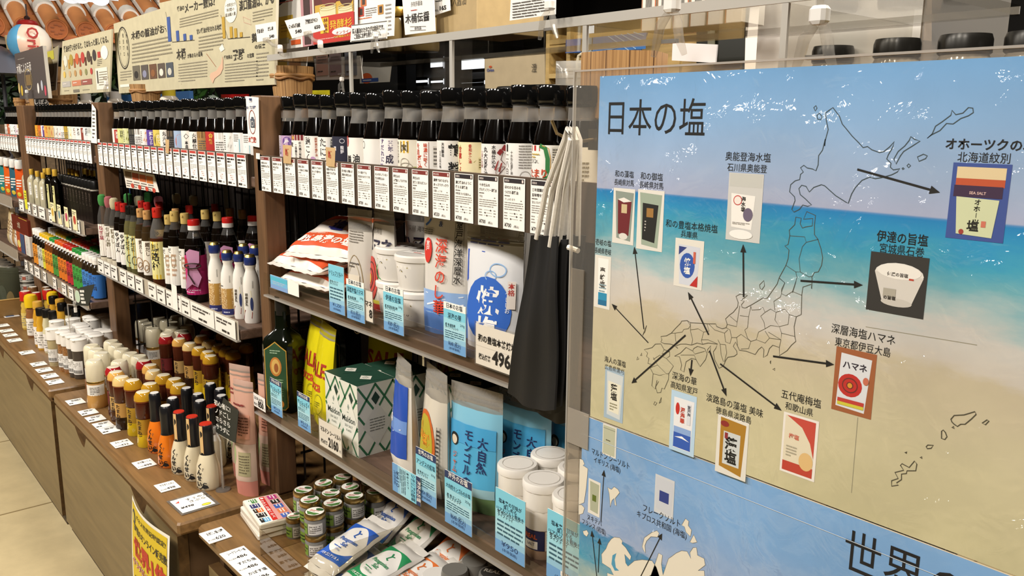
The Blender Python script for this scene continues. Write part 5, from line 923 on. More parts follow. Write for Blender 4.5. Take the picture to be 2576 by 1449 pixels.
tr = tray(); p = at(652, 1318, 'z', ZC+.02)
for i in range(3):
    o = obj('salt_set_box', tr); o.location = (-1.262+.002*i, -.063+.0015*i, ZC+.0003+.0096*i); o.rotation_euler = (0, 0, (-.13, -.09, -.14)[i])
    tag(o, f'flat salt assortment box, {("bottom", "middle", "top")[i]} of the front stack at the counter corner', 'box', 'flat salt assortment boxes')
for i in range(2):
    o = obj('salt_set_box', tr); o.location = (-1.235, .052+.001*i, ZC+.0003+.0096*i); o.rotation_euler = (0, 0, -.12)
    tag(o, f'flat salt assortment box behind the jars, {("lower", "upper")[i]} one', 'box', 'flat salt assortment boxes')
def jar():
    r, h = .0168, .0355
    g = MB().lathe([(.001, 0), (r*.94, 0), (r, .003), (r, h*.66), (r*.9, h*.78), (r*.84, h*.82)], 'b3ab94:c.25', 18); g.lathe([(.001, .001), (r*.9, .0012), (r*.9, h*.62), (.001, h*.62)], '6b6a3c', 14)
    ld = MB().lathe([(r*.97, h*.76), (r*1.0, h*.78), (r*1.0, h*.95), (r*.95, h), (.001, h)], 'b89a5c:m', 20); m = flat(0, 0, h); ld.ell(m, 0, 0, r*.86, r*.86, 'ece8de', .0002); ld.poly(m, [(-r*.75, -r*.2), (-r*.3, -r*.75), (r*.4, -r*.7), (r*.7, -r*.25), (0, -r*.3)], '4f7a3a', .0004); ld.ell(m, r*.25, r*.45, r*.4, r*.25, '355c30', .0004, 10); ld.bars(m, -r*.55, -r*.15, r*.4, r*.2, 2, 'b5402c', .0005)
    q = cyl(r*1.01, h*.1); l = MB(); l.rect(q, -r*1.6, 0, -r*.2, h*.5, '7c9a3c', 0, 6, 1, True); l.bars(q, -r*1.5, h*.08, -r*.3, h*.4, 2, '2c3a1c', .0002); l.rect(q, -r*.1, 0, r*1.3, h*.5, 'dedbd4', 0, 6, 1, True); l.bars(q, r*.0, h*.06, r*1.2, h*.42, 4, '6b6660', .0002)
    return proto([('jar', g), ('lid', ld), ('label', l)])
jr = jar()
J = [(763, 1231), (814, 1214), (779, 1256), (832, 1239), (862, 1199), (881, 1223), (837, 1264), (891, 1246), (792, 1286)]
for i, (a, b) in enumerate(J):
    x, y = top_at(a, b, ZC, .0718)
    for k in (0, 1):
        place(jr, 'spice_jar', f'{("lower", "upper")[k]} gold-lidded jar of the {nth(i)} two-jar pile, counted from the back left', 'jar', (x, y, ZC+.0003+.036*k), .5+.4*((i*3) % 4), 'stacked gold-lidded jars')
for i, (a, b) in enumerate(((740, 1297), (930, 1212), (944, 1233), (905, 1180), (950, 1196))):
    x, y = top_at(a, b, ZC, .0358 if i == 0 else .06)
    place(jr, 'spice_jar', ('single gold-lidded jar at the left front of the jars', 'single gold-lidded jar in the shade, left of three', 'single gold-lidded jar in the shade behind the piles', 'gold-lidded jar at the back under the shelf', 'gold-lidded jar at the back right under the shelf')[i], 'jar', (x, y, ZC), 1.0, 'stacked gold-lidded jars', (.8, .8, 1) if i == 0 else (1, 1, 1.65))
def pata(col, s1, s2, tx2):
    return PA(('r', -.029, -.042, .029, .036, 'e9e6e0:s'), ('s', -.029, .029, lambda x: .036-.026*(x/.029)**2*.9-.002, lambda x: .036, col), ('s', -.029, .029, lambda x: -.042, lambda x: -.030+.014*(x/.029)**2, col), ('l', [(-.003, .026), (.001, .020), (-.001, .012), (.004, .010)], .0026, s1), ('l', [(.001, .020), (.006, .022)], .002, s1), ('t', 0, -.002, .0095, 'Patagonian', s1, .02), ('t', 0, -.0115, .0095, 'Salt', s1, .02), ('b', -.014, -.018, .014, -.0145, 1, s1), ('t', 0, -.0235, .006, tx2, s1, .0), ('t', 0, -.038, .0055, 'パタゴニアソルト', 'f2efe8', .02))
def film_bag(art):
    b = pillow(.066, .112, .017, 'd9d5cd:g', art); return b.mesh('salt_bag')
pb_, pg_, po_ = film_bag(pata('2158b8', '2a5cb0', '', 'Fine')), film_bag(pata('1f8a52', '2a8a55', '', 'Medium')), film_bag(pata('d8702c', 'd8702c', '', 'Coarse'))
BAGS = [(pb_, 876, 1418, .400, -.03, .12, .05, 'blue and white salt bag, lower one of the front pair'), (pb_, 884, 1368, .424, -.02, .28, .12, 'blue and white salt bag on top at the front'), (pb_, 985, 1300, .412, .0, .55, .1, 'blue salt bag tilted at the back between the jars and green bags'),
        (pg_, 962, 1425, .414, -.02, .2, -.02, 'green and white salt bag at the front'), (pg_, 1050, 1345, .418, .0, .5, .0, 'green salt bag propped up behind the front green one'), (po_, 1040, 1448, .408, .0, .2, -.05, 'orange salt bag at the bottom edge of the photo'), (po_, 1122, 1402, .412, .0, .45, -.05, 'orange salt bag propped up behind, below the shelf')]
for me, px, py, z, dy, tilt, rz, lb in BAGS:
    p = at(px, py, 'z', z); o = obj('salt_bag', me); o.location = (p.x, p.y, z-.011); o.rotation_euler = (tilt, 0, rz); tag(o, lb, 'salt bag', 'white salt bags lying on the counter')
def greyjar(txt):
    r, h = .0215, .075
    g = MB().lathe([(.001, 0), (r*.95, 0), (r, .004), (r, h*.6), (r*.85, h*.68)], 'c9b9a2:g', 18)
    c = MB().lathe([(r*.93, h*.64), (r*.97, h*.66), (r*.97, h*.93), (r*.9, h), (.001, h)], '77756f:s', 18)
    if txt: c.ell(flat(0, 0, h), 0, 0, r*.8, r*.8, '2e2c28', .0002); c.text(flat(0, 0, h), 0, -.002, r*.55, 'REAL', 'b5b1a6', .0004, 'c', bold=.03)
    return proto([('jar', g), ('cap', c)])
g0, g1 = greyjar(0), greyjar(1)
for i, (a, b, t) in enumerate(((1144, 1432, 0), (1194, 1410, 0), (1244, 1400, 0), (1281, 1434, 0), (1238, 1440, 1), (1290, 1398, 0))):
    x, y = top_at(a, b, ZC, .075); place(g1 if t else g0, 'salt_jar', f'grey-capped salt jar under the low shelf, {nth(i)} from left' if not t else 'grey-capped salt jar with a dark printed lid', 'jar', (x, y, ZC+.0003), .5, 'grey-capped salt jars', (.9, .9, 1))
x, y = top_at(1098, 1444, ZC, .06); place(proto([('jar', MB().lathe([(.001, 0), (.02, .0), (.02, .05)], 'c9b9a2:g', 16)), ('cap', MB().lathe([(.0205, .045), (.0205, .058), (.019, .06), (.001, .06)], 'e9e6df:s', 16))]), 'salt_jar', 'white-capped jar at the bottom edge beside the orange bag', 'jar', (x, y, ZC+.0003))
# clear divider trays
t = thing('clear_tray', 'clear acrylic tray around the jars and salt bags', 'tray', (-1.17, -.115, ZC))
for a, bq in (((0, 0, 0), (.62, .0016, .045)), ((0, 0, 0), (.0016, .2, .05)), ((.155, .004, 0), (.0016, .2, .06)), ((.30, .004, 0), (.0016, .2, .06))): obj('clear_pane', MB().hull(a, *bq, 'ece9e2:c'), t)
# ------------------------------------------------------------------ price cards lying on the counters
def flatcard(px, py, w, d, label, rows=1, big=None, rz=.02):
    p = at(px, py, 'z', ZC+.001); c = MB(); c.hull((-w/2, -d/2, 0), w, d, .0008, 'efece4'); m = plane((w/2, -d/2, .0009), (0, 1, 0), (-1, 0, 0)) # read from the end of the aisle
    for k in range(rows):
        y0 = w*k/rows; wk = w/rows
        if big:
            c.text(m, d*.2, y0+wk*.62, wk*.26, big[k][0], K, .0001, fit=d*.72, bold=.02); c.text(m, d*.06, y0+wk*.16, wk*.13, '税込価格', K, .0001, fit=d*.3); c.text(m, d*.38, y0+wk*.14, wk*.3, big[k][1], K, .0001, fit=d*.42, bold=.02)
        else:
            c.bars(m, d*.3, y0+wk*.58, d*.92, y0+wk*.86, 2, K, .0001, .6, 2); c.bars(m, d*.06, y0+wk*.2, d*.5, y0+wk*.38, 1, K, .0001, .8, 2)
    o = obj('price_card', c); o.location = p; o.rotation_euler = (0, 0, rz); return tag(o, label, 'price card', 'price cards lying on the counters')
for i, (px, py) in enumerate(((190, 1011), (222, 1037), (240, 1053), (259, 1069), (275, 1082), (306, 1116), (363, 1167), (421, 1224))):
    flatcard(px, py, .040 if i else .044, .036, f'white price card on the middle counter edge, {nth(i)} from the far end', 1, None if i < 5 else [(('おろしポン酢', '432'), ('ほろ酔いくん', '498'), ('サラダくんせい', '498'))[i-5]])
for i, (px, py) in enumerate(((6, 819), (16, 832), (26, 843), (37, 856), (68, 887), (97, 916), (111, 931), (125, 946), (138, 961))): flatcard(px, py, .042, .036, f'white price card on the left counter edge, {nth(i)} from the far end')
flatcard(542, 1347, .044, .038, 'white price card reading 620 on the right counter corner', 1, [('お試し塩10種', '620')]); flatcard(622, 1420, .115, .04, 'long white price card with three prices at the bottom of the photo', 3, [('かぼす塩', '486'), ('すだち塩', '486'), ('シークワーサー塩', '486')])
p = at(486, 1265, 'z', ZC+.001); c = MB(); c.hull((-.036, -.034, 0), .072, .068, .0008, 'cfc7b8:c.1'); c.hull((-.03, -.03, .0009), .06, .058, .0003, 'f2eee6'); m = plane((.03, -.03, .0014), (0, 1, 0), (-1, 0, 0))
c.text(m, .022, .043, .0105, 'すゞやか', K, .0001); c.text(m, .024, .032, .0105, 'さぷらい', K, .0001); c.text(m, .004, .016, .011, '¥498', K, .0001, bold=.02, slant=.2); c.poly(m, [(.004, .045), (.012, .05), (.010, .042)], 'c5402c', .0001); c.ell(m, .045, .008, .008, .0045, 'd9cf3c', .0001); c.ring(m, .045, .008, .008, .0045, .0008, '6b6420', .0002)
o = obj('handwritten_card', c); o.location = p; o.rotation_euler = (0, 0, .03); tag(o, 'larger handwritten laminated card with a yellow fish at the counter corner', 'price card')
# ------------------------------------------------------------------ price labels in the shelf rails
def raillabels(spec, y, z, h, label, group, pic=False):
    for i, (x0, x1) in enumerate(spec):
        w = x1-x0; c = MB(); m = front(0, 0, 0); c.hull((0, 0, 0), w, .0004, h, 'ece8e0' if not pic else 'e6dcae')
        if pic: c.ell(m, w*.5, h*.5, w*.3, h*.22, ('c9a23a', '6f8a8a', 'b03a5a', 'b0402c')[i % 4], .0002); c.bars(m, w*.1, h*.75, w*.9, h*.92, 2, '57524a', .0002)
        else: c.bars(m, w*.1, h*.5, w*.85, h*.84, 2, '4c4742', .0002, .6, 2); c.bars(m, w*.35, h*.1, w*.9, h*.26, 1, '2b2723', .0002, .8, 2); c.rect(m, 0, 0, w*.012, h, '8a857c', .0002)
        o = obj('rail_label', c); o.location = (x0, y, z); tag(o, f'{label}, {nth(i)} from the left', 'rail label', group)
raillabels([(a, a+.052) for a in (-2.295, -2.238, -2.180, -2.105, -2.046, -1.985, -1.895, -1.838)]+[(-1.778, -1.742), (-1.738, -1.690), (-1.688, -1.640), (-1.638, -1.515), (-1.512, -1.416)], -.0375, .675, .034, 'white price label in the middle shelf rail', 'price labels of the middle shelf rail')
raillabels([(-3.19, -3.12), (-3.06, -3.02), (-2.98, -2.93), (-2.90, -2.82), (-2.77, -2.73), (-2.64, -2.60), (-2.55, -2.51), (-2.46, -2.42)], -.0435, .759, .035, 'white price label in the upper left rail', 'price labels of the upper left rail')
raillabels([(-2.725, -2.685), (-2.645, -2.605), (-2.565, -2.525), (-2.48, -2.435)], -.0455, .765, .055, 'cream picture card over the upper left rail', 'picture cards of the upper left rail', True)
raillabels([(-3.2, -3.16), (-3.12, -3.08), (-3.05, -2.98), (-2.93, -2.89), (-2.8, -2.76), (-2.69, -2.64), (-2.61, -2.56)], -.0435, .554, .034, 'white price label in the lower left rail', 'price labels of the lower left rail')
c = MB(); c.hull((0, 0, 0), .035, .0005, .06, 'd9d62c'); c.bars(front(0, 0, 0), .005, .03, .03, .055, 3, '7a781c', .0002); o = obj('rail_label', c); o.location = (-3.09, -.0445, .77); tag(o, 'bright yellow card over the upper left rail', 'rail label')
c = MB(); c.hull((0, 0, 0), .03, .0005, .052, 'efece4'); o = obj('rail_label', c); o.location = (-1.735, -.0395, .676); tag(o, 'blank white card standing up from the middle shelf rail', 'rail label')
# signs on clear clips
def diamond_sign(base_px, base_py, quad, lab, art):
    """chalkboard-style card held by a clear clip stand; quad corners in photo pixels at the card's own depth"""
    b = at(base_px, base_py, 'z', ZC); t = thing('clip_sign', lab, 'sign', b)
    d = Vector((b.x, b.y-CAMY, 0)).normalized(); ya = b.y
    P = [at(x, y, 'y', ya)-b for x, y in quad]; u = (P[1]-P[0]).normalized(); n = u.cross(P[3]-P[0]).normalized()*-1; v = n.cross(u)*-1
    c = MB(); pl = plane(P[0], u, (P[3]-P[0])-u*(P[3]-P[0]).dot(u)); vv = ((P[3]-P[0])-u*(P[3]-P[0]).dot(u)).normalized()
    pts = [((p-P[0]).dot(u), (p-P[0]).dot(vv)) for p in P]; c.slab(pl, pts, .0008, '1d231e', '1d231e'); W_, H_ = pts[1][0], pts[3][1]
    art(c, pl, W_, H_); obj('card', c, t)
    low = min(P, key=lambda q: q.z); c = MB(); c.tube([(0, 0, .003), (0, 0, max(.01, low.z-.012)), low*.98+Vector((0, 0, .004))], .0016, 'e6e2da:c.3', 8); c.lathe([(.014, 0), (.013, .002), (.003, .004), (.003, .02), (.0022, .03)], 'e6e2da:c.1', 14); obj('clear_clip', c, t)
    c = MB(); c.hull((low.x-.006, low.y-.005, low.z-.004), .012, .008, .014, 'e9e6e0:c.25', .002); c.lathe([(.004, 0), (.004, .012)], 'ece9e2:s', 10, (low.x, low.y-.001, max(.0, low.z-.018))); obj('grip', c, t)
def ds1(c, m, W_, H_): c.line(m, [(W_*.1, -.001), (W_*.9, -.001)], .0004, 'e9e6de', .0006); [c.text(m, W_*.1, H_*(.72-.2*i), H_*.15, s, 'e4e2da', .0006, fit=W_*(.8-.05*i), bold=.02) for i, s in enumerate(('初心者に!', 'ノドごし', 'さらさら', 'サラダに'))]
diamond_sign(562, 1232, [(541, 1085), (592, 1115), (600, 1035), (562, 1000)], 'black handwritten diamond sign on a clear clip by the pink bags', ds1)
def ds2(c, m, W_, H_): c.ell(m, W_*.28, H_*.5, W_*.2, H_*.33, 'b9cdb4', .0006); c.ring(m, W_*.28, H_*.5, W_*.2, H_*.33, .001, 'e9e6de', .0008); [c.bars(m, W_*.52, H_*(.12+.2*i), W_*.9, H_*(.26+.2*i), 1, 'e4e2da', .0006, .9, 2) for i in range(4)]
diamond_sign(186, 935, [(190, 768), (222, 770), (237, 715), (201, 723)], 'black chalk-style sign with a pale green oval on a tall clear clip', ds2)
# yellow leaflet hanging on the cabinet front
t = thing('leaflet', 'yellow leaflet reading 世界1位 hanging over the cabinet front', 'leaflet', (-1.60, -.195, .12)); c = MB()
P0, P1, P2 = at(345, 1258, 'y', -.195), at(440, 1390, 'y', -.195), at(333, 1449, 'y', -.195); WL, HL = .165, .235; top = .345
def lm(x, y, h): return Vector((x, -.020*sin(pi*min(1, max(0, x/WL)))*(y/HL)**2*.6+.012*(y/HL)**2-h, y-.03*(1 if 0 else 0)*x))
c.rect(lm, 0, 0, WL, HL, 'efece2', 0, 12, 10, True); c.rect(lm, .006, .006, WL-.006, HL-.006, 'd9bd24', .0006, 12, 10, True)
c.ell(lm, .022, HL-.03, .011, .014, '4a4a4a', .0012); c.ell(lm, .022, HL-.03, .007, .009, 'c9b84a', .0016)
c.text(lm, .04, HL-.026, .0115, 'ギネス世界記録認定!', '2a2a24', .0012, fit=.115, bold=.015); c.text(lm, .02, HL-.056, .018, '1時間のオンライン販売数', '2a2a24', .0012, fit=.138, bold=.02); c.text(lm, .018, HL-.105, .042, '世界1位', 'b8301f', .0014, fit=.14, bold=.05); c.text(lm, .010, HL-.130, .017, 'サラダがメイン料理に', 'ece6da', .0016, fit=.145, bold=.06); c.text(lm, .010, HL-.130, .017, 'サラダがメイン料理に', 'c23a34', .0019, fit=.145, bold=.01)
c.text(lm, .012, HL-.168, .022, '1時間で約2万本', '2a2a24', .0012, fit=.14, bold=.02); c.text(lm, .012, HL-.198, .02, '話題のくんせい', '2a2a24', .0012, fit=.12, bold=.02)
obj('sheet', c, t); t.scale = (1.27, 1, 1)
# ================================================================== on top of the island: signs, buckets, acrylic stand
class PXP:
    """photo pixels on the vertical plane y=yp of the place"""
    def __init__(s, yp): s.y = yp
    def __call__(s, px, py): p = at(px, py, 'y', s.y); return p.x, p.z
    def k(s, px, py): return depth(at(px, py, 'y', s.y))/FPX
    def txt(s, b, px0, px1, py, hpx, t, col, h, bold=.015, org=(0, 0), res=2):
        x0, z0 = s(px0, py); x1, z1 = s(px1, py); xm, zm = s((px0+px1)/2, py); q = s.k((px0+px1)/2, py)
        b.text(front(org[0], s.y, org[1]), x0-org[0], zm-org[1], hpx*q/.86, t, col, h, fit=x1-x0, bold=bold, res=res)
def on_plane(yp, base=None): return lambda x, z, h: Vector((x, yp-h, z))
def sheet(name, label, cat, yp, quad, t, col, art, group=None, edge=None):
    """a board standing in the plane y=yp with these photo corners"""
    P = PXP(yp); pts = [P(*q) for q in quad]; b = MB(); m = on_plane(yp); b.slab(m, pts, t, col, edge or col)
    if art: art(b, m, P)
    return tag(obj(name, b), label, cat, group)
CRMP = 'c6bd9c:n40'
def lines(b, m, P, x0, y0, x1, y1, n, col, slope=-.09, h=.0008, th=.34):
    """rows of small print between photo points, rows running along the board"""
    for j in range(n):
        yy = y0+(y1-y0)*(j+.5)/n; a = P(x0, yy); c = P(x1, yy+slope*(x1-x0)); q = P.k(x0, yy)*(y1-y0)/n*th; x = a[0]; rnd = random.Random(j+int(x0))
        zz = (a[1]+c[1])/2; end = a[0]+(c[0]-a[0])*(1 if j < n-1 else .6)
        while x < end-.0005:
            l = min(end-x, rnd.uniform(.006, .02)); b.rect(m, x, zz-q/2, x+l*.92, zz+q/2, col, h); x += l
def boxp(b, m, P, x0, y0, x1, y1, col, h=.001):
    (a, c), (d, e) = P(x0, (y0+y1)/2), P(x1, (y0+y1)/2); t = P((x0+x1)/2, y0)[1]; u = P((x0+x1)/2, y1)[1]; b.rect(m, a, u, d, t, col, h)
def oval(b, m, P, px, py, rx, ry, col, h=.001, ring=None):
    x, z = P(px, py); k = P.k(px, py); ax = abs(P(px+rx, py)[0]-P(px-rx, py)[0])/2
    if ring: b.ring(m, x, z, ax, ry*k, ring*k, col, h, 26)
    else: b.ell(m, x, z, ax, ry*k, col, h)
DK = '3a352a'
def artL(b, m, P):
    oval(b, m, P, 311, 121, 14, 50, DK, .0008, 3.5); oval(b, m, P, 311, 121, 11, 45, DK, .001, 1)
    for i, s in enumerate(('木桶職人', '復活プロ', 'ジェクト')):
        x, z = P(318-9*i, 84); b.text(m, x, z, 11*P.k(310, 110), s, DK, .0008, vert=True, bold=.0, res=1, lead=1.35)
    P.txt(b, 330, 470, 84, 19, '木桶の醤油がおもしろい', DK, .0008, .02); lines(b, m, P, 332, 100, 450, 158, 6, '8f8770', -.07)
    for i in range(5): boxp(b, m, P, 335+21*i, 165-3.3*i*.6, 353+21*i, 202-2*i, ('6b6454', '57504a', '6a4a34', '5a4e44', '4c525a')[i]); oval(b, m, P, 344+21*i, 188-2*i, 5, 9, ('2f2b26', '8a8aa0', '8a5a34', 'e0dccc', 'c9c4b4')[i], .0014)
    lines(b, m, P, 303, 178, 331, 205, 4, '968e78'); boxp(b, m, P, 303, 212, 326, 219, 'ebe6d6')
def artR(b, m, P):
    P.txt(b, 446, 464, 26, 11, '醤油の', DK, .0008); P.txt(b, 464, 541, 22, 22, 'メーカー数は?', DK, .0008, .02); lines(b, m, P, 452, 40, 550, 68, 4, '8f8770', -.14)
    for i, (x, y) in enumerate(((422, 42), (444, 77), (462, 85), (478, 88))): boxp(b, m, P, x, y, x+7+(i < 1), 105-i*1.6, '3a5596')
    for i, (x, y) in enumerate(((560, 42), (579, 67), (590, 71), (604, 81))): boxp(b, m, P, x, y, x+7, 97-i*1.2, 'b8942e')
    for x0, y0, x1, y1 in ((417, 30, 434, 106), (556, 38, 574, 98)):
        a, c = P(x0, y0), P(x1, y1); b.line(m, [a, (c[0], c[1]), P(x1+56, y1-5)], .0012, DK, .0009)
    P.txt(b, 495, 558, 79, 12, '甘い醤油が好まれる地域', DK, .0008); lines(b, m, P, 500, 88, 562, 132, 5, '8f8770', -.1)
    oval(b, m, P, 581, 24, 16, 32, 'ece8da', .0009)
    for i, s in enumerate(('一世帯当たり', '年間の', '醤油購入量')): P.txt(b, 568+3*(i == 1), 594-3*(i == 1), 16+12*i, 8, s, DK, .0012, .0, res=1)
    P.txt(b, 602, 690, 16, 24, '淡口醤油は、がる', DK, .0008, .02); lines(b, m, P, 636, 26, 686, 56, 4, '8f8770', -.12)
    P.txt(b, 445, 468, 147, 24, '木桶', DK, .0008, .02); P.txt(b, 472, 510, 143, 10, 'が集まる小豆島', DK, .0008); lines(b, m, P, 449, 156, 522, 207, 7, '968e78', -.04)
    P.txt(b, 564, 585, 148, 9, '愛知県は', DK, .0008); P.txt(b, 586, 616, 148, 24, '発酵', DK, .0008, .02); P.txt(b, 622, 639, 144, 10, 'の宝庫', DK, .0008); lines(b, m, P, 566, 156, 650, 207, 7, '968e78', -.03)
    P.txt(b, 634, 650, 104, 20, '麹', DK, .0008, .02); P.txt(b, 641, 668, 121, 10, 'の伝来', DK, .0008); lines(b, m, P, 645, 130, 676, 205, 8, '968e78', -.03)
    for pts in ([(552, 122), (560, 110), (566, 124), (557, 131)], [(560, 141), (557, 160), (545, 178), (531, 184), (528, 193), (536, 210), (541, 198), (556, 186), (562, 172), (562, 150)]): b.poly(m, [P(*q) for q in pts], 'd9b294' if len(pts) > 4 else 'ece8da', .0009)
    b.line(m, [P(520, 135), P(544, 168)], .0012, 'a8603c', .001); b.line(m, [P(612, 42), P(630, 50), P(632, 62), P(614, 56), P(612, 42)], .001, 'c9a08a', .001)
sheet('info_panel', 'cream panel about wooden-barrel soy sauce with an oval emblem and five photos', 'panel', .178, [(299.5, 235), (462, 224), (410, 20), (285.5, 60)], .006, CRMP, artL, None, 'e3dcc4')
sheet('info_panel', 'large cream panel with blue and yellow bar charts titled メーカー数', 'panel', .170, [(461, 224), (690, 213), (696, -62), (399, 8)], .006, CRMP, artR, None, 'e3dcc4')
def artS(b, m, P):
    P.txt(b, 160, 274, 118, 15, '醤油を使い分けると、食はもっと楽しくなる。', DK, .0008, .015)
    for i in range(6): boxp(b, m, P, 158+14*i, 152-3.5*i*.6, 162+14*i, 176-2.8*i, ('c9b07a', 'b58a3a', 'a05a34', 'a04a34', '5a3a28', '4a3a30')[i])
    for i in range(6): oval(b, m, P, 165+14.5*i, 154-3*i, 4.6, 14, ('ddd6c4', 'a8923a', 'c4603a', 'b84038', '574436', '3f3a38')[i], .001); oval(b, m, P, 163+13.5*i, 188-1.8*i, 3, 8, ('d9b85a', 'c9a87a', 'b8905a', 'b87a4a', '8a8a5a', 'b8403a')[i], .001)
    for i, c in enumerate(('b5b0a8', 'c98060', '9a5a50')): boxp(b, m, P, 157+25*i-(i > 1)*1, 205-3*i, 178+27*i, 219-3*i, c); lines(b, m, P, 160+25*i, 208-3*i, 174+27*i, 214-3*i, 1, 'e6dcd0', 0, .0016)
    boxp(b, m, P, 185, 225, 200, 232, '7a7466'); lines(b, m, P, 162, 226, 182, 231, 1, '968e78'); lines(b, m, P, 208, 224, 238, 229, 1, '968e78'); oval(b, m, P, 263, 132, 9, 17, 'ebe8de', .001); boxp(b, m, P, 242, 170, 272, 225, 'e6e1d2', .0008); lines(b, m, P, 250, 178, 270, 216, 6, '968e78', -.02, .0012); boxp(b, m, P, 245, 178, 248, 210, '4a4438', .0012); boxp(b, m, P, 246, 130, 253, 145, 'b8403a', .001); lines(b, m, P, 245, 148, 257, 166, 4, '8a8474', 0, .0012)
sheet('info_panel', 'smaller cream panel with rows of coloured ovals about choosing soy sauce', 'panel', .16, [(151, 239), (275, 231), (281, 73), (157, 104)], .005, CRMP, artS, None, 'e3dcc4')
def artD(b, m, P):
    P.txt(b, 43, 80, 181, 22, '木桶による伝承', 'd6d0c8', .0008, .01, res=1); oval(b, m, P, 72, 200, 9, 25, 'a89468', .001, 3); boxp(b, m, P, 66, 188, 79, 215, '7a6440'); lines(b, m, P, 45, 146, 74, 150, 1, '9a948c')
    for x, y, c in ((49, 222, 'b8a06a'), (56, 228, 'c9a83a'), (97, 222, 'e0dcd4'), (106, 215, 'b5b8c0'), (115, 228, 'c04a5a')): oval(b, m, P, x, y, 2.4, 13, c, .001)
sheet('picture_book', 'grey-brown picture book standing with its cover outward in front of the lantern', 'book', .12, [(50, 249), (122, 247), (107, 115), (36, 136)], .012, '5d5552:s', artD, None, 'd9d4c8')
sheet('photo_card', 'tilted photo card with noodles behind the grey picture book', 'card', .20, [(118, 232), (140, 226), (147, 114), (106, 140)], .004, '9a9070', lambda b, m, P: (oval(b, m, P, 126, 170, 9, 26, '6a5a30'), boxp(b, m, P, 120, 128, 136, 150, 'b8b03a', .0008), lines(b, m, P, 123, 205, 137, 226, 3, '2a2622', 0)), None, 'e6e2d6')
# --- wooden buckets
def bucket():
    r, h = .046, .088
    b = MB().lathe([(.001, 0), (r*.80, 0), (r*1.0, h), (r*.93, h), (r*.76, .008), (.001, .008)], 'stave', 40)
    hp = MB(); pts = [(r*.985*cos(t), r*.985*sin(t), h*.82) for t in [i*2*pi/36 for i in range(36)]]; hp.tube(pts, .0034, 'a87a44:n200', 8, True); hp.tube([(x*1.005, y*1.005, z-.0045+.002*sin(i*1.1)) for i, (x, y, z) in enumerate(pts)], .0026, '96693a:n200', 8, True)
    return proto([('staves', b), ('hoop', hp)])
bk = bucket(); TB = 1.0655
def bput(px, py, w, y, lb, z=TB):
    p = at(px, py, 'y', y); s = w*depth(p)/FPX/.092; place(bk, 'wooden_bucket', lb, 'bucket', (p.x, y, z), .4+px*.01, 'small wooden buckets on the island top', (s, s, max(.3, (p.z-z)/.088)))
bput(734, 168, 107, .215, 'large wooden bucket with a twisted hoop standing behind the post'); bput(365, 213, 73, .19, 'wooden bucket in front of the left cream panel'); bput(150, 241, 55, .18, 'small wooden bucket below the coloured-oval panel'); bput(48, 246, 27, .15, 'tiny wooden bucket at the far left'); bput(88, 248, 50, .26, 'dim wooden bucket behind the picture book')
p = at(1572, 134, 'y', .09); b = MB().lathe([(.001, 0), (.047, 0), (.047, p.z-TB), (.043, p.z-TB), (.043, .01), (.001, .01)], 'stave', 6); o = obj('wooden_tub', b); o.location = (p.x, .09, TB); o.rotation_euler = (0, 0, .42); tag(o, 'six-sided wooden tub partly behind the top of the blue poster', 'tub')
t = thing('wooden_barrel', 'tall wooden barrel with a black label at the left photo edge', 'barrel', (-3.98, .26, TB)); b = MB().lathe([(.001, 0), (.085, 0), (.1, .2), (.094, .2), (.08, .02), (.001, .02)], 'stave', 32); obj('staves', b, t); b = MB(); b.tube([(.097*cos(i*pi/16), .097*sin(i*pi/16), .14) for i in range(32)], .004, 'a87a44:n200', 8, True); obj('hoop', b, t)
b = MB(); m = cyl(.094, .03, -pi/2+.9); b.rect(m, -.035, 0, .035, .075, '1d1a18', .002, 6, 1); b.text(m, 0, .02, .022, 'しぼみ', 'e4e0d8', .003, 'c', bold=.03); obj('label', b, t)
# --- acrylic cubby stand
AX0, AX1, AY, AZ = -1.645, -.36, .15, 1.1765
t = thing('acrylic_stand', 'clear acrylic stand with frosted edges spanning the right of the island top', 'display stand', (AX0, AY, TB)); FE = 'b5b1a8:s'
obj('shelf_plate', MB().hull((0, .004, AZ-TB), AX1-AX0, .26, .011, 'f0efec:c'), t); obj('front_edge', MB().hull((0, 0, AZ-TB), AX1-AX0, .004, .0115, FE), t)
for x in (-1.315, -1.022, -.748, -.475): obj('upright', MB().hull((x-AX0-.003, .004, .0005), .006, .26, AZ-TB-.001, 'f0efec:c'), t); obj('upright_edge', MB().hull((x-AX0-.0035, 0, .0005), .007, .004, AZ-TB-.001, FE), t)
obj('rear_edge', MB().hull((0, .264, AZ-TB+.002), AX1-AX0, .002, .008, 'bdb9b0:c.4'), t)
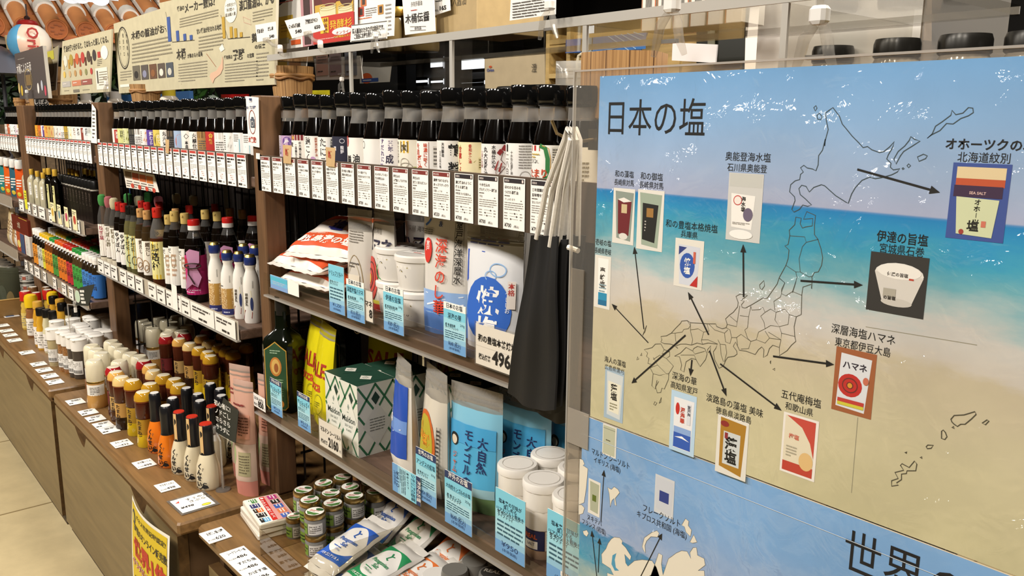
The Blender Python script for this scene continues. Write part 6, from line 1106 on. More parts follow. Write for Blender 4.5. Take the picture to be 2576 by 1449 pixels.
# --- things on the stand
SY = AY+.03; SZ = AZ+.0118
def at_stand(px, y=SY): return at(px, 60, 'y', y).x
def broch(b, m, P):
    boxp(b, m, P, 789, -60, 890, 36, '5a2018', .0006); boxp(b, m, P, 793, 5, 890, 38, 'c9a33c', .0007); oval(b, m, P, 830, -12, 22, 28, '6b1f1c', .001); oval(b, m, P, 872, -20, 20, 34, '4a2016', .001)
    for x, w in ((826, 20), (870, 18)): boxp(b, m, P, x-w, 15, x+w, 42, 'ddd3a8', .0012); oval(b, m, P, x, 15, w, 5, 'c9bc88', .0014, 1.6); oval(b, m, P, x, 21, w, 5, 'b5a468', .0014, 1.2)
    boxp(b, m, P, 789, 37, 893, 106, 'bd2a1e', .0016); boxp(b, m, P, 808, 45, 829, 84, 'dcb82c', .002); P.txt(b, 831, 888, 68, 20, '発酵杉', 'dcb82c', .002, .01)
    for i, s in enumerate(('林', '省', '援')): P.txt(b, 816, 827, 56+13*i, 10, s, '7a2418', .0024, .01, res=1)
    oval(b, m, P, 862, 78, 25, 9, 'ece6e0', .002); P.txt(b, 847, 888, 84, 8, 'オンライン', 'b8301f', .0024, .0, res=1); P.txt(b, 842, 886, 93, 5, '限定動画スキン', 'dcb82c', .002, .01, res=1); lines(b, m, P, 800, 94, 888, 99, 1, 'e6b0a4', -.05, .002)
sheet('brochure', 'red and yellow fermentation brochure with jars, on the acrylic stand', 'brochure', SY+.02, [(789, 112), (893, 100), (893, -60), (783, -60)], .006, 'e6dccc', broch, None, 'ece8e0')
def leaf1(b, m, P):
    boxp(b, m, P, 702, 40, 738, 100, 'd8b23c', .0006); lines(b, m, P, 704, 8, 760, 11, 1, 'b8403a', -.28, .0008, .7); lines(b, m, P, 690, 30, 702, 40, 2, '4a5a7a'); boxp(b, m, P, 704, 96, 728, 110, 'a8a078', .001); boxp(b, m, P, 733, 100, 757, 112, 'd8602c', .001); lines(b, m, P, 708, 60, 735, 84, 3, 'a8842c', -.15, .001)
sheet('leaflet', 'white and yellow leaflet leaning behind the small clip cards', 'leaflet', SY+.03, [(665, 130), (762, 118), (770, -40), (690, 25)], .003, 'ebe8e2', leaf1)
sheet('leaflet', 'tall dark-spined leaflet beside the red brochure', 'leaflet', SY+.025, [(762, 118), (786, 114), (778, -60), (752, -60)], .004, 'b8868a', lambda b, m, P: boxp(b, m, P, 764, -60, 780, 112, '3a1f1c', .0006))
def catal(b, m, P):
    for x, y, c in ((909, 30, 'b8402c'), (958, 24, 'c08a3c'), (915, 4, 'c8703c')): boxp(b, m, P, x-7, y-12, x+7, y+12, c, .0006); boxp(b, m, P, x-3, y-8, x+4, y+8, '3a2a20', .0009)
    lines(b, m, P, 920, 20, 948, 42, 4, '8a847c', -.12); lines(b, m, P, 900, 44, 960, 50, 1, 'd8703c', -.1); lines(b, m, P, 970, 8, 985, 90, 8, '9a948c', -.1)
sheet('leaflet', 'white catalogue sheet with small food photos behind the notice card', 'leaflet', SY+.03, [(897, 100), (988, 90), (993, -50), (906, -50)], .003, 'efece6', catal)
def notice(b, m, P):
    P.txt(b, 887, 967, 79, 12, '職人醤油のカタログは無料です。', '24201c', .0008, .02); P.txt(b, 891, 958, 93, 12, 'ご自由にお持ち帰りください。', '24201c', .0008, .02); b.line(m, [P(884, 104), P(972, 95), P(974, 53), P(885, 64)], .0008, '4a443c', .0008, True)
sheet('notice_card', 'white notice card saying catalogues are free, on the acrylic stand edge', 'card', AY-.004, [(881, 106), (972, 97), (975, 52), (884, 63)], .0015, 'f2efe8', notice)
def kioke(b, m, P):
    P.txt(b, 1020, 1080, 54, 21, '木桶伝醤', '24201c', .0008, .01); P.txt(b, 1034, 1062, 14, 11, '多刻多醤油', '24201c', .0008, .0); lines(b, m, P, 1034, 22, 1062, 27, 1, 'c0504a', 0); P.txt(b, 1043, 1060, 74, 7, '非売品', '24201c', .0008, .01); b.line(m, [P(1032, 77), P(1072, 75), P(1072, 66), P(1032, 67)], .0006, '8a847c', .0008, True)
sheet('product_card', 'tall white card with brush lettering standing on the acrylic stand', 'card', AY+.0, [(1019, 88), (1094, 78), (1090, -20), (1011, -12)], .0015, 'f1eee8', kioke)
sheet('product_card', 'white price card reading 165 leaning on the cardboard box', 'card', AY+.012, [(1092, 39), (1132, 26), (1128, -40), (1086, -30)], .0015, 'f1eee8', lambda b, m, P: (P.txt(b, 1105, 1121, 25, 12, '165', '1a1614', .0008, .03), P.txt(b, 1094, 1104, 29, 5, '税込', '1a1614', .0008, .0, res=1), lines(b, m, P, 1096, 0, 1124, 6, 1, '1a1614', -.1)))
P0 = at(1097, 70, 'y', AY+.02); P1 = at(1200, 54, 'y', AY+.02); b = MB(); b.hull((0, 0, 0), P1.x-P0.x, .13, .12, 'b39a6c:n60', .001); pm = front(0, 0, 0); b.text(pm, .03, .040, .020, '職人醤油', '5f5238', .0004, fit=.045, slant=.1); b.rect(pm, .076, .05, .09, .12, 'd9d6c8', .0004); b.bars(pm, .078, .06, .088, .115, 4, '4a8a7a', .0006)
o = obj('cardboard_box', b); o.location = (P0.x, AY+.02, SZ); tag(o, 'brown cardboard box with faint printed lettering on the acrylic stand', 'box')
sheet('product_sheet', 'white sheet of fine print hanging at the right end of the acrylic stand', 'sheet', AY-.002, [(1282, 52), (1397, 36), (1399, -60), (1288, -60)], .001, 'f0ede6', lambda b, m, P: lines(b, m, P, 1290, 5, 1393, 48, 6, '57524c', -.13))
sheet('carton', 'kraft carton behind the fine-print sheet', 'box', AY+.10, [(1258, 56), (1300, 50), (1300, -60), (1258, -60)], .05, 'b59a68:n60', lambda b, m, P: boxp(b, m, P, 1275, -60, 1282, 12, '2a2420', .001))
# --- small cards on clear clips
def clipcard(quad, lab, art, foot, yp):
    t = thing('clip_card', lab, 'price card', (*P_(foot, yp),)); L = Vector(t.location); P = PXP(yp); b = MB(); m0 = on_plane(yp)
    b.slab(m0, [P(*q) for q in quad], .001, 'efece4', 'dcd8d0'); art(b, m0, P); b.v = [(v[0]-L.x, v[1]-L.y, v[2]-L.z) for v in b.v]; obj('card', b, t)
    c = MB(); x, z = P((quad[0][0]+quad[1][0])/2, (quad[0][1]+quad[1][1])/2); a = Vector((x, yp, z))-L
    c.hull((a.x-.012, -.004, a.z-.004), .024, .007, .009, 'e9e6e0:c.12', .001); c.tube([a, a*.5+Vector((.004, -.003, 0)), (0, 0, .008)], .0032, 'e9e6e0:c.15', 8); obj('clip', c, t)
    c = MB(); c.lathe([(.0045, 0), (.005, .002), (.005, .011), (.004, .013)], 'e6e2da:s', 12, (0, 0, -.002)); c.tube([(0, 0, .002), (.012, -.004, -.006), (.03, -.006, -.012)], .004, 'e9e6e0:c.12', 8, rs=[.005, .004, .002]); obj('ball_joint', c, t)
def P_(q, yp): p = at(q[0], q[1], 'y', yp); return p
def pc(txt, pr): return lambda b, m, P: (P.txt(b, txt[1], txt[2], txt[3], 9, txt[0], '24201c', .0005, .03), P.txt(b, pr[1], pr[2], pr[3], 9, pr[0], '1a1614', .0005, .03))
clipcard([(647, 106), (697, 97), (693, 54), (642, 63)], 'small double price card reading 540 on a clear clip, left one', lambda b, m, P: (P.txt(b, 647, 664, 82, 9, '醤油 出汁', '24201c', .0005, .03), P.txt(b, 674, 688, 76, 9, 'だし本', '24201c', .0005, .03), P.txt(b, 678, 690, 95, 9, '540', '1a1614', .0005, .03)), (705, 128), AY-.02)
clipcard([(735, 97), (817, 75), (801, 31), (716, 52)], 'larger double price card reading 540 and 650 on a clear clip', lambda b, m, P: (P.txt(b, 727, 755, 69, 9, 'にっぽん醤油蔵', '24201c', .0005, .03), P.txt(b, 743, 759, 83, 10, '540', '1a1614', .0005, .03), P.txt(b, 768, 800, 57, 10, '発酵検定公式テキスト', '24201c', .0005, .03), P.txt(b, 791, 806, 72, 10, '650', '1a1614', .0005, .03)), (806, 118), AY-.025)
def clip(px, py, y, s, lab, up=True):
    """two-jaw clear plastic sign clip with a white joint"""
    p = at(px, py, 'y', y); t = thing('sign_clip', lab, 'clip', p); t.scale = (s,)*3; c = MB()
    for sx in (-1, 1): c.tube([(sx*.004, 0, 0), (sx*.011, -.004, -.012), (sx*.014, -.004, -.026), (sx*.020, -.002, -.042)], .004, 'f0eeea:c.08', 8, rs=[.004, .0055, .005, .003])
    c.hull((-.009, -.004, -.030), .018, .006, .004, 'c9c4bc:m'); obj('clip_jaws', c, t)
    obj('white_joint', MB().hull((-.008, -.007, .0), .016, .014, .016, 'ebe8e2:s', .003), t); c = MB(); c.tube([(0, 0, .016), (0, 0, .024)], .003, 'f0eeea:c.08'); c.hull((-.02, -.005, .024), .04, .009, .007, 'f0eeea:c.08', .001); obj('clip_head', c, t)
clip(1690, 32, .06, .95, 'clear clip with a white joint above the poster near the wooden bucket'); clip(2060, 62, .0, .85, 'clear clip with a white joint above the poster near the jars'); clip(1383, 26, .13, .8, 'clear clip with a white joint on the front edge of the acrylic stand'); clip(945, 95, .13, .55, 'small clear clip gripping the acrylic edge below the notice'); clip(268, 215, .13, .8, 'clear clip holding the coloured-oval panel'); clip(68, 235, .1, .8, 'clear clip holding the grey picture book'); clip(860, 205, .2, .5, 'clear clip below the pastel cards')
# --- pastel memo cards behind the stand
MS = sheet('memo_sheet', 'white sheet with three pastel memo blocks seen under the acrylic stand', 'sheet', AY+.255, [(795, 202), (912, 198), (905, 140), (790, 148)], .002, 'e9e6e0', lambda b, m, P: [(boxp(b, m, P, x, 122, x+30, 190, c, .0006), lines(b, m, P, x+4, 140, x+26, 162, 3, '7a6a64', -.04, .0009), lines(b, m, P, x+4, 176, x+26, 184, 1, '4a443e', -.04, .0009)) for x, c in ((796, 'd3a898'), (829, 'a08a8c'), (868, '8a8f9c'))])
p = at(858, 200, 'y', AY+.257); obj('clear_stem', MB().tube([(p.x, p.y+.004, TB+.001), (p.x, p.y+.004, p.z+.005)], .003, 'e9e6e0:c.1', 8), MS)
sheet('leaflet', 'white and yellow leaflet hanging behind the large wooden bucket', 'leaflet', .28, [(654, 206), (770, 170), (775, 118), (690, 118)], .002, 'e4e1da', lambda b, m, P: (boxp(b, m, P, 697, 120, 722, 168, 'd0b458', .0006), boxp(b, m, P, 728, 130, 757, 168, 'd8a880', .0006), lines(b, m, P, 664, 150, 690, 190, 4, '8a847c', -.05)))
# --- jars behind the soy bottles and on the stand
def blackjar(r, h, body, lidc, lid_m='s'):
    g = MB().lathe([(.001, 0), (r*.95, 0), (r, .004), (r, h*.72), (r*.9, h*.78)], body, 18); l = MB().lathe([(r*.95, h*.77), (r*1.02, h*.79), (r*1.02, h*.94), (r*.95, h), (.001, h)], lidc+':'+lid_m, 22); return proto([('jar', g), ('lid', l)])
bj, gj = blackjar(.036, .082, 'a89878:g', '141311'), blackjar(.034, .080, '8a7448:g', 'a8873c', 'm')
gt = MB().hull((-.006, -.038, .045), .012, .002, .045, '1f7a3c:s')
for i, (px, y, pr, lb) in enumerate(((1118, .27, bj, 'black-lidded jar on the island top, first behind the soy bottles'), (1165, .31, bj, 'black-lidded jar on the island top, second behind the soy bottles'), (1195, .24, gj, 'gold-lidded jar with a green strip seen through the stand, left one'), (1255, .28, gj, 'gold-lidded jar seen through the stand, right one'), (1112, .23, bj, 'black-lidded jar close behind the bottles'), (1310, .23, bj, 'black-lidded jar right of the gold lids'), (1355, .26, bj, 'black-lidded jar under the cream noren'), (1390, .22, bj, 'black-lidded jar beside the last soy bottles'))):
    x = at(px, 215, 'y', y).x; place(pr, 'spice_jar', lb, 'jar', (x, y, TB), 0, 'jars on the island top', (1, 1, .56))
for i, (px, y, lb) in enumerate(((1000, .30, 'jar seen through the acrylic plate, left one'), (1060, .32, 'jar seen through the acrylic plate, right one'))):
    x = at(px, 100, 'y', y).x; place(gj, 'spice_jar', lb, 'jar', (x, y, SZ), 0, 'jars on the acrylic stand')
bx = MB(); bx.hull((-.012, -.03, 0), .024, .06, .095, 'e2dcd0:s', .0008); m = front(-.012, -.0301, 0); bx.rect(m, 0, 0, .0016, .095, '9c6a48', .0002); bx.rect(m, .0225, .03, .024, .06, 'cf6a34', .0002); bx.bars(m, .007, .06, .018, .085, 5, '4a443e', .0002); [bx.rect(m, .007+.0012*k, .02, .0076+.0012*k, .05, K, .0002) for k in range(9)]
bm_ = bx.mesh('spice_box')
for i in range(6):
    o = obj('spice_box', bm_); o.location = (-.815+.0285*i, .37, SZ); o.rotation_euler = (0, 0, .1); tag(o, f'slim white barcode box under the acrylic plate, {nth(i)} from the left', 'box', 'slim barcode boxes')
for i, (px, w) in enumerate(((2095, .0245), (2255, .0255), (2425, .027), (2600, .028))):
    y = .40; x = at(px, 140, 'y', y).x; h = at(px, (117, 99, 88, 80)[i], 'y', y).z-TB; place(blackjar(w, h, '8a8478:g', '151412'), 'spice_jar', f'black-lidded jar peeping over the blue poster, {nth(i)} from the left', 'jar', (x, y, TB), 0, 'black-lidded jars behind the poster')
for i, px in enumerate((2180, 2350, 2510)):
    x = at(px, 140, 'y', .45).x; place(bj, 'spice_jar', f'lower black-lidded jar between the taller ones, {nth(i)} from the left', 'jar', (x, .45, TB), 0, 'black-lidded jars behind the poster', (.7, .7, .85))
# --- clutter between: packets on the top board
for i, (px, py, w, hgt, c, lb) in enumerate(((590, 222, .11, .06, 'a81c1c:g', 'glossy red packet lying on the top board below the large panel'), (640, 226, .07, .05, '9c2420:g', 'second glossy red packet beside the large wooden bucket'), (210, 248, .06, .05, 'd8d2c0:g', 'small pale packet below the coloured-oval panel'), (800, 215, .07, .06, 'cfc42c:g', 'yellow-green packet seen behind the acrylic stand'), (745, 222, .05, .05, 'a82a2a:g', 'red packet behind the large wooden bucket'), (120, 246, .07, .05, 'c9b08a:g', 'crinkled clear packet beside the tiny bucket'), (1455, 190, .06, .065, 'c9c4b8:f.3', 'clear film packet standing beside the right end of the soy bottles'))):
    p = at(px, py, 'y', .3 if i < 6 else .1); o = obj('packet', pouch(w, hgt, .04, c, None)); o.location = (p.x, p.y, TB); o.rotation_euler = (0, 0, .3); tag(o, lb, 'packet', 'packets on the top board')
for i, (px, c) in enumerate(((215, 'e4e2dc:s'), (290, 'e4e2dc:s'), (425, 'd8c43c:s'))):
    p = at(px, 240, 'y', .22); place(proto([('bottle_body', MB().lathe([(.001, 0), (.025, 0), (.025, .05), (.016, .06)], 'd9cfc0:g', 14)), ('cap', MB().lathe([(.018, .058), (.018, .08), (.001, .081)], c, 14))]), 'sauce_bottle', ('white-capped bottle below the coloured-oval panel', 'white-capped bottle between the two cream panels', 'yellow-capped bottle below the bar-chart panel')[i], 'bottle', (p.x, .22, TB))
# white vertical notices on the posts
def vnote(quad, yp, lab, art): return sheet('notice_strip', lab, 'notice', yp, quad, .0012, 'f1eee8', art)
def cam_art(b, m, P):
    P.txt(b, 627, 635, 256, 9, '撮影', '2a3a6a', .0006, .03); P.txt(b, 620, 644, 274, 8, 'SNS・ブログ掲載', '2a3a6a', .0006, .02); oval(b, m, P, 635, 307, 8, 29, '8a2a24', .0006, 2); boxp(b, m, P, 631, 299, 641, 321, '4a5260', .0008); oval(b, m, P, 636, 311, 3, 6, 'd9d4cc', .001, 1.6); boxp(b, m, P, 633, 294, 638, 299, '4a5260', .0008); P.txt(b, 626, 645, 357, 13, '大歓迎!', 'b8301f', .0006, .03)
vnote([(625, 365), (651, 371), (649, 245), (618, 242)], -.006, 'white vertical notice with a camera in a red oval on the post', cam_art)
vnote([(229, 359), (243, 361), (240, 275), (231, 262)], -.006, 'narrow white notice on the next post to the left', lambda b, m, P: lines(b, m, P, 233, 275, 239, 350, 8, '57524c', 0))
vnote([(644, 399), (652, 401), (652, 386), (644, 385)], -.003, 'tiny white tag on the post beside the first product card', None)
vnote([(244, 358), (250, 359), (250, 350), (244, 350)], -.003, 'tiny white tag on the left post', None)
for i, (x0, x1, y0, y1) in enumerate(((713, 733, 364, 410), (821, 843, 370, 418))):
    sheet('hang_tag', ('beige paper tag hanging from the second bottle', 'beige paper tag hanging from the navy-labelled bottle')[i], 'tag', -.0035, [(x0, y1), (x1-2, y1+2), (x1, y0+2), (x0-2, y0)], .0006, 'c9a878:n80', lambda b, m, P, x0=x0, y0=y0: P.txt(b, x0+5, x0+14, y0+26, 16, '新', 'b5402c', .0004, .03))
sheet('hang_tag', 'beige paper tag hanging over the cards of the middle bay', 'tag', -.0035, [(417, 385), (424, 386), (425, 352), (416, 350)], .0006, 'c9a878:n80', None)
sheet('recipe_flyer', 'orange recipe flyer hanging below the middle bay cards', 'flyer', .03, [(318, 472), (400, 484), (388, 440), (309, 424)], .0008, 'ddd6ca', lambda b, m, P: [(boxp(b, m, P, 315+18*i, 432+4*i, 331+18*i, 448+4.5*i, ('7a6448', 'a8502c', 'c0602c', 'c8702c')[i], .0005), lines(b, m, P, 319+18*i, 452+3.5*i, 333+18*i, 470+3.5*i, 3, '57524c', .1, .0005), oval(b, m, P, 334+18*i, 467+4*i, 4, 6, 'b8402c', .0007)) for i in range(4)])
# ================================================================== hall behind the island
def far_sheet(name, lab, cat, yp, quad, t, col, art=None, **k): return sheet(name, lab, cat, yp, quad, t, col, art, **k)
# dark wall with daylight windows
t = MB()
for i, (x0, y0, x1, y1) in enumerate(((1083, 142, 1117, 174), (1134, 148, 1147, 176), (1161, 140, 1222, 180), (1040, 197, 1078, 213), (1084, 198, 1117, 213), (1161, 202, 1220, 214), (974, 194, 998, 208), (1475, 60, 1500, 90))):
    b = MB(); P = PXP(8.5); m = on_plane(8.5); a, c = P(x0, y1), P(x1, y0); b.rect(m, a[0], a[1], c[0], c[1], 'dfe6f2:e2.6'); b.line(m, [(a[0], a[1]), (c[0], a[1]), (c[0], c[1]), (a[0], c[1])], .06, '1c1a18', .02, True); struct(f'window_{i+1}', b)
b = MB(); P = PXP(8.6); b.rect(on_plane(8.6), -13.4, 0, 5.9, 3.3, '17130f'); struct('wall_far', b)
for i, (x0, x1) in enumerate(((1000, 1022), (1120, 1133), (1240, 1290), (1400, 1412))):
    b = MB(); a = PXP(7.6)(x0, 200)[0]; c = PXP(7.6)(x1, 200)[0]; b.hull((a, 7.6, 0), c-a, .2, 3.3, '141110'); struct(f'pillar_{i+1}', b)
# banners
def noren(b, m, P): P.txt(b, 1226, 1244, 180, 9, 'Orion', '3a4a8a', .004, .03); oval(b, m, P, 1235, 168, 4, 2.5, 'b8502c', .004); P.txt(b, 1338, 1351, 180, 20, '澄', '4a443c', .004, .0)
far_sheet('noren_curtain', 'cream cloth banner with small blue lettering behind the island', 'banner', 2.2, [(1221, 240), (1372, 226), (1370, 130), (1219, 148)], .01, 'b5a68a:n20', noren)
b = MB(); P = PXP(2.2); a, c = P(1216, 143), P(1376, 124); b.tube([(a[0], 2.21, a[1]), (c[0], 2.21, c[1])], .012, '3a3530:s'); [b.tube([(x, 2.21, a[1]), (x, 2.21, 3.4)], .003, '3a3530:s', 6) for x in (a[0]+.03, c[0]-.03)]; tag(obj('curtain_rod', b), 'dark rod carrying the cream cloth banner', 'rod')
far_sheet('shop_banner', 'white cloth banner with an orange disc behind the acrylic stand', 'banner', 3.2, [(905, 210), (978, 206), (984, 156), (906, 156)], .01, 'b9b6b0', lambda b, m, P: (oval(b, m, P, 923, 197, 14, 13, 'c0562c', .004), boxp(b, m, P, 911, 197, 953, 206, '2f4a8a', .006), lines(b, m, P, 915, 199, 950, 204, 1, 'dcdad4', 0, .008)))
b = MB(); P = PXP(3.2); a, c = P(903, 155), P(988, 155); b.tube([(a[0], 3.21, a[1]), (c[0], 3.21, a[1])], .012, '3a3530:s'); [b.tube([(x, 3.21, a[1]), (x, 3.21, 3.4)], .003, '3a3530:s', 6) for x in (a[0]+.03, c[0]-.03)]; tag(obj('curtain_rod', b), 'dark rod carrying the white banner with the orange disc', 'rod')
# wooden rack with a sea photograph and a bird-nest cubby
t = thing('wooden_rack', 'pale wooden rack with a cubby hole behind the right soy bottles', 'rack', (0, 0, 0)); P = PXP(1.25); L = Vector((P(1372, 200)[0], 1.25, .0)); t.location = L
a, c = P(1372, 0)[0], P(1424, 0)[0]; e = P(1700, 0)[0]; top = P(1400, 100)[1]
obj('back_board', MB().hull((0, .30, 0), e-a, .012, top+.02, 'b89a62:w.5'), t)
for x in (0, c-a): obj('side_board', MB().hull((x, 0, 0), .016, .30, top+.02, 'c2a468:w.5'), t)
for py in (104, 119, 190): z = P(1400, py)[1]; obj('shelf', MB().hull((.016, 0, z-.008), c-a-.016, .29, .014, 'c9ac70:w.5'), t)
obj('front_board', MB().hull((c-a+.016, .02, 0), e-c-.016, .012, top+.01, 'b99a5e:w.5'), t)
zz = P(1395, 188)[1]; b = MB().lathe([(.001, 0), (.035, .0), (.045, .02), (.04, .035), (.03, .03), (.001, .02)], '6b5640:n300', 18); b.lathe([(.001, .03), (.02, .035), (.026, .05), (.012, .065), (.001, .068)], '4c4038:n200', 12, (.01, .0, 0)); o = obj('straw_nest', b); o.location = (P(1395, 188)[0], 1.38, zz+.0065); tag(o, 'small straw nest ornament in the wooden cubby', 'ornament')
def sea(b, m, P):
    for k, (x0, x1, c) in enumerate(((1424, 1470, '2a5aa8'), (1462, 1492, '7a9ab8'), (1490, 1626, '1f66ae'))): boxp(b, m, P, x0, 100-k*4-(4 if k == 2 else 0), x1, 132-k*2, c, .002)
    oval(b, m, P, 1478, 118, 8, 12, 'c9ccd0', .004); oval(b, m, P, 1538, 116, 22, 8, '5a90c4', .004, 1.5); oval(b, m, P, 1545, 118, 8, 2, 'a8c4dc', .006)
    for k in range(5): b.line(m, [P(1532+16*k, 91-2.5*k), P(1595+7*k, 134-11*k)], .002, '9fc0de', .004)
far_sheet('sea_photo', 'blue sea photograph strip fixed on the wooden rack', 'picture', 1.24, [(1424, 134), (1612, 128), (1629, 82), (1424, 100)], .003, '2a62a8', sea)
b = MB(); P = PXP(1.0); q = [(1452, 1300), (1452, 155), (1456, 140), (1466, 134), (1500, 133)]; b.tube([(P(*s)[0], 1.0, P(*s)[1]) for s in q], .004, 'd9d0b8:s'); b.tube([(P(1452, 158)[0], 1.0, P(1452, 158)[1]), (P(1500, 158)[0], 1.0, P(1500, 158)[1])], .002, 'd9d0b8:s'); b.tube([(P(1475, 134)[0], 1.0, P(1475, 134)[1]), (P(1475, 600)[0], 1.0, P(1475, 600)[1])], .002, 'd9d0b8:s'); tag(obj('wire_rack', b), 'cream wire rack with rounded corner in front of the wooden rack', 'rack')
# pale partition and frosted panels on the right
t = thing('acrylic_riser', 'pale translucent acrylic box standing behind the poster on the right', 'display stand', (0, 0, 0)); P = PXP(.42); a = P(1905, 100)[0]; c = P(2318, 100)[0]; t.location = (a, .42, TB)
obj('front_panel', MB().hull((0, 0, 0), c-a, .004, .34, 'f0ebe2:c.75'), t); obj('right_edge', MB().hull((c-a-.002, 0, 0), .003, .25, .34, 'b5aca0:c.2'), t); obj('top_plate', MB().hull((0, .004, .09), c-a, .25, .004, 'e6e2da:c.25'), t)
far_sheet('white_partition', 'plain white partition board behind the acrylic box', 'partition', .8, [(1870, 290), (2330, 290), (2330, -80), (1880, -80)], .02, 'd9cec0')
far_sheet('paper_sheet', 'blank bluish white paper inside the acrylic box', 'paper', .46, [(2070, 150), (2180, 130), (2184, 20), (2078, 5)], .001, 'dde2ee')
far_sheet('paper_sheet', 'blank white card in a clear holder right of the wooden bucket', 'card', .14, [(1690, 152), (1800, 158), (1804, 112), (1692, 107)], .002, 'e9e6e4', None, edge='c9c6c4')
far_sheet('cabinet_door', 'brown cabinet door seen between the clips', 'cabinet', 1.6, [(1700, 115), (1752, 112), (1752, 60), (1700, 60)], .02, '7a5228:w.5')
far_sheet('dark_display', 'dark glossy panel between the clips and the white partition', 'panel', 1.5, [(1752, 160), (1882, 150), (1886, 56), (1752, 66)], .02, '14160f:s')
far_sheet('trim_strip', 'grey-green vertical strip on the dark glossy panel', 'strip', 1.49, [(1780, 150), (1797, 148), (1797, 60), (1780, 62)], .004, '6b6a58')
# wood-lined deep blue booth wall, greenery
b = MB(); P = PXP(.95); a = P(268, 240)[0]; c = P(476, 235)[0]; b.hull((a, .95, 0), c-a, .02, 1.20, '1c4a7a'); tag(obj('booth_panel', b), 'deep blue booth panel behind the cream panels', 'panel')
b = MB(); P = PXP(.96); 
for x, w in ((322, 'left'), (395, 'middle'), (480, 'right')): p = P(x, 232); b = MB(); b.hull((p[0]-.03, .946, 1.05), .08, .003, .08, 'c9d8e8:s'); tag(obj('paper_strip', b), f'pale paper on the deep blue booth panel, {w} one of three', 'paper', 'pale papers on the booth panel')
# Okinawan tiled kiosk roof: rows of half-round tiles with white mortar, eave along +y at x = -5.5
EX, EZ = -5.5, 1.535; SLP = .52
t = thing('tiled_roof', 'orange tiled kiosk roof with white mortar bands behind the left panels', 'roof', (EX, -.6, EZ))
def roofpt(s, y, h): return Vector((-s*cos(SLP)-h*sin(SLP)*0, y, s*sin(SLP)+h))
PIT = .158; N_ = 18
base = MB()
for i in range(N_+1):
    y0 = .19+PIT*(i-4)+.1
    for j in range(3):
        s0, s1 = j*.28-.01, j*.28+.30
        vs = []; nn = 6
        for s, dz in ((s0, .012), (s1, 0.0)):
            for k in range(nn+1): u = k/nn; vs.append(roofpt(s, y0+PIT*(u), -.028*sin(pi*u)+.012*(1-j*0)+dz*.6))
        base.add(vs, [(k, k+1, nn+2+k, nn+1+k) for k in range(nn)], 'c07844:n20', True)
        base.add([v for v in vs[:nn+1]]+[v+Vector((0, 0, -.03)) for v in vs[:nn+1]], [(k, nn+1+k, nn+2+k, k+1) for k in range(nn)], 'a85c2c:n30')
obj('flat_tiles', base, t)
obj('eave_board', MB().hull((-.06, -.6, -.075), .05, 3.6, .045, '7a6a58'), t)
for i in range(N_):
    y0 = .19+PIT*(i-4)+.1; c = MB(); R_ = .047
    for s0, s1 in ((-.012, .26),):
        vs = [roofpt(s, y0+R_*cos(a), R_*sin(a)*1.05+.018) for s in (s0, s1) for a in [pi*k/10 for k in range(11)]]; c.add(vs, [(k+1, k, 11+k, 12+k) for k in range(10)], 'c58450:n20', True)
    c.add([Vector((.013, y0+.054*cos(a), .022+.054*sin(a)*.95)) for a in [2*pi*k/24 for k in range(24)]], [tuple(range(24))], 'a0551f:n90'); c.tube([(.012, y0+.054*cos(2*pi*k/24), .022+.052*sin(2*pi*k/24)) for k in range(24)], .006, 'a85f2a:n60', 6, True)
    for k in range(7): a = k*.9; c.hull((.012, y0+.026*cos(a)-.009, .022+.026*sin(a)-.004), .004, .018, .008, '8c4a1e')
    tl = obj('round_tile', c, t); c = MB()
    for s0, s1, r2, kk in ((.235, .30, .060, 'd2cdc4:n30'), (.30, .56, .047, 'c58450:n20'), (.54, .6, .060, 'd2cdc4:n30'), (.6, 1.0, .047, 'c58450:n20')):
        vs = [roofpt(s, y0+r2*cos(a), r2*sin(a)*1.05+.016) for s in (s0, s1) for a in [pi*k/8 for k in range(9)]]; c.add(vs, [(k+1, k, 9+k, 10+k) for k in range(8)]+[tuple(range(9))], kk, True)
    for sg in (-1, 1): c.add([roofpt(s, y0+sg*o_, hh) for s, o_, hh in ((-.01, .040, .026), (-.01, .057, .0), (1.0, .061, .004), (1.0, .040, .036))], [(0, 1, 2, 3)], 'd6d1c8:n30')
    obj('mortar_band', c, t)
P = at(150, -8, 'x', -5.6); c = MB()
for k in range(6): c.ell(plane((P.x+.25, P.y+.05*k-.1, P.z-.02), (0, 1, 0), (0, 0, 1)), 0, .01*sin(k*2), .05, .035, 'dfe6f4:s', .001*k)
c.hull((P.x+.2, P.y-.14, P.z-.02), .02, .4, .03, 'dfe6f4:s'); tag(obj('cloud_sign', c), 'white cloud-shaped sign cut off by the top edge above the roof', 'sign')
# paper lantern
pl = at(74, 108, 'x', -5.25); t = thing('paper_lantern', 'round paper lantern with blue and peach panels under the tiled roof', 'lantern', pl); R0 = .105
for i, c_ in enumerate(('f0cdb8', 'efe6d8', '5aa2cc', 'f0cdb8', 'efe6d8', '5aa2cc')):
    b = MB(); n, mm_ = 9, 20; vs = []
    for j in range(mm_+1):
        v = -1+2*j/mm_; rr = R0*sqrt(max(.12, 1-(v*.93)**2))*(1+.012*(j % 2))
        for k in range(n+1): a = -.75+i*pi/3+pi/3*k/n; vs.append((rr*cos(a), rr*sin(a), v*R0*.92))
    b.add(vs, [(j*(n+1)+k, j*(n+1)+k+1, (j+1)*(n+1)+k+1, (j+1)*(n+1)+k) for j in range(mm_) for k in range(n)], c_+':s', True); obj('paper_panel', b, t)
b = MB(); mq = lambda x, y, h: Vector(((R0*1.02+h)*cos(-.22+x/R0), (R0*1.02+h)*sin(-.22+x/R0), y)); mr_ = lambda x, y, h: mq(y, -x, h); b.text(mr_, -.075, -.005, .075, 'Orion', 'a8302c', .003, bold=.02); obj('lettering', b, t)
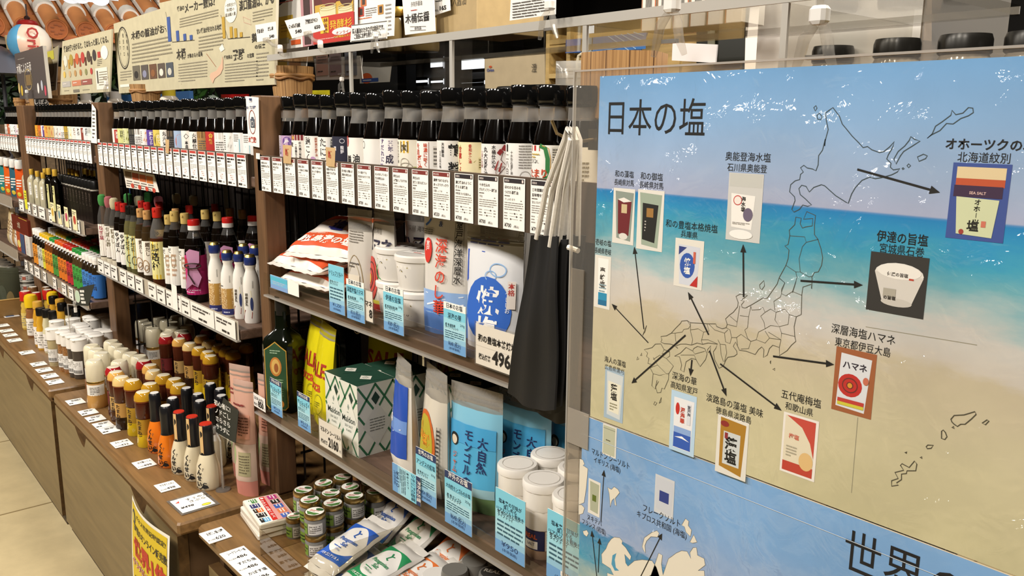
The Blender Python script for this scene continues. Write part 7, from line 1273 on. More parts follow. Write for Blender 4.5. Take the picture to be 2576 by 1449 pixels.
b = MB().lathe([(.05, .088), (.052, .1), (.045, .112), (.03, .118)], '8a1f1c:s', 18); b.lathe([(.012, .118), (.016, .13), (.008, .14)], '2a1c18:s', 10); obj('top_ring', b, t); b = MB(); b.tube([(0, 0, .13), (0, 0, .2)], .004, '2a1c18'); obj('hanger', b, t)
lq = bpy.data.lights.new('lantern_bulb', 'POINT'); lq.energy = .35; lq.color = (1, .75, .5); lq.shadow_soft_size = .03; lo = bpy.data.objects.new('lantern_bulb', lq); COL.objects.link(lo); lo.location = pl+Vector((0.2, .1, -.1))
# hedge-like greenery wall below the roof, ropes
rnd = random.Random(3); b = MB()
for i in range(1500):
    y = rnd.uniform(-.2, 1.7); z = rnd.uniform(1.05, 1.6); x = -5.95+rnd.uniform(-.05, .08); a = rnd.uniform(0, 6.3); s = rnd.uniform(.02, .045); u = Vector((rnd.uniform(-.4, .4), cos(a), sin(a))).normalized(); v = u.cross(Vector((1, rnd.uniform(-.5, .5), .2))).normalized(); o_ = Vector((x, y, z))
    b.add([o_, o_+u*s+v*s*.35, o_+u*s*2, o_+u*s-v*s*.35], [(0, 1, 2, 3)], ('23401c:s', '335a26:s', '1a3016:s')[i % 3])
b.rect(plane((-6.05, -.4, 1.03), (0, 1, 0), (0, 0, 1)), 0, 0, 2.1, .75, '0f1a0c'); tag(obj('leaf_wall', b), 'dark green leafy wall under the tiled roof', 'plants', kind='stuff')
for i, px in enumerate((100, 122, 16)):
    p = at(px, 78, 'x', -5.4); b = MB(); b.tube([(p.x, p.y, 1.5), (p.x, p.y+.01, 1.36), (p.x+.01, p.y+.05, 1.22)], .012, 'b5a072:n200', 8); tag(obj('rope', b), ('straw rope hanging beside the lantern, left one', 'straw rope hanging beside the lantern, right one', 'straw rope hanging at the left photo edge')[i], 'rope', 'straw ropes under the roof')
c = MB(); p = at(40, 135, 'x', -5.6); c.lathe([(.01, .12), (.13, .05), (.22, -.03)], '5a5a62:s', 24, (p.x+.25, p.y-.12, p.z-.1)); c.tube([(p.x+.25, p.y-.12, .0), (p.x+.25, p.y-.12, p.z)], .01, '3a3a40'); tag(obj('parasol', c), 'grey parasol behind the lantern', 'parasol')
b = MB(); b.hull((-5.84, -.4, 0), .3, 1.3, 1.02, '6a563c:w.4'); tag(obj('kiosk_counter', b), 'wooden kiosk counter below the leafy wall', 'counter')
# ------------------------------------------------------------------ far left bay goods
P = PXP(.03)
sq = PA(('b', -.012, .03, .012, .07, 4, 'efe6d8'), ('q', 0, .015, .01, .008, 'd9c43c'))
for i, (px, c, lb) in enumerate(((14, '2a7a78:s', 'teal spouted pouch, left of the orange one'), (27, 'cf5a1c:s', 'orange spouted pouch on the farthest shelf, left one'), (41, '2f5a6a:s', 'teal spouted pouch between the orange ones'), (55, 'c9501c:s', 'orange spouted pouch beside the post'))):
    x = at(px, 470, 'y', .02).x; t = thing('spout_pouch', lb, 'pouch', (x, .02, .772), .5, 'spouted pouches on the farthest shelf'); obj('bag', pouch(.055, .115, .03, c, sq), t); obj('spout_cap', MB().lathe([(.012, .105), (.016, .107), (.016, .135), (.014, .138), (.001, .138)], 'dcd9d2:s', 14), t)
for i, (px, y, c) in enumerate(((10, .06, 0), (22, .08, 0), (50, .09, 0))): x = at(px, 425, 'y', y).x; o = obj('cap', MB().lathe([(.016, 0), (.016, .03), (.014, .033), (.001, .033)], 'd4d1ca:s', 14)); o.location = (x, y, .892+.01*i); o.rotation_euler = (.5, .3*i, 0); o.name = 'pouch_cap'; tag(o, f'tilted white pouch cap behind the spouted pouches, {nth(i)} from left', 'cap', 'white pouch caps at the back')
def fbox(x0, x1, z0, z1, c, lb, art=None, y=-.01, d=.08):
    b = MB(); b.hull((0, 0, 0), x1-x0, d, z1-z0, c, .001)
    if art: art(b, front(0, 0, 0), x1-x0, z1-z0)
    o = obj('food_box', b); o.location = (x0, y, z0); return tag(o, lb, 'box', 'food boxes on the farthest shelf')
xa, xb = at(30, 560, 'y', -.01).x, at(69, 570, 'y', -.01).x
fbox(xa, xb, .655, .71, '6a2418:s', 'dark red box with pale lettering lying on top of other boxes', lambda b, m, w, h: (b.text(m, w*.45, h*.3, h*.45, '大和', 'd8ccb0', .001, 'c'), b.rect(m, w*.5, h*.97, w, h*1.0, 'cfb83a', .001)))
fbox(xb-.07, xb+.005, .583, .653, 'e4e0d6:s', 'white carton with vertical lettering beside the post', lambda b, m, w, h: b.text(m, w*.45, h*.8, h*.18, 'くずもち', '57524c', .001, vert=True, res=1)); fbox(xa+.06, xb-.075, .583, .653, 'b8502c:s', 'orange and blue carton below the dark red box', lambda b, m, w, h: (b.rect(m, w*.5, 0, w, h, '3a4a6a', .001), b.ell(m, w*.3, h*.4, w*.2, h*.2, 'e0c86a', .001)))
for i, (c, lb) in enumerate((('c9b48a:s', 'tan packet leaning on the farthest shelf, first'), ('e0d8c8:s', 'cream packet leaning on the farthest shelf, second'), ('b58a5a:s', 'brown packet leaning on the farthest shelf, third'), ('e4dccc:s', 'pale packet leaning on the farthest shelf, fourth'))):
    o = obj('packet', pouch(.07, .12, .03, c, PA(('b', -.02, .03, .02, .09, 5, '8a6a4a')))); o.location = (xa-.10+.045*i, .0, .595); o.rotation_euler = (0, .32, .1); tag(o, lb, 'packet', 'packets leaning on the farthest shelf')
# tins and paper basket on the farthest counter
tn = MB().lathe([(.001, 0), (.03, 0), (.032, .002), (.032, .034), (.03, .036), (.001, .0355)], 'b5b2a8:m', 18); m = cyl(.0324, .004); tn.rect(m, -.07, 0, .07, .028, 'ddd9ce', 0, 14, 1, True); tn.bars(m, -.03, .004, .03, .024, 3, '4a5a5a', .0003); tn.rect(m, -.012, .008, .0, .02, 'b5604a', .0005)
tm_ = tn.mesh('tin')
cnt = 0
for i in range(3):
    for j in range(2):
        for k in range(4 if j == 0 else 3):
            o = obj('food_tin', tm_); o.location = (-3.62+.068*i, -.06+.07*j, ZC+.0003+.0363*k); o.rotation_euler = (0, 0, .8+i*.2)
            tag(o, f'silver food tin, {nth(k)} from below in the {nth(i)} {("front", "rear")[j]} pile', 'tin', 'piles of food tins on the farthest counter')
p = at(38, 770, 'z', ZC); t = thing('paper_basket', 'brown paper basket on the farthest counter', 'basket', (-3.30, -.095, ZC)); b = MB()
def frus(r0, r1, h, k): b.lathe([(r0, 0), (r1, h), (r1*.95, h), (r0*.92, .004), (.001, .004)], k, 4, sx=1.25, sy=1)
frus(.058, .072, .06, 'a8844e:n60'); b.f = b.f; obj('paper_body', b, t); b = MB(); b.tube([(.09*cos(a)*1.0, .072*sin(a), .0605) for a in (pi/4, 3*pi/4, 5*pi/4, 7*pi/4)], .0025, 'c9a45e', 6, True); obj('rolled_rim', b, t)
o = obj('packet', pouch(.09, .15, .06, '6a6c58:f.3', PA(('q', -.01, .05, .02, .04, '3a3e2c'), ('q', .02, .04, .012, .03, '6b5a30')))); o.location = (-3.30, -.085, ZC+.012); o.rotation_euler = (0, 0, .8); tag(o, 'clear bag of dark green kelp standing in the paper basket', 'packet')
b = MB(); b.hull((0, 0, 0), .06, .045, .0008, 'ece8e0'); b.rect(flat(0, 0, .001), .005, .005, .05, .03, '4a6a9a', .0002); o = obj('price_card', b); o.location = at(4, 792, 'z', ZC+.001); tag(o, 'small white and blue card lying on the farthest counter', 'price card')
# ================================================================== the two laminated map posters
YP = -.064; PP = PXP(YP)
X0, Z0 = PP(1485, 1035)[0], .7927; PW, PH = .4225, .3068
def local(b, o): b.v = [(v[0]-o[0], v[1]-o[1], v[2]-o[2]) for v in b.v]; return b
t = thing('map_poster', 'laminated blue seaside poster titled 日本の塩 with a map of the country', 'poster', (X0, YP, Z0))
b = MB(); m = front(0, 0, 0); b.rect(m, 0, 0, PW, PH, 'poster_japan', 0, 24, 16, True); b.slab(lambda x, y, h: m(x, y, h-.0006), [(0, 0), (PW, 0), (PW, PH), (0, PH)], .0012, 'e6dcc8', 'b9967c'); obj('sheet', b, t)
BK = '0c0c0b'
for x0, x1, py, hp, s, bo in ((1520, 1760, 333, 84, '日本の塩', .0), (1547, 1594, 445, 16, '和の藻塩', .02), (1545, 1594, 466, 15, '長崎県対馬', .01), (1611, 1667, 452, 18, '和の御塩', .02), (1608, 1668, 473, 16, '長崎県対馬', .01), (1824, 1938, 404, 21, '奥能登海水塩', .0), (1829, 1929, 431, 19, '石川県奥能登', .0), (2376, 2606, 376, 27, 'オホーツクの塩', .02), (2407, 2540, 407, 24, '北海道紋別', .0), (2204, 2334, 611, 27, '伊達の旨塩', .01), (2210, 2323, 639, 23, '宮城県石巻', .0),
    (1674, 1805, 577, 19, '和の豊塩本格焼塩', .01), (1712, 1754, 597, 16, '兵庫県', .0), (1498, 1537, 617, 15, '壱岐の塩', .02), (1496, 1537, 638, 14, '長崎県壱岐', .01), (1520, 1574, 916, 15, '海人の藻塩', .01), (1521, 1569, 934, 13, '広島県蒲刈', .0), (1690, 1752, 960, 19, '深海の華', .01), (1686, 1754, 983, 17, '高知県室戸', .0), (1775, 1920, 1028, 20, '淡路島の藻塩 美味', .0), (1800, 1890, 1052, 18, '徳島県淡路島', .0), (1963, 2065, 1012, 22, '五代庵梅塩', .0), (1974, 2045, 1037, 19, '和歌山県', .0), (2089, 2252, 851, 24, '深層海塩ハマネ', .0), (2098, 2240, 882, 22, '東京都伊豆大島', .0)):
    LET = MB(); PP.txt(LET, x0, x1, py, hp, s, BK, .00022, bo if hp > 20 else 0, res=3 if hp > 50 else 2); obj('title' if hp > 50 else 'caption', local(LET, (X0, YP, Z0)), t)
MAP = MB(); thin = lambda y0: (lambda x, z, h: Vector((x, y0-h*.14, z))); mp = thin(YP)
def outl(pts, closed=True, w=.00055, ox=0, oy=0, k=1, col='3c4a4c'):
    MAP.line(mp, [PP(ox+x/k, oy+y/k) for x, y in pts], w, col, .0012, closed)
Q = 3.623
H1 = [(795, 980), (855, 1060), (880, 1130), (930, 1190), (970, 1240), (1030, 1300), (1070, 1345), (1110, 1335), (1150, 1365), (1220, 1390), (1260, 1380), (1310, 1340), (1355, 1290), (1338, 1345), (1300, 1410)]
H2 = [(1285, 180), (1325, 220), (1318, 255), (1345, 280), (1405, 270), (1380, 300), (1330, 325), (1240, 350), (1180, 360), (1130, 345), (1060, 375), (1000, 440), (965, 500), (935, 585), (915, 575), (820, 515), (720, 425), (690, 415), (620, 440), (580, 482), (550, 430), (510, 420), (485, 450), (497, 505), (545, 545), (600, 600), (565, 612), (520, 600), (490, 640), (440, 665), (420, 640), (450, 560), (445, 525), (400, 480), (410, 415), (450, 380), (492, 368), (500, 320), (525, 300), (500, 260), (530, 238), (560, 262), (610, 272), (640, 288), (660, 235), (665, 150), (700, 100), (725, 0)]
H3 = [(720, 1330), (725, 1280), (752, 1180), (735, 1100), (728, 1030), (760, 1005)]
MAP.line(mp, [PP(1876+x/Q, y/Q) for x, y in H1]+[PP(1876+x/Q, 350+y/Q) for x, y in H2]+[PP(1876+x/Q, y/Q) for x, y in H3], .0006, '38474c', .0012, True)
for pts in ([(1655, 1260), (1700, 1220), (1730, 1150), (1790, 1110), (1870, 1050), (1880, 1005), (1915, 1045), (1980, 1030), (2030, 980), (2070, 985), (2075, 1025), (2030, 1055), (1960, 1080), (1890, 1130), (1830, 1125), (1770, 1190), (1700, 1225)], [(1350, 1449), (1390, 1380), (1450, 1330), (1490, 1280), (1505, 1245), (1540, 1270), (1590, 1285), (1520, 1330), (1440, 1380), (1410, 1420), (1370, 1495)], [(1565, 1430), (1620, 1405), (1655, 1420), (1640, 1445), (1580, 1470)], [(620, 980), (640, 962), (650, 985), (635, 1012)], [(650, 1050), (670, 1030), (695, 1060), (685, 1090), (655, 1085)], [(1470, 1510), (1485, 1493), (1503, 1510), (1485, 1528)], [(1425, 1535), (1435, 1528), (1445, 1537), (1432, 1545)]):
    outl(pts, True, .0006, 1876, 0, Q, '38474c')
TA = [(2000, 710), (1990, 780), (1940, 830), (1945, 880), (1930, 960), (1900, 972), (1938, 1010), (1930, 1090), (1910, 1150), (1850, 1260), (1830, 1320), (1740, 1449)]
TB_ = [(1700, 180), (1600, 240), (1540, 272), (1510, 265), (1505, 240), (1530, 210), (1500, 200), (1530, 180), (1560, 155), (1530, 148), (1490, 145), (1455, 165), (1475, 220), (1470, 260), (1430, 310), (1395, 335), (1360, 370), (1375, 420), (1365, 450), (1330, 460), (1280, 440), (1270, 415), (1200, 415), (1130, 410), (1040, 405), (1010, 385), (960, 390), (950, 410), (900, 460), (865, 500), (820, 525), (770, 530), (780, 560), (770, 580), (800, 595), (860, 600), (890, 610), (925, 640), (910, 615), (950, 600), (1000, 600), (1050, 608), (1100, 590), (1150, 602), (1200, 590), (1285, 600), (1270, 640), (1248, 670), (1260, 740), (1300, 820), (1340, 800), (1360, 750), (1380, 720), (1440, 710), (1465, 690), (1460, 660), (1430, 620), (1450, 580), (1480, 640), (1485, 655), (1550, 665), (1630, 695), (1660, 650), (1690, 625), (1710, 650), (1705, 722), (1740, 700), (1760, 640), (1790, 610), (1850, 630), (1850, 705), (1920, 660), (1960, 610), (2000, 575), (1990, 520), (1985, 440), (2005, 350), (2050, 330), (2055, 150), (2065, 80), (2140, 55), (2145, 95), (2148, 0)]
TC = [(2145, 1260), (2170, 1215), (2205, 1210), (2235, 1150), (2245, 1080), (2230, 1000), (2200, 910), (2170, 870), (2170, 780), (2180, 695), (2100, 660), (2070, 730), (2155, 722), (2150, 790), (2090, 800), (2060, 810), (2040, 770), (2050, 720)]
MAP.line(mp, [PP(1450+x/Q, 350+y/Q) for x, y in TA]+[PP(1450+x/Q, 700+y/Q) for x, y in TB_]+[PP(1450+x/Q, 350+y/Q) for x, y in TC], .00048, '4a4636', .0012, True)
for pts in ([(720, 600), (770, 598), (800, 650), (850, 668), (850, 710), (820, 730), (885, 800), (842, 870), (840, 920), (802, 1010), (780, 1000), (770, 1040), (738, 1045), (722, 990), (750, 940), (735, 930), (718, 1010), (688, 980), (700, 870), (672, 815), (700, 790), (652, 775), (662, 730), (640, 712), (650, 680), (618, 650), (660, 640), (690, 632)], [(895, 710), (950, 680), (1000, 630), (1060, 662), (1070, 640), (1105, 620), (1170, 640), (1192, 690), (1178, 740), (1128, 805), (1090, 740), (1050, 730), (1000, 760), (980, 855), (950, 835), (960, 790), (940, 715)], [(605, 520), (640, 430), (625, 490)], [(1670, 60), (1710, 20), (1715, 70), (1690, 105), (1675, 90)], [(705, 1150), (715, 1125), (735, 1135), (720, 1158)], [(755, 1140), (775, 1085), (770, 1130)], [(1195, 650), (1225, 615), (1220, 660), (1200, 680)], [(550, 745), (560, 715), (570, 735)], [(585, 705), (597, 680), (598, 705)], [(1765, 760), (1772, 750), (1770, 780)], [(1790, 830), (1810, 820), (1808, 840)]):
    outl(pts, True, .00048, 1450, 700, Q, '4a4636')
for pts in ([(820, 730), (760, 700), (700, 740)], [(850, 668), (780, 690), (800, 650)], [(672, 815), (740, 790), (700, 720)], [(740, 790), (820, 870), (760, 885), (700, 870)], [(820, 870), (842, 870)], [(1060, 662), (1080, 690), (1170, 665)], [(950, 700), (1075, 700), (1090, 740)], [(1010, 385), (1040, 430), (1020, 460), (980, 465), (965, 490), (900, 500), (865, 500)], [(900, 500), (905, 570), (920, 600)], [(1040, 405), (1040, 480), (1060, 560), (1050, 605)], [(1040, 470), (1110, 460), (1160, 490), (1140, 570), (1150, 600)], [(1160, 490), (1210, 480), (1190, 415)], [(1210, 420), (1260, 470), (1350, 500), (1380, 470)], [(1140, 560), (1200, 560), (1290, 600)], [(1290, 560), (1310, 600), (1360, 605)], [(1350, 500), (1360, 580), (1400, 595), (1415, 540), (1400, 470), (1365, 450)], [(1310, 600), (1320, 700), (1340, 760)], [(1360, 605), (1370, 680), (1350, 760)], [(1375, 420), (1460, 440), (1465, 400), (1400, 345)], [(1465, 400), (1490, 250)], [(1490, 340), (1570, 350), (1590, 255)], [(1570, 350), (1560, 450), (1535, 470), (1560, 545), (1590, 575), (1640, 560)], [(1415, 540), (1460, 540), (1500, 510), (1590, 575), (1570, 640), (1500, 645)], [(1460, 540), (1470, 610)], [(1590, 255), (1600, 290), (1670, 285), (1700, 265), (1720, 310), (1680, 345), (1710, 400), (1720, 460), (1660, 490), (1640, 560), (1720, 590), (1760, 545), (1720, 480)], [(1720, 310), (1770, 280), (1820, 310), (1810, 380), (1850, 440), (1770, 430), (1720, 460)], [(1820, 310), (1900, 280), (1940, 330), (1930, 420), (1850, 440), (1870, 500), (1865, 560), (1750, 490)], [(1810, 290), (1800, 210), (1860, 170), (1870, 140), (1910, 160), (1970, 120), (2055, 155)], [(1940, 330), (2005, 350)], [(1870, 500), (1990, 530)], [(1865, 560), (1850, 630)], [(1760, 545), (1865, 560)], [(1870, 140), (1870, 100), (1900, 40), (1850, 0)], [(1970, 120), (2000, 30)]):
    outl(pts, False, .00036, 1450, 700, Q, '55513e')
for pts in ([(1945, 880), (2000, 885), (2080, 890), (2095, 940), (2205, 912)], [(2095, 940), (2060, 980), (2030, 1090), (2040, 1210), (2000, 1210), (1910, 1150)], [(2040, 1210), (2120, 1255), (2145, 1250)], [(2000, 1210), (2010, 1260), (1990, 1340), (1970, 1400)], [(1850, 1265), (1900, 1310), (1870, 1390)]):
    outl(pts, False, .0004, 1450, 350, Q, '4a5450')
for pts in ([(1870, 1285), (1900, 1250), (1990, 1245), (2090, 1215), (2100, 1240), (2060, 1280), (2000, 1330), (1960, 1330), (1930, 1350), (1900, 1330), (1880, 1310)], [(2155, 1320), (2200, 1290), (2218, 1300), (2185, 1335)]): outl(pts, True, .0007, 1876, 700, Q, '4a4636')
for pts in ([(1785, 130), (1800, 118), (1820, 140), (1835, 180), (1815, 205), (1785, 195)], [(1645, 270), (1660, 255), (1710, 258), (1690, 285), (1655, 288)], [(1330, 630), (1330, 580), (1390, 560), (1360, 505), (1440, 485), (1410, 440), (1425, 425), (1490, 460), (1540, 400), (1560, 430), (1550, 490), (1470, 490), (1465, 515), (1420, 520), (1420, 570), (1375, 600), (1392, 620)], [(1590, 368), (1605, 362), (1608, 378)], [(1450, 325), (1470, 318), (1465, 332)], [(1880, 95), (1895, 85), (1900, 105)]): outl(pts, True, .0007, 1876, 1049, Q, '4a4636')
MAP.line(mp, [PP(2158, 1050), PP(2142, 1240)], .0004, '8f8a74', .0009); MAP.line(mp, [PP(2178, 822), PP(2458, 868)], .0004, '8f8a74', .0009)
obj('map_outline', local(MAP, (X0, YP, Z0)), t)
ORG = (X0, YP, Z0)
def arrow(x0, y0, x1, y1, w=.0011):
    ARR = MB(); a, c = Vector((*PP(x0, y0), 0)), Vector((*PP(x1, y1), 0)); d = (c-a).normalized(); n = Vector((-d.y, d.x, 0)); e = c-d*.0062
    ARR.line(mp, [(a.x, a.y), (e.x, e.y)], w, '15130f', .002); ARR.poly(mp, [(c.x, c.y), (e.x+n.x*.0026, e.y+n.y*.0026), (e.x-n.x*.0026, e.y-n.y*.0026)], '15130f', .0021); obj('arrow', local(ARR, ORG), t)
for q in ((1620, 828, 1596, 620), (1871, 747, 1870, 614), (1631, 862, 1539, 764), (1783, 842, 1731, 734), (1725, 843, 1589, 964), (1741, 905, 1737, 946), (1785, 882, 1828, 997), (1812, 915, 1967, 1033), (1945, 896, 2099, 917), (2014, 706, 2171, 717), (2157, 426, 2365, 484)): arrow(*q, .0010 if q[0] < 1700 else .0014)
def pic(x0, y0, x1, y1, ops, paper='dedad0'):
    PH_ = MB(); (a, _), (c, _) = PP(x0, (y0+y1)/2), PP(x1, (y0+y1)/2); u = PP((x0+x1)/2, y1)[1]; w_ = PP((x0+x1)/2, y0)[1]
    f = lambda x, y, h: mp(a+(c-a)*x, u+(w_-u)*y, .0014+h); PH_.rect(f, 0, 0, 1, 1, paper)
    for i, o in enumerate(ops):
        h = .0003*(i+1)
        if o[0] == 'r': PH_.rect(f, *o[1:5], o[5], h)
        elif o[0] == 'e': PH_.ell(f, *o[1:5], o[5], h)
        elif o[0] == 'p': PH_.poly(f, o[1], o[2], h)
        elif o[0] == 'b': PH_.bars(f, *o[1:6], o[6], h)
        elif o[0] == 't': PH_.text(lambda x, y, k, o=o: f(o[1]+x*(w_-u)/(c-a), o[2]+y, k), 0, 0, o[3], o[4], o[5], h, 'c', bold=.03)
        elif o[0] == 'v': PH_.text(lambda x, y, k, o=o: f(o[1]+x*(w_-u)/(c-a), o[2]+y, k), 0, 0, o[3], o[4], o[5], h, vert=True, bold=.03)
    obj('product_photo', local(PH_, ORG), t)
pic(1542, 474, 1596, 614, [('p', [(.1, .95), (.95, .93), (.85, .06), (.2, .1)], '8a948a'), ('p', [(.22, .80), (.86, .78), (.76, .16), (.27, .18)], '6a1c22'), ('e', .52, .14, .2, .06, 'd8d4cc'), ('r', .4, .56, .66, .72, 'c9b48a'), ('p', [(.22, .80), (.5, .84), (.86, .78), (.5, .75)], 'e6e0d8')])
pic(1603, 478, 1669, 630, [('p', [(.08, .95), (.92, .93), (.82, .05), (.2, .08)], '9aa896'), ('p', [(.2, .78), (.80, .76), (.70, .13), (.22, .17)], '1b1a18'), ('r', .36, .55, .62, .70, '9a7038'), ('b', .3, .3, .36, .5, 4, 'b5b0a8')])
pic(1830, 436, 1917, 608, [('r', .03, .8, .97, .99, 'c0c0ba'), ('p', [(.1, .7), (.8, .68), (.74, .18), (.15, .2)], 'ebe8e2'), ('e', .3, .60, .13, .075, 'c0504a'), ('e', .3, .60, .105, .06, 'ebe0d8'), ('v', .47, .66, .075, '海水塩', '2a2622'), ('e', .62, .40, .14, .1, '6a5f74'), ('b', .18, .24, .7, .28, 2, '8a857c'), ('e', .45, .1, .34, .07, 'eeebe6')], 'c9c8c4')
pic(2388, 411, 2536, 606, [('r', .08, .80, .92, .95, 'd9c49a'), ('r', .08, .70, .92, .80, 'b8502c'), ('r', .06, .56, .9, .71, '3a2440'), ('t', .48, .60, .05, 'SEA SALT', 'c9a8a0'), ('p', [(.12, .56), (.86, .54), (.80, .05), (.18, .07)], 'c9cfa8'), ('v', .5, .54, .085, 'オホーツ', '2a2a1c'), ('t', .46, .13, .15, '塩', '1d1c14'), ('e', .27, .1, .045, .035, '9a3a30'), ('r', .6, .18, .68, .26, 'c8705a')], '3a4f92')
pic(2184, 640, 2332, 792, [('e', .52, .68, .42, .18, 'dcd8d0'), ('p', [(.1, .68), (.94, .66), (.78, .2), (.26, .22)], 'cfcac2'), ('e', .52, .2, .27, .07, 'c2bdb4'), ('e', .52, .72, .38, .13, 'e6e2da'), ('r', .7, .60, .78, .63, 'b5402c'), ('t', .5, .64, .07, '伊達の旨塩', '57524c'), ('r', .28, .28, .5, .42, 'a8a294'), ('t', .4, .24, .07, 'の旨塩', '3a352e')], '2f2d2a')
pic(1496, 643, 1536, 776, [('p', [(.2, .95), (.85, .95), (.8, .05), (.25, .05)], 'efece6'), ('v', .5, .78, .13, '壱岐塩', '3a342c'), ('r', .26, .06, .8, .3, '2a8ab0'), ('r', .26, .06, .8, .16, '1f6a92'), ('b', .3, .3, .75, .48, 3, '8aa0a8')])
pic(1697, 602, 1769, 725, [('p', [(.12, .88), (.88, .86), (.82, .05), (.2, .06)], 'ccd0da'), ('p', [(.14, .84), (.42, .83), (.14, .66)], '2c3a7a'), ('e', .46, .46, .26, .26, '2d55a8'), ('t', .46, .48, .16, '焼', 'f0eee8'), ('t', .46, .30, .16, '塩', 'f0eee8'), ('p', [(.58, .06), (.84, .05), (.84, .28)], 'b82a24'), ('r', .66, .52, .74, .76, 'c8604a')])
pic(1521, 927, 1569, 1058, [('p', [(.1, .92), (.95, .9), (.85, .05), (.15, .08)], 'c9cfd0'), ('p', [(.18, .74), (.85, .72), (.78, .14), (.24, .16)], 'e0dcc8'), ('v', .5, .70, .16, '藻塩', '1d1a16'), ('b', .3, .18, .7, .34, 3, '8a8468')], '9fb4c4')
pic(1686, 988, 1750, 1141, [('p', [(.12, .9), (.92, .9), (.84, .06), (.16, .06)], 'e4e4e6'), ('r', .16, .07, .84, .32, '2f58b0'), ('r', .16, .32, .84, .42, '8aa8d8'), ('p', [(.2, .24), (.5, .28), (.8, .22), (.5, .24)], 'f0f2f6'), ('e', .28, .72, .08, .1, 'c02a22'), ('v', .48, .76, .09, '深海華', 'c0402c'), ('r', .66, .5, .8, .84, 'd4d8e0'), ('v', .73, .82, .06, '室戸海', '3a3a44')], 'b4cfe4')
pic(1802, 1050, 1881, 1200, [('p', [(.1, .96), (.92, .93), (.84, .05), (.12, .12)], 'a87a24'), ('r', .22, .18, .76, .74, 'c9cdcc'), ('e', .24, .86, .14, .05, '8a2a24'), ('v', .48, .66, .23, '藻塩', '14120f'), ('r', .26, .62, .36, .72, '8a2a30')])
pic(1966, 1046, 2056, 1200, [('r', .06, .04, .92, .96, 'dcd2b8'), ('p', [(.1, .96), (.92, .96), (.92, .36), (.80, .6), (.55, .82)], 'c0483a'), ('r', .06, .04, .92, .2, 'b8402f'), ('e', .72, .28, .2, .15, 'd9b57a'), ('t', .34, .6, .09, '梅塩', 'c9705a'), ('b', .14, .28, .45, .48, 4, 'a8a08a')], 'e6e0d8')
pic(2097, 880, 2200, 1044, [('p', [(.14, .92), (.90, .9), (.82, .06), (.1, .08)], 'd4d6da'), ('t', .5, .70, .13, 'ハマネ', '2a2430'), ('e', .42, .44, .30, .18, 'b82a24'), ('e', .42, .44, .2, .12, '6a2a22'), ('e', .42, .44, .17, .1, 'b82a24'), ('e', .42, .44, .09, .055, '6a2a22'), ('e', .42, .44, .06, .04, 'd0902c'), ('r', .14, .16, .8, .22, 'b83a30'), ('r', .14, .11, .8, .16, 'c9c03a'), ('e', .8, .56, .07, .06, 'c06a50')], '9a5a34')
# ------------------------------------------------------------------ lower poster: salts of the world
YW = -.0617; PQ = PXP(YW); mq = thin(YW); XW = PQ(1466, 1045)[0]; ZW = .5
t = thing('map_poster', 'lower laminated poster titled 世界の塩 with white land on a blue sea', 'poster', (XW, YW, .7385))
b = MB(); b.rect(lambda x, y, h: Vector((x, -h, y)), 0, -.193, PW, .0514, 'poster_world', 0, 24, 12, True); b.slab(lambda x, y, h: Vector((x, -h+.0006, y)), [(0, -.193), (PW, -.193), (PW, .0514), (0, .0514)], .001, 'e6dcc8'); b.rect(lambda x, y, h: Vector((x, -h, y)), 0, .0331, PW, .0336, 'c4d0dc', .0006); obj('sheet', b, t)
LG = MB()
def land(pts, ox=1450, oy=1049, k=Q, col='ded7c6'):
    p = [PQ(ox+x/k, oy+y/k) for x, y in pts]; LG.poly(mq, p, col, .0008); LG.line(mq, p, .0004, '6b6a62', .001, True)
land([(30, 380), (60, 390), (75, 430), (60, 440), (105, 470), (100, 540), (90, 650), (80, 720), (70, 780), (20, 800)]); land([(50, 800), (75, 830), (60, 880), (20, 890), (20, 800)])
land([(285, 640), (300, 700), (310, 820), (325, 760), (345, 740), (350, 800), (365, 810), (355, 740), (395, 690), (380, 660), (345, 635), (320, 660), (300, 650)]); land([(60, 1040), (95, 1030), (112, 1060), (95, 1090), (68, 1070)])
land([(345, 1095), (395, 1100), (420, 1130), (415, 1155), (450, 1190), (500, 1270), (490, 1305), (440, 1250), (450, 1330), (470, 1360), (530, 1310), (600, 1300), (690, 1310), (730, 1370), (760, 1460), (760, 1600), (300, 1600), (280, 1420), (340, 1440), (310, 1380), (235, 1330), (230, 1250), (270, 1200), (290, 1150), (320, 1110)]); land([(590, 1500), (680, 1440), (720, 1330), (750, 1240), (785, 1260), (775, 1340), (790, 1440), (840, 1290), (870, 1270), (910, 1240), (960, 1218), (1010, 1225), (1045, 1290), (1035, 1235), (1065, 1190), (1095, 1190), (1105, 1260), (1165, 1290), (1175, 1350), (1110, 1400), (1165, 1400), (1170, 1449), (1200, 1600), (590, 1600)])
land([(600, 1180), (620, 1100), (690, 1050), (735, 1035), (755, 1060), (740, 1095), (680, 1090), (640, 1130), (625, 1170), (630, 1240), (610, 1210)]); land([(960, 985), (995, 925), (1025, 950), (1020, 990), (1050, 1030), (1040, 1090), (1000, 1050), (985, 1000)]); land([(1035, 1140), (1070, 1072), (1100, 1140), (1060, 1150)])
b_ = LG; LG.poly(mq, [PQ(1450+x/Q, 1049+y/Q) for x, y in [(330, 1260), (365, 1240), (350, 1300), (360, 1370), (390, 1400), (350, 1400), (320, 1340)]], '4a94b4', .0012)
obj('land_outline', local(LG, (XW, YW, .7385)), t)
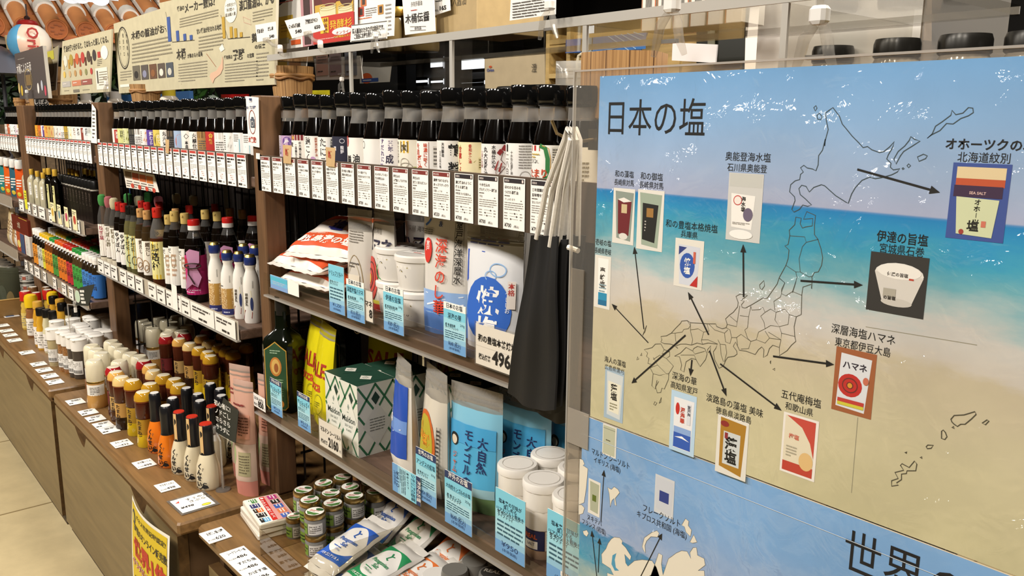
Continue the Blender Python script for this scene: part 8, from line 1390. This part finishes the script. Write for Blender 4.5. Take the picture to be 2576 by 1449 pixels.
for x0, x1, py, hp, s, bo in ((1487, 1583, 1160, 17, 'マルドン シーソルト', .0), (1493, 1560, 1175, 15, 'イギリス (海塩)', .0), (1476, 1513, 1314, 15, 'ヌキテパ', .0), (1463, 1523, 1330, 14, 'フランス (岩塩)', .0), (1615, 1710, 1304, 19, 'フレークソルト', .0), (1600, 1727, 1326, 17, 'キプロス共和国 (海塩)', .0), (2108, 2560, 1514, 118, '世界の塩', .0)):
    LW = MB(); PQ.txt(LW, x0, x1, py, hp, s, '0c0d12', .00022, bo, res=3 if hp > 50 else 2); obj('title' if hp > 50 else 'caption', local(LW, (XW, YW, .7385)), t)
_P, _m = PP, mp; PP, mp, ORG = PQ, mq, (XW, YW, .7385)
for q in ((1512, 1311, 1520, 1182), (1502, 1455, 1489, 1334), (1505, 1440, 1509, 1353), (1612, 1450, 1666, 1342)): arrow(*q, .0009)
pic(1516, 1070, 1551, 1148, [('r', .05, .04, .9, .96, 'b5b8a0'), ('b', .25, .46, .75, .54, 1, '57563f'), ('r', .05, .86, .9, .88, '8a8c78')]); pic(1480, 1208, 1510, 1296, [('p', [(.12, .94), (.9, .92), (.85, .08), (.2, .1)], 'a8ac94'), ('r', .35, .4, .68, .58, '5a6a24')]); pic(1647, 1200, 1696, 1298, [('p', [(.05, .95), (.95, .93), (.88, .06), (.1, .12)], 'c4c8d0'), ('r', .25, .34, .74, .62, '2a3a80')], 'c9ccd0')
PP, mp = _P, _m
# clear sheet the posters hang on, with its edges and tape
XC = at(1434, 700, 'y', -.060).x
t = thing('acrylic_sheet', 'clear acrylic sheet hung on the shelf front behind the posters', 'panel', (XC, -.060, .518)); obj('pane', MB().hull((0, 0, 0), .478, .002, .588, 'f2efea:c.06'), t)
obj('left_edge', MB().hull((-.0012, -.0006, 0), .0016, .003, .588, 'd9d4ca:c.35'), t); obj('side_flap', MB().rect(plane((.0, -.0012, .18), (1, 0, 0), (0, 0, 1)), .002, 0, .022, .44, 'e6e0d6:f.2') and MB().hull((.003, -.002, .15), .0165, .001, .26, 'e6e0d6:f.12'), t)
b = MB(); b.hull((.004, -.003, .24), .028, .0008, .035, 'd4cdc2:f.35', 0); obj('tape', b, t)
obj('top_edge', MB().hull((0, -.0006, .5865), .478, .003, .0016, 'd9cfc4:c.35'), t)
# ================================================================== black cloth masks on a steel hook
hp = at(1404, 292, 'y', -.05); t = thing('hook', 'brass-coloured display hook sticking out beside the posters', 'hook', (hp.x, 0, hp.z-.012)); b = MB(); b.tube([(.0, -.001, -.01), (.002, -.03, -.012), (.001, -.052, -.004), (0, -.058, .008)], .0016, '8a7a5c:m', 8); obj('rod', b, t); obj('back_plate', MB().hull((-.006, -.003, -.02), .012, .003, .02, '6b5f48:m'), t)
def PM(px, py, y): p = at(px, py, 'y', y); return p
for i in range(4):
    y = -.052+.0105*i; sh = (0, 24, 52, 78)[i]; top = (592, 600, 592, 590)[i]
    A_, B_, C_, D_ = PM(1338+sh, top, y), PM(1404+sh*.86, top+3, y), PM(1398+sh*.55, (1030, 1022, 1030, 1060)[i], y), PM(1277+sh*.9, (988, 1005, 1015, 1030)[i], y)
    t = thing('cloth_mask', f'black cloth mask with white cord hanging from the hook, {("front", "second", "third", "rear")[i]} one', 'mask', A_, 0, 'black cloth masks on the hook'); L = Vector(t.location); b = MB(); nu, nv = 16, 14; vs = []
    for side in (-1, 1):
        for v in range(nv+1):
            q = v/nv
            for u_ in range(nu+1):
                s = u_/nu; p = (A_*(1-s)+B_*s)*(1-q)+(D_*(1-s)+C_*s)*q; p = p+Vector((0, .0024*sin(s*pi*4+i)*(1-.3*q)+.0016*sin(q*7+s*3)+side*.0013, 0)); p.z -= .008*sin(pi*s)*q; vs.append(p-L)
    w = nu+1; n0 = (nu+1)*(nv+1); fs = []
    for v in range(nv):
        for u_ in range(nu): k = v*w+u_; fs += [(k, k+1, k+w+1, k+w), (n0+k, n0+k+w, n0+k+w+1, n0+k+1)]
    rim = [u_ for u_ in range(nu+1)]+[v*w+nu for v in range(1, nv+1)]+[nv*w+u_ for u_ in range(nu-1, -1, -1)]+[v*w for v in range(nv-1, 0, -1)]
    fs += [(a, n0+a, n0+c_, c_) for a, c_ in zip(rim, rim[1:]+rim[:1])]; b.add(vs, fs, '0e0e0f:n90', True); obj('cloth', b, t)
    c = MB(); hk = PM(1428+8*i, 330, -.05+.008*i)-L; s0 = PM(1352+sh*.9, top-6, y)-L; s1 = PM(1386+sh*.9, top-2, y)-L
    c.tube([s0+Vector((0, -.001, -.006)), s0.lerp(hk, .45)+Vector((-.004, -.002, 0)), hk+Vector((-.004, 0, -.008)), hk+Vector((0, -.001, .002)), hk+Vector((.004, 0, -.008)), s1.lerp(hk, .45)+Vector((.003, -.002, 0)), s1+Vector((0, -.001, -.012))], .0026, 'd8d2c6:n300', 8); obj('cord', c, t)
    if i == 3: q = PM(1430, 622, -.054)-L; obj('cord_end', MB().tube([q, q+Vector((.014, -.001, -.0015))], .0026, 'd8d2c6:n300', 8), t)
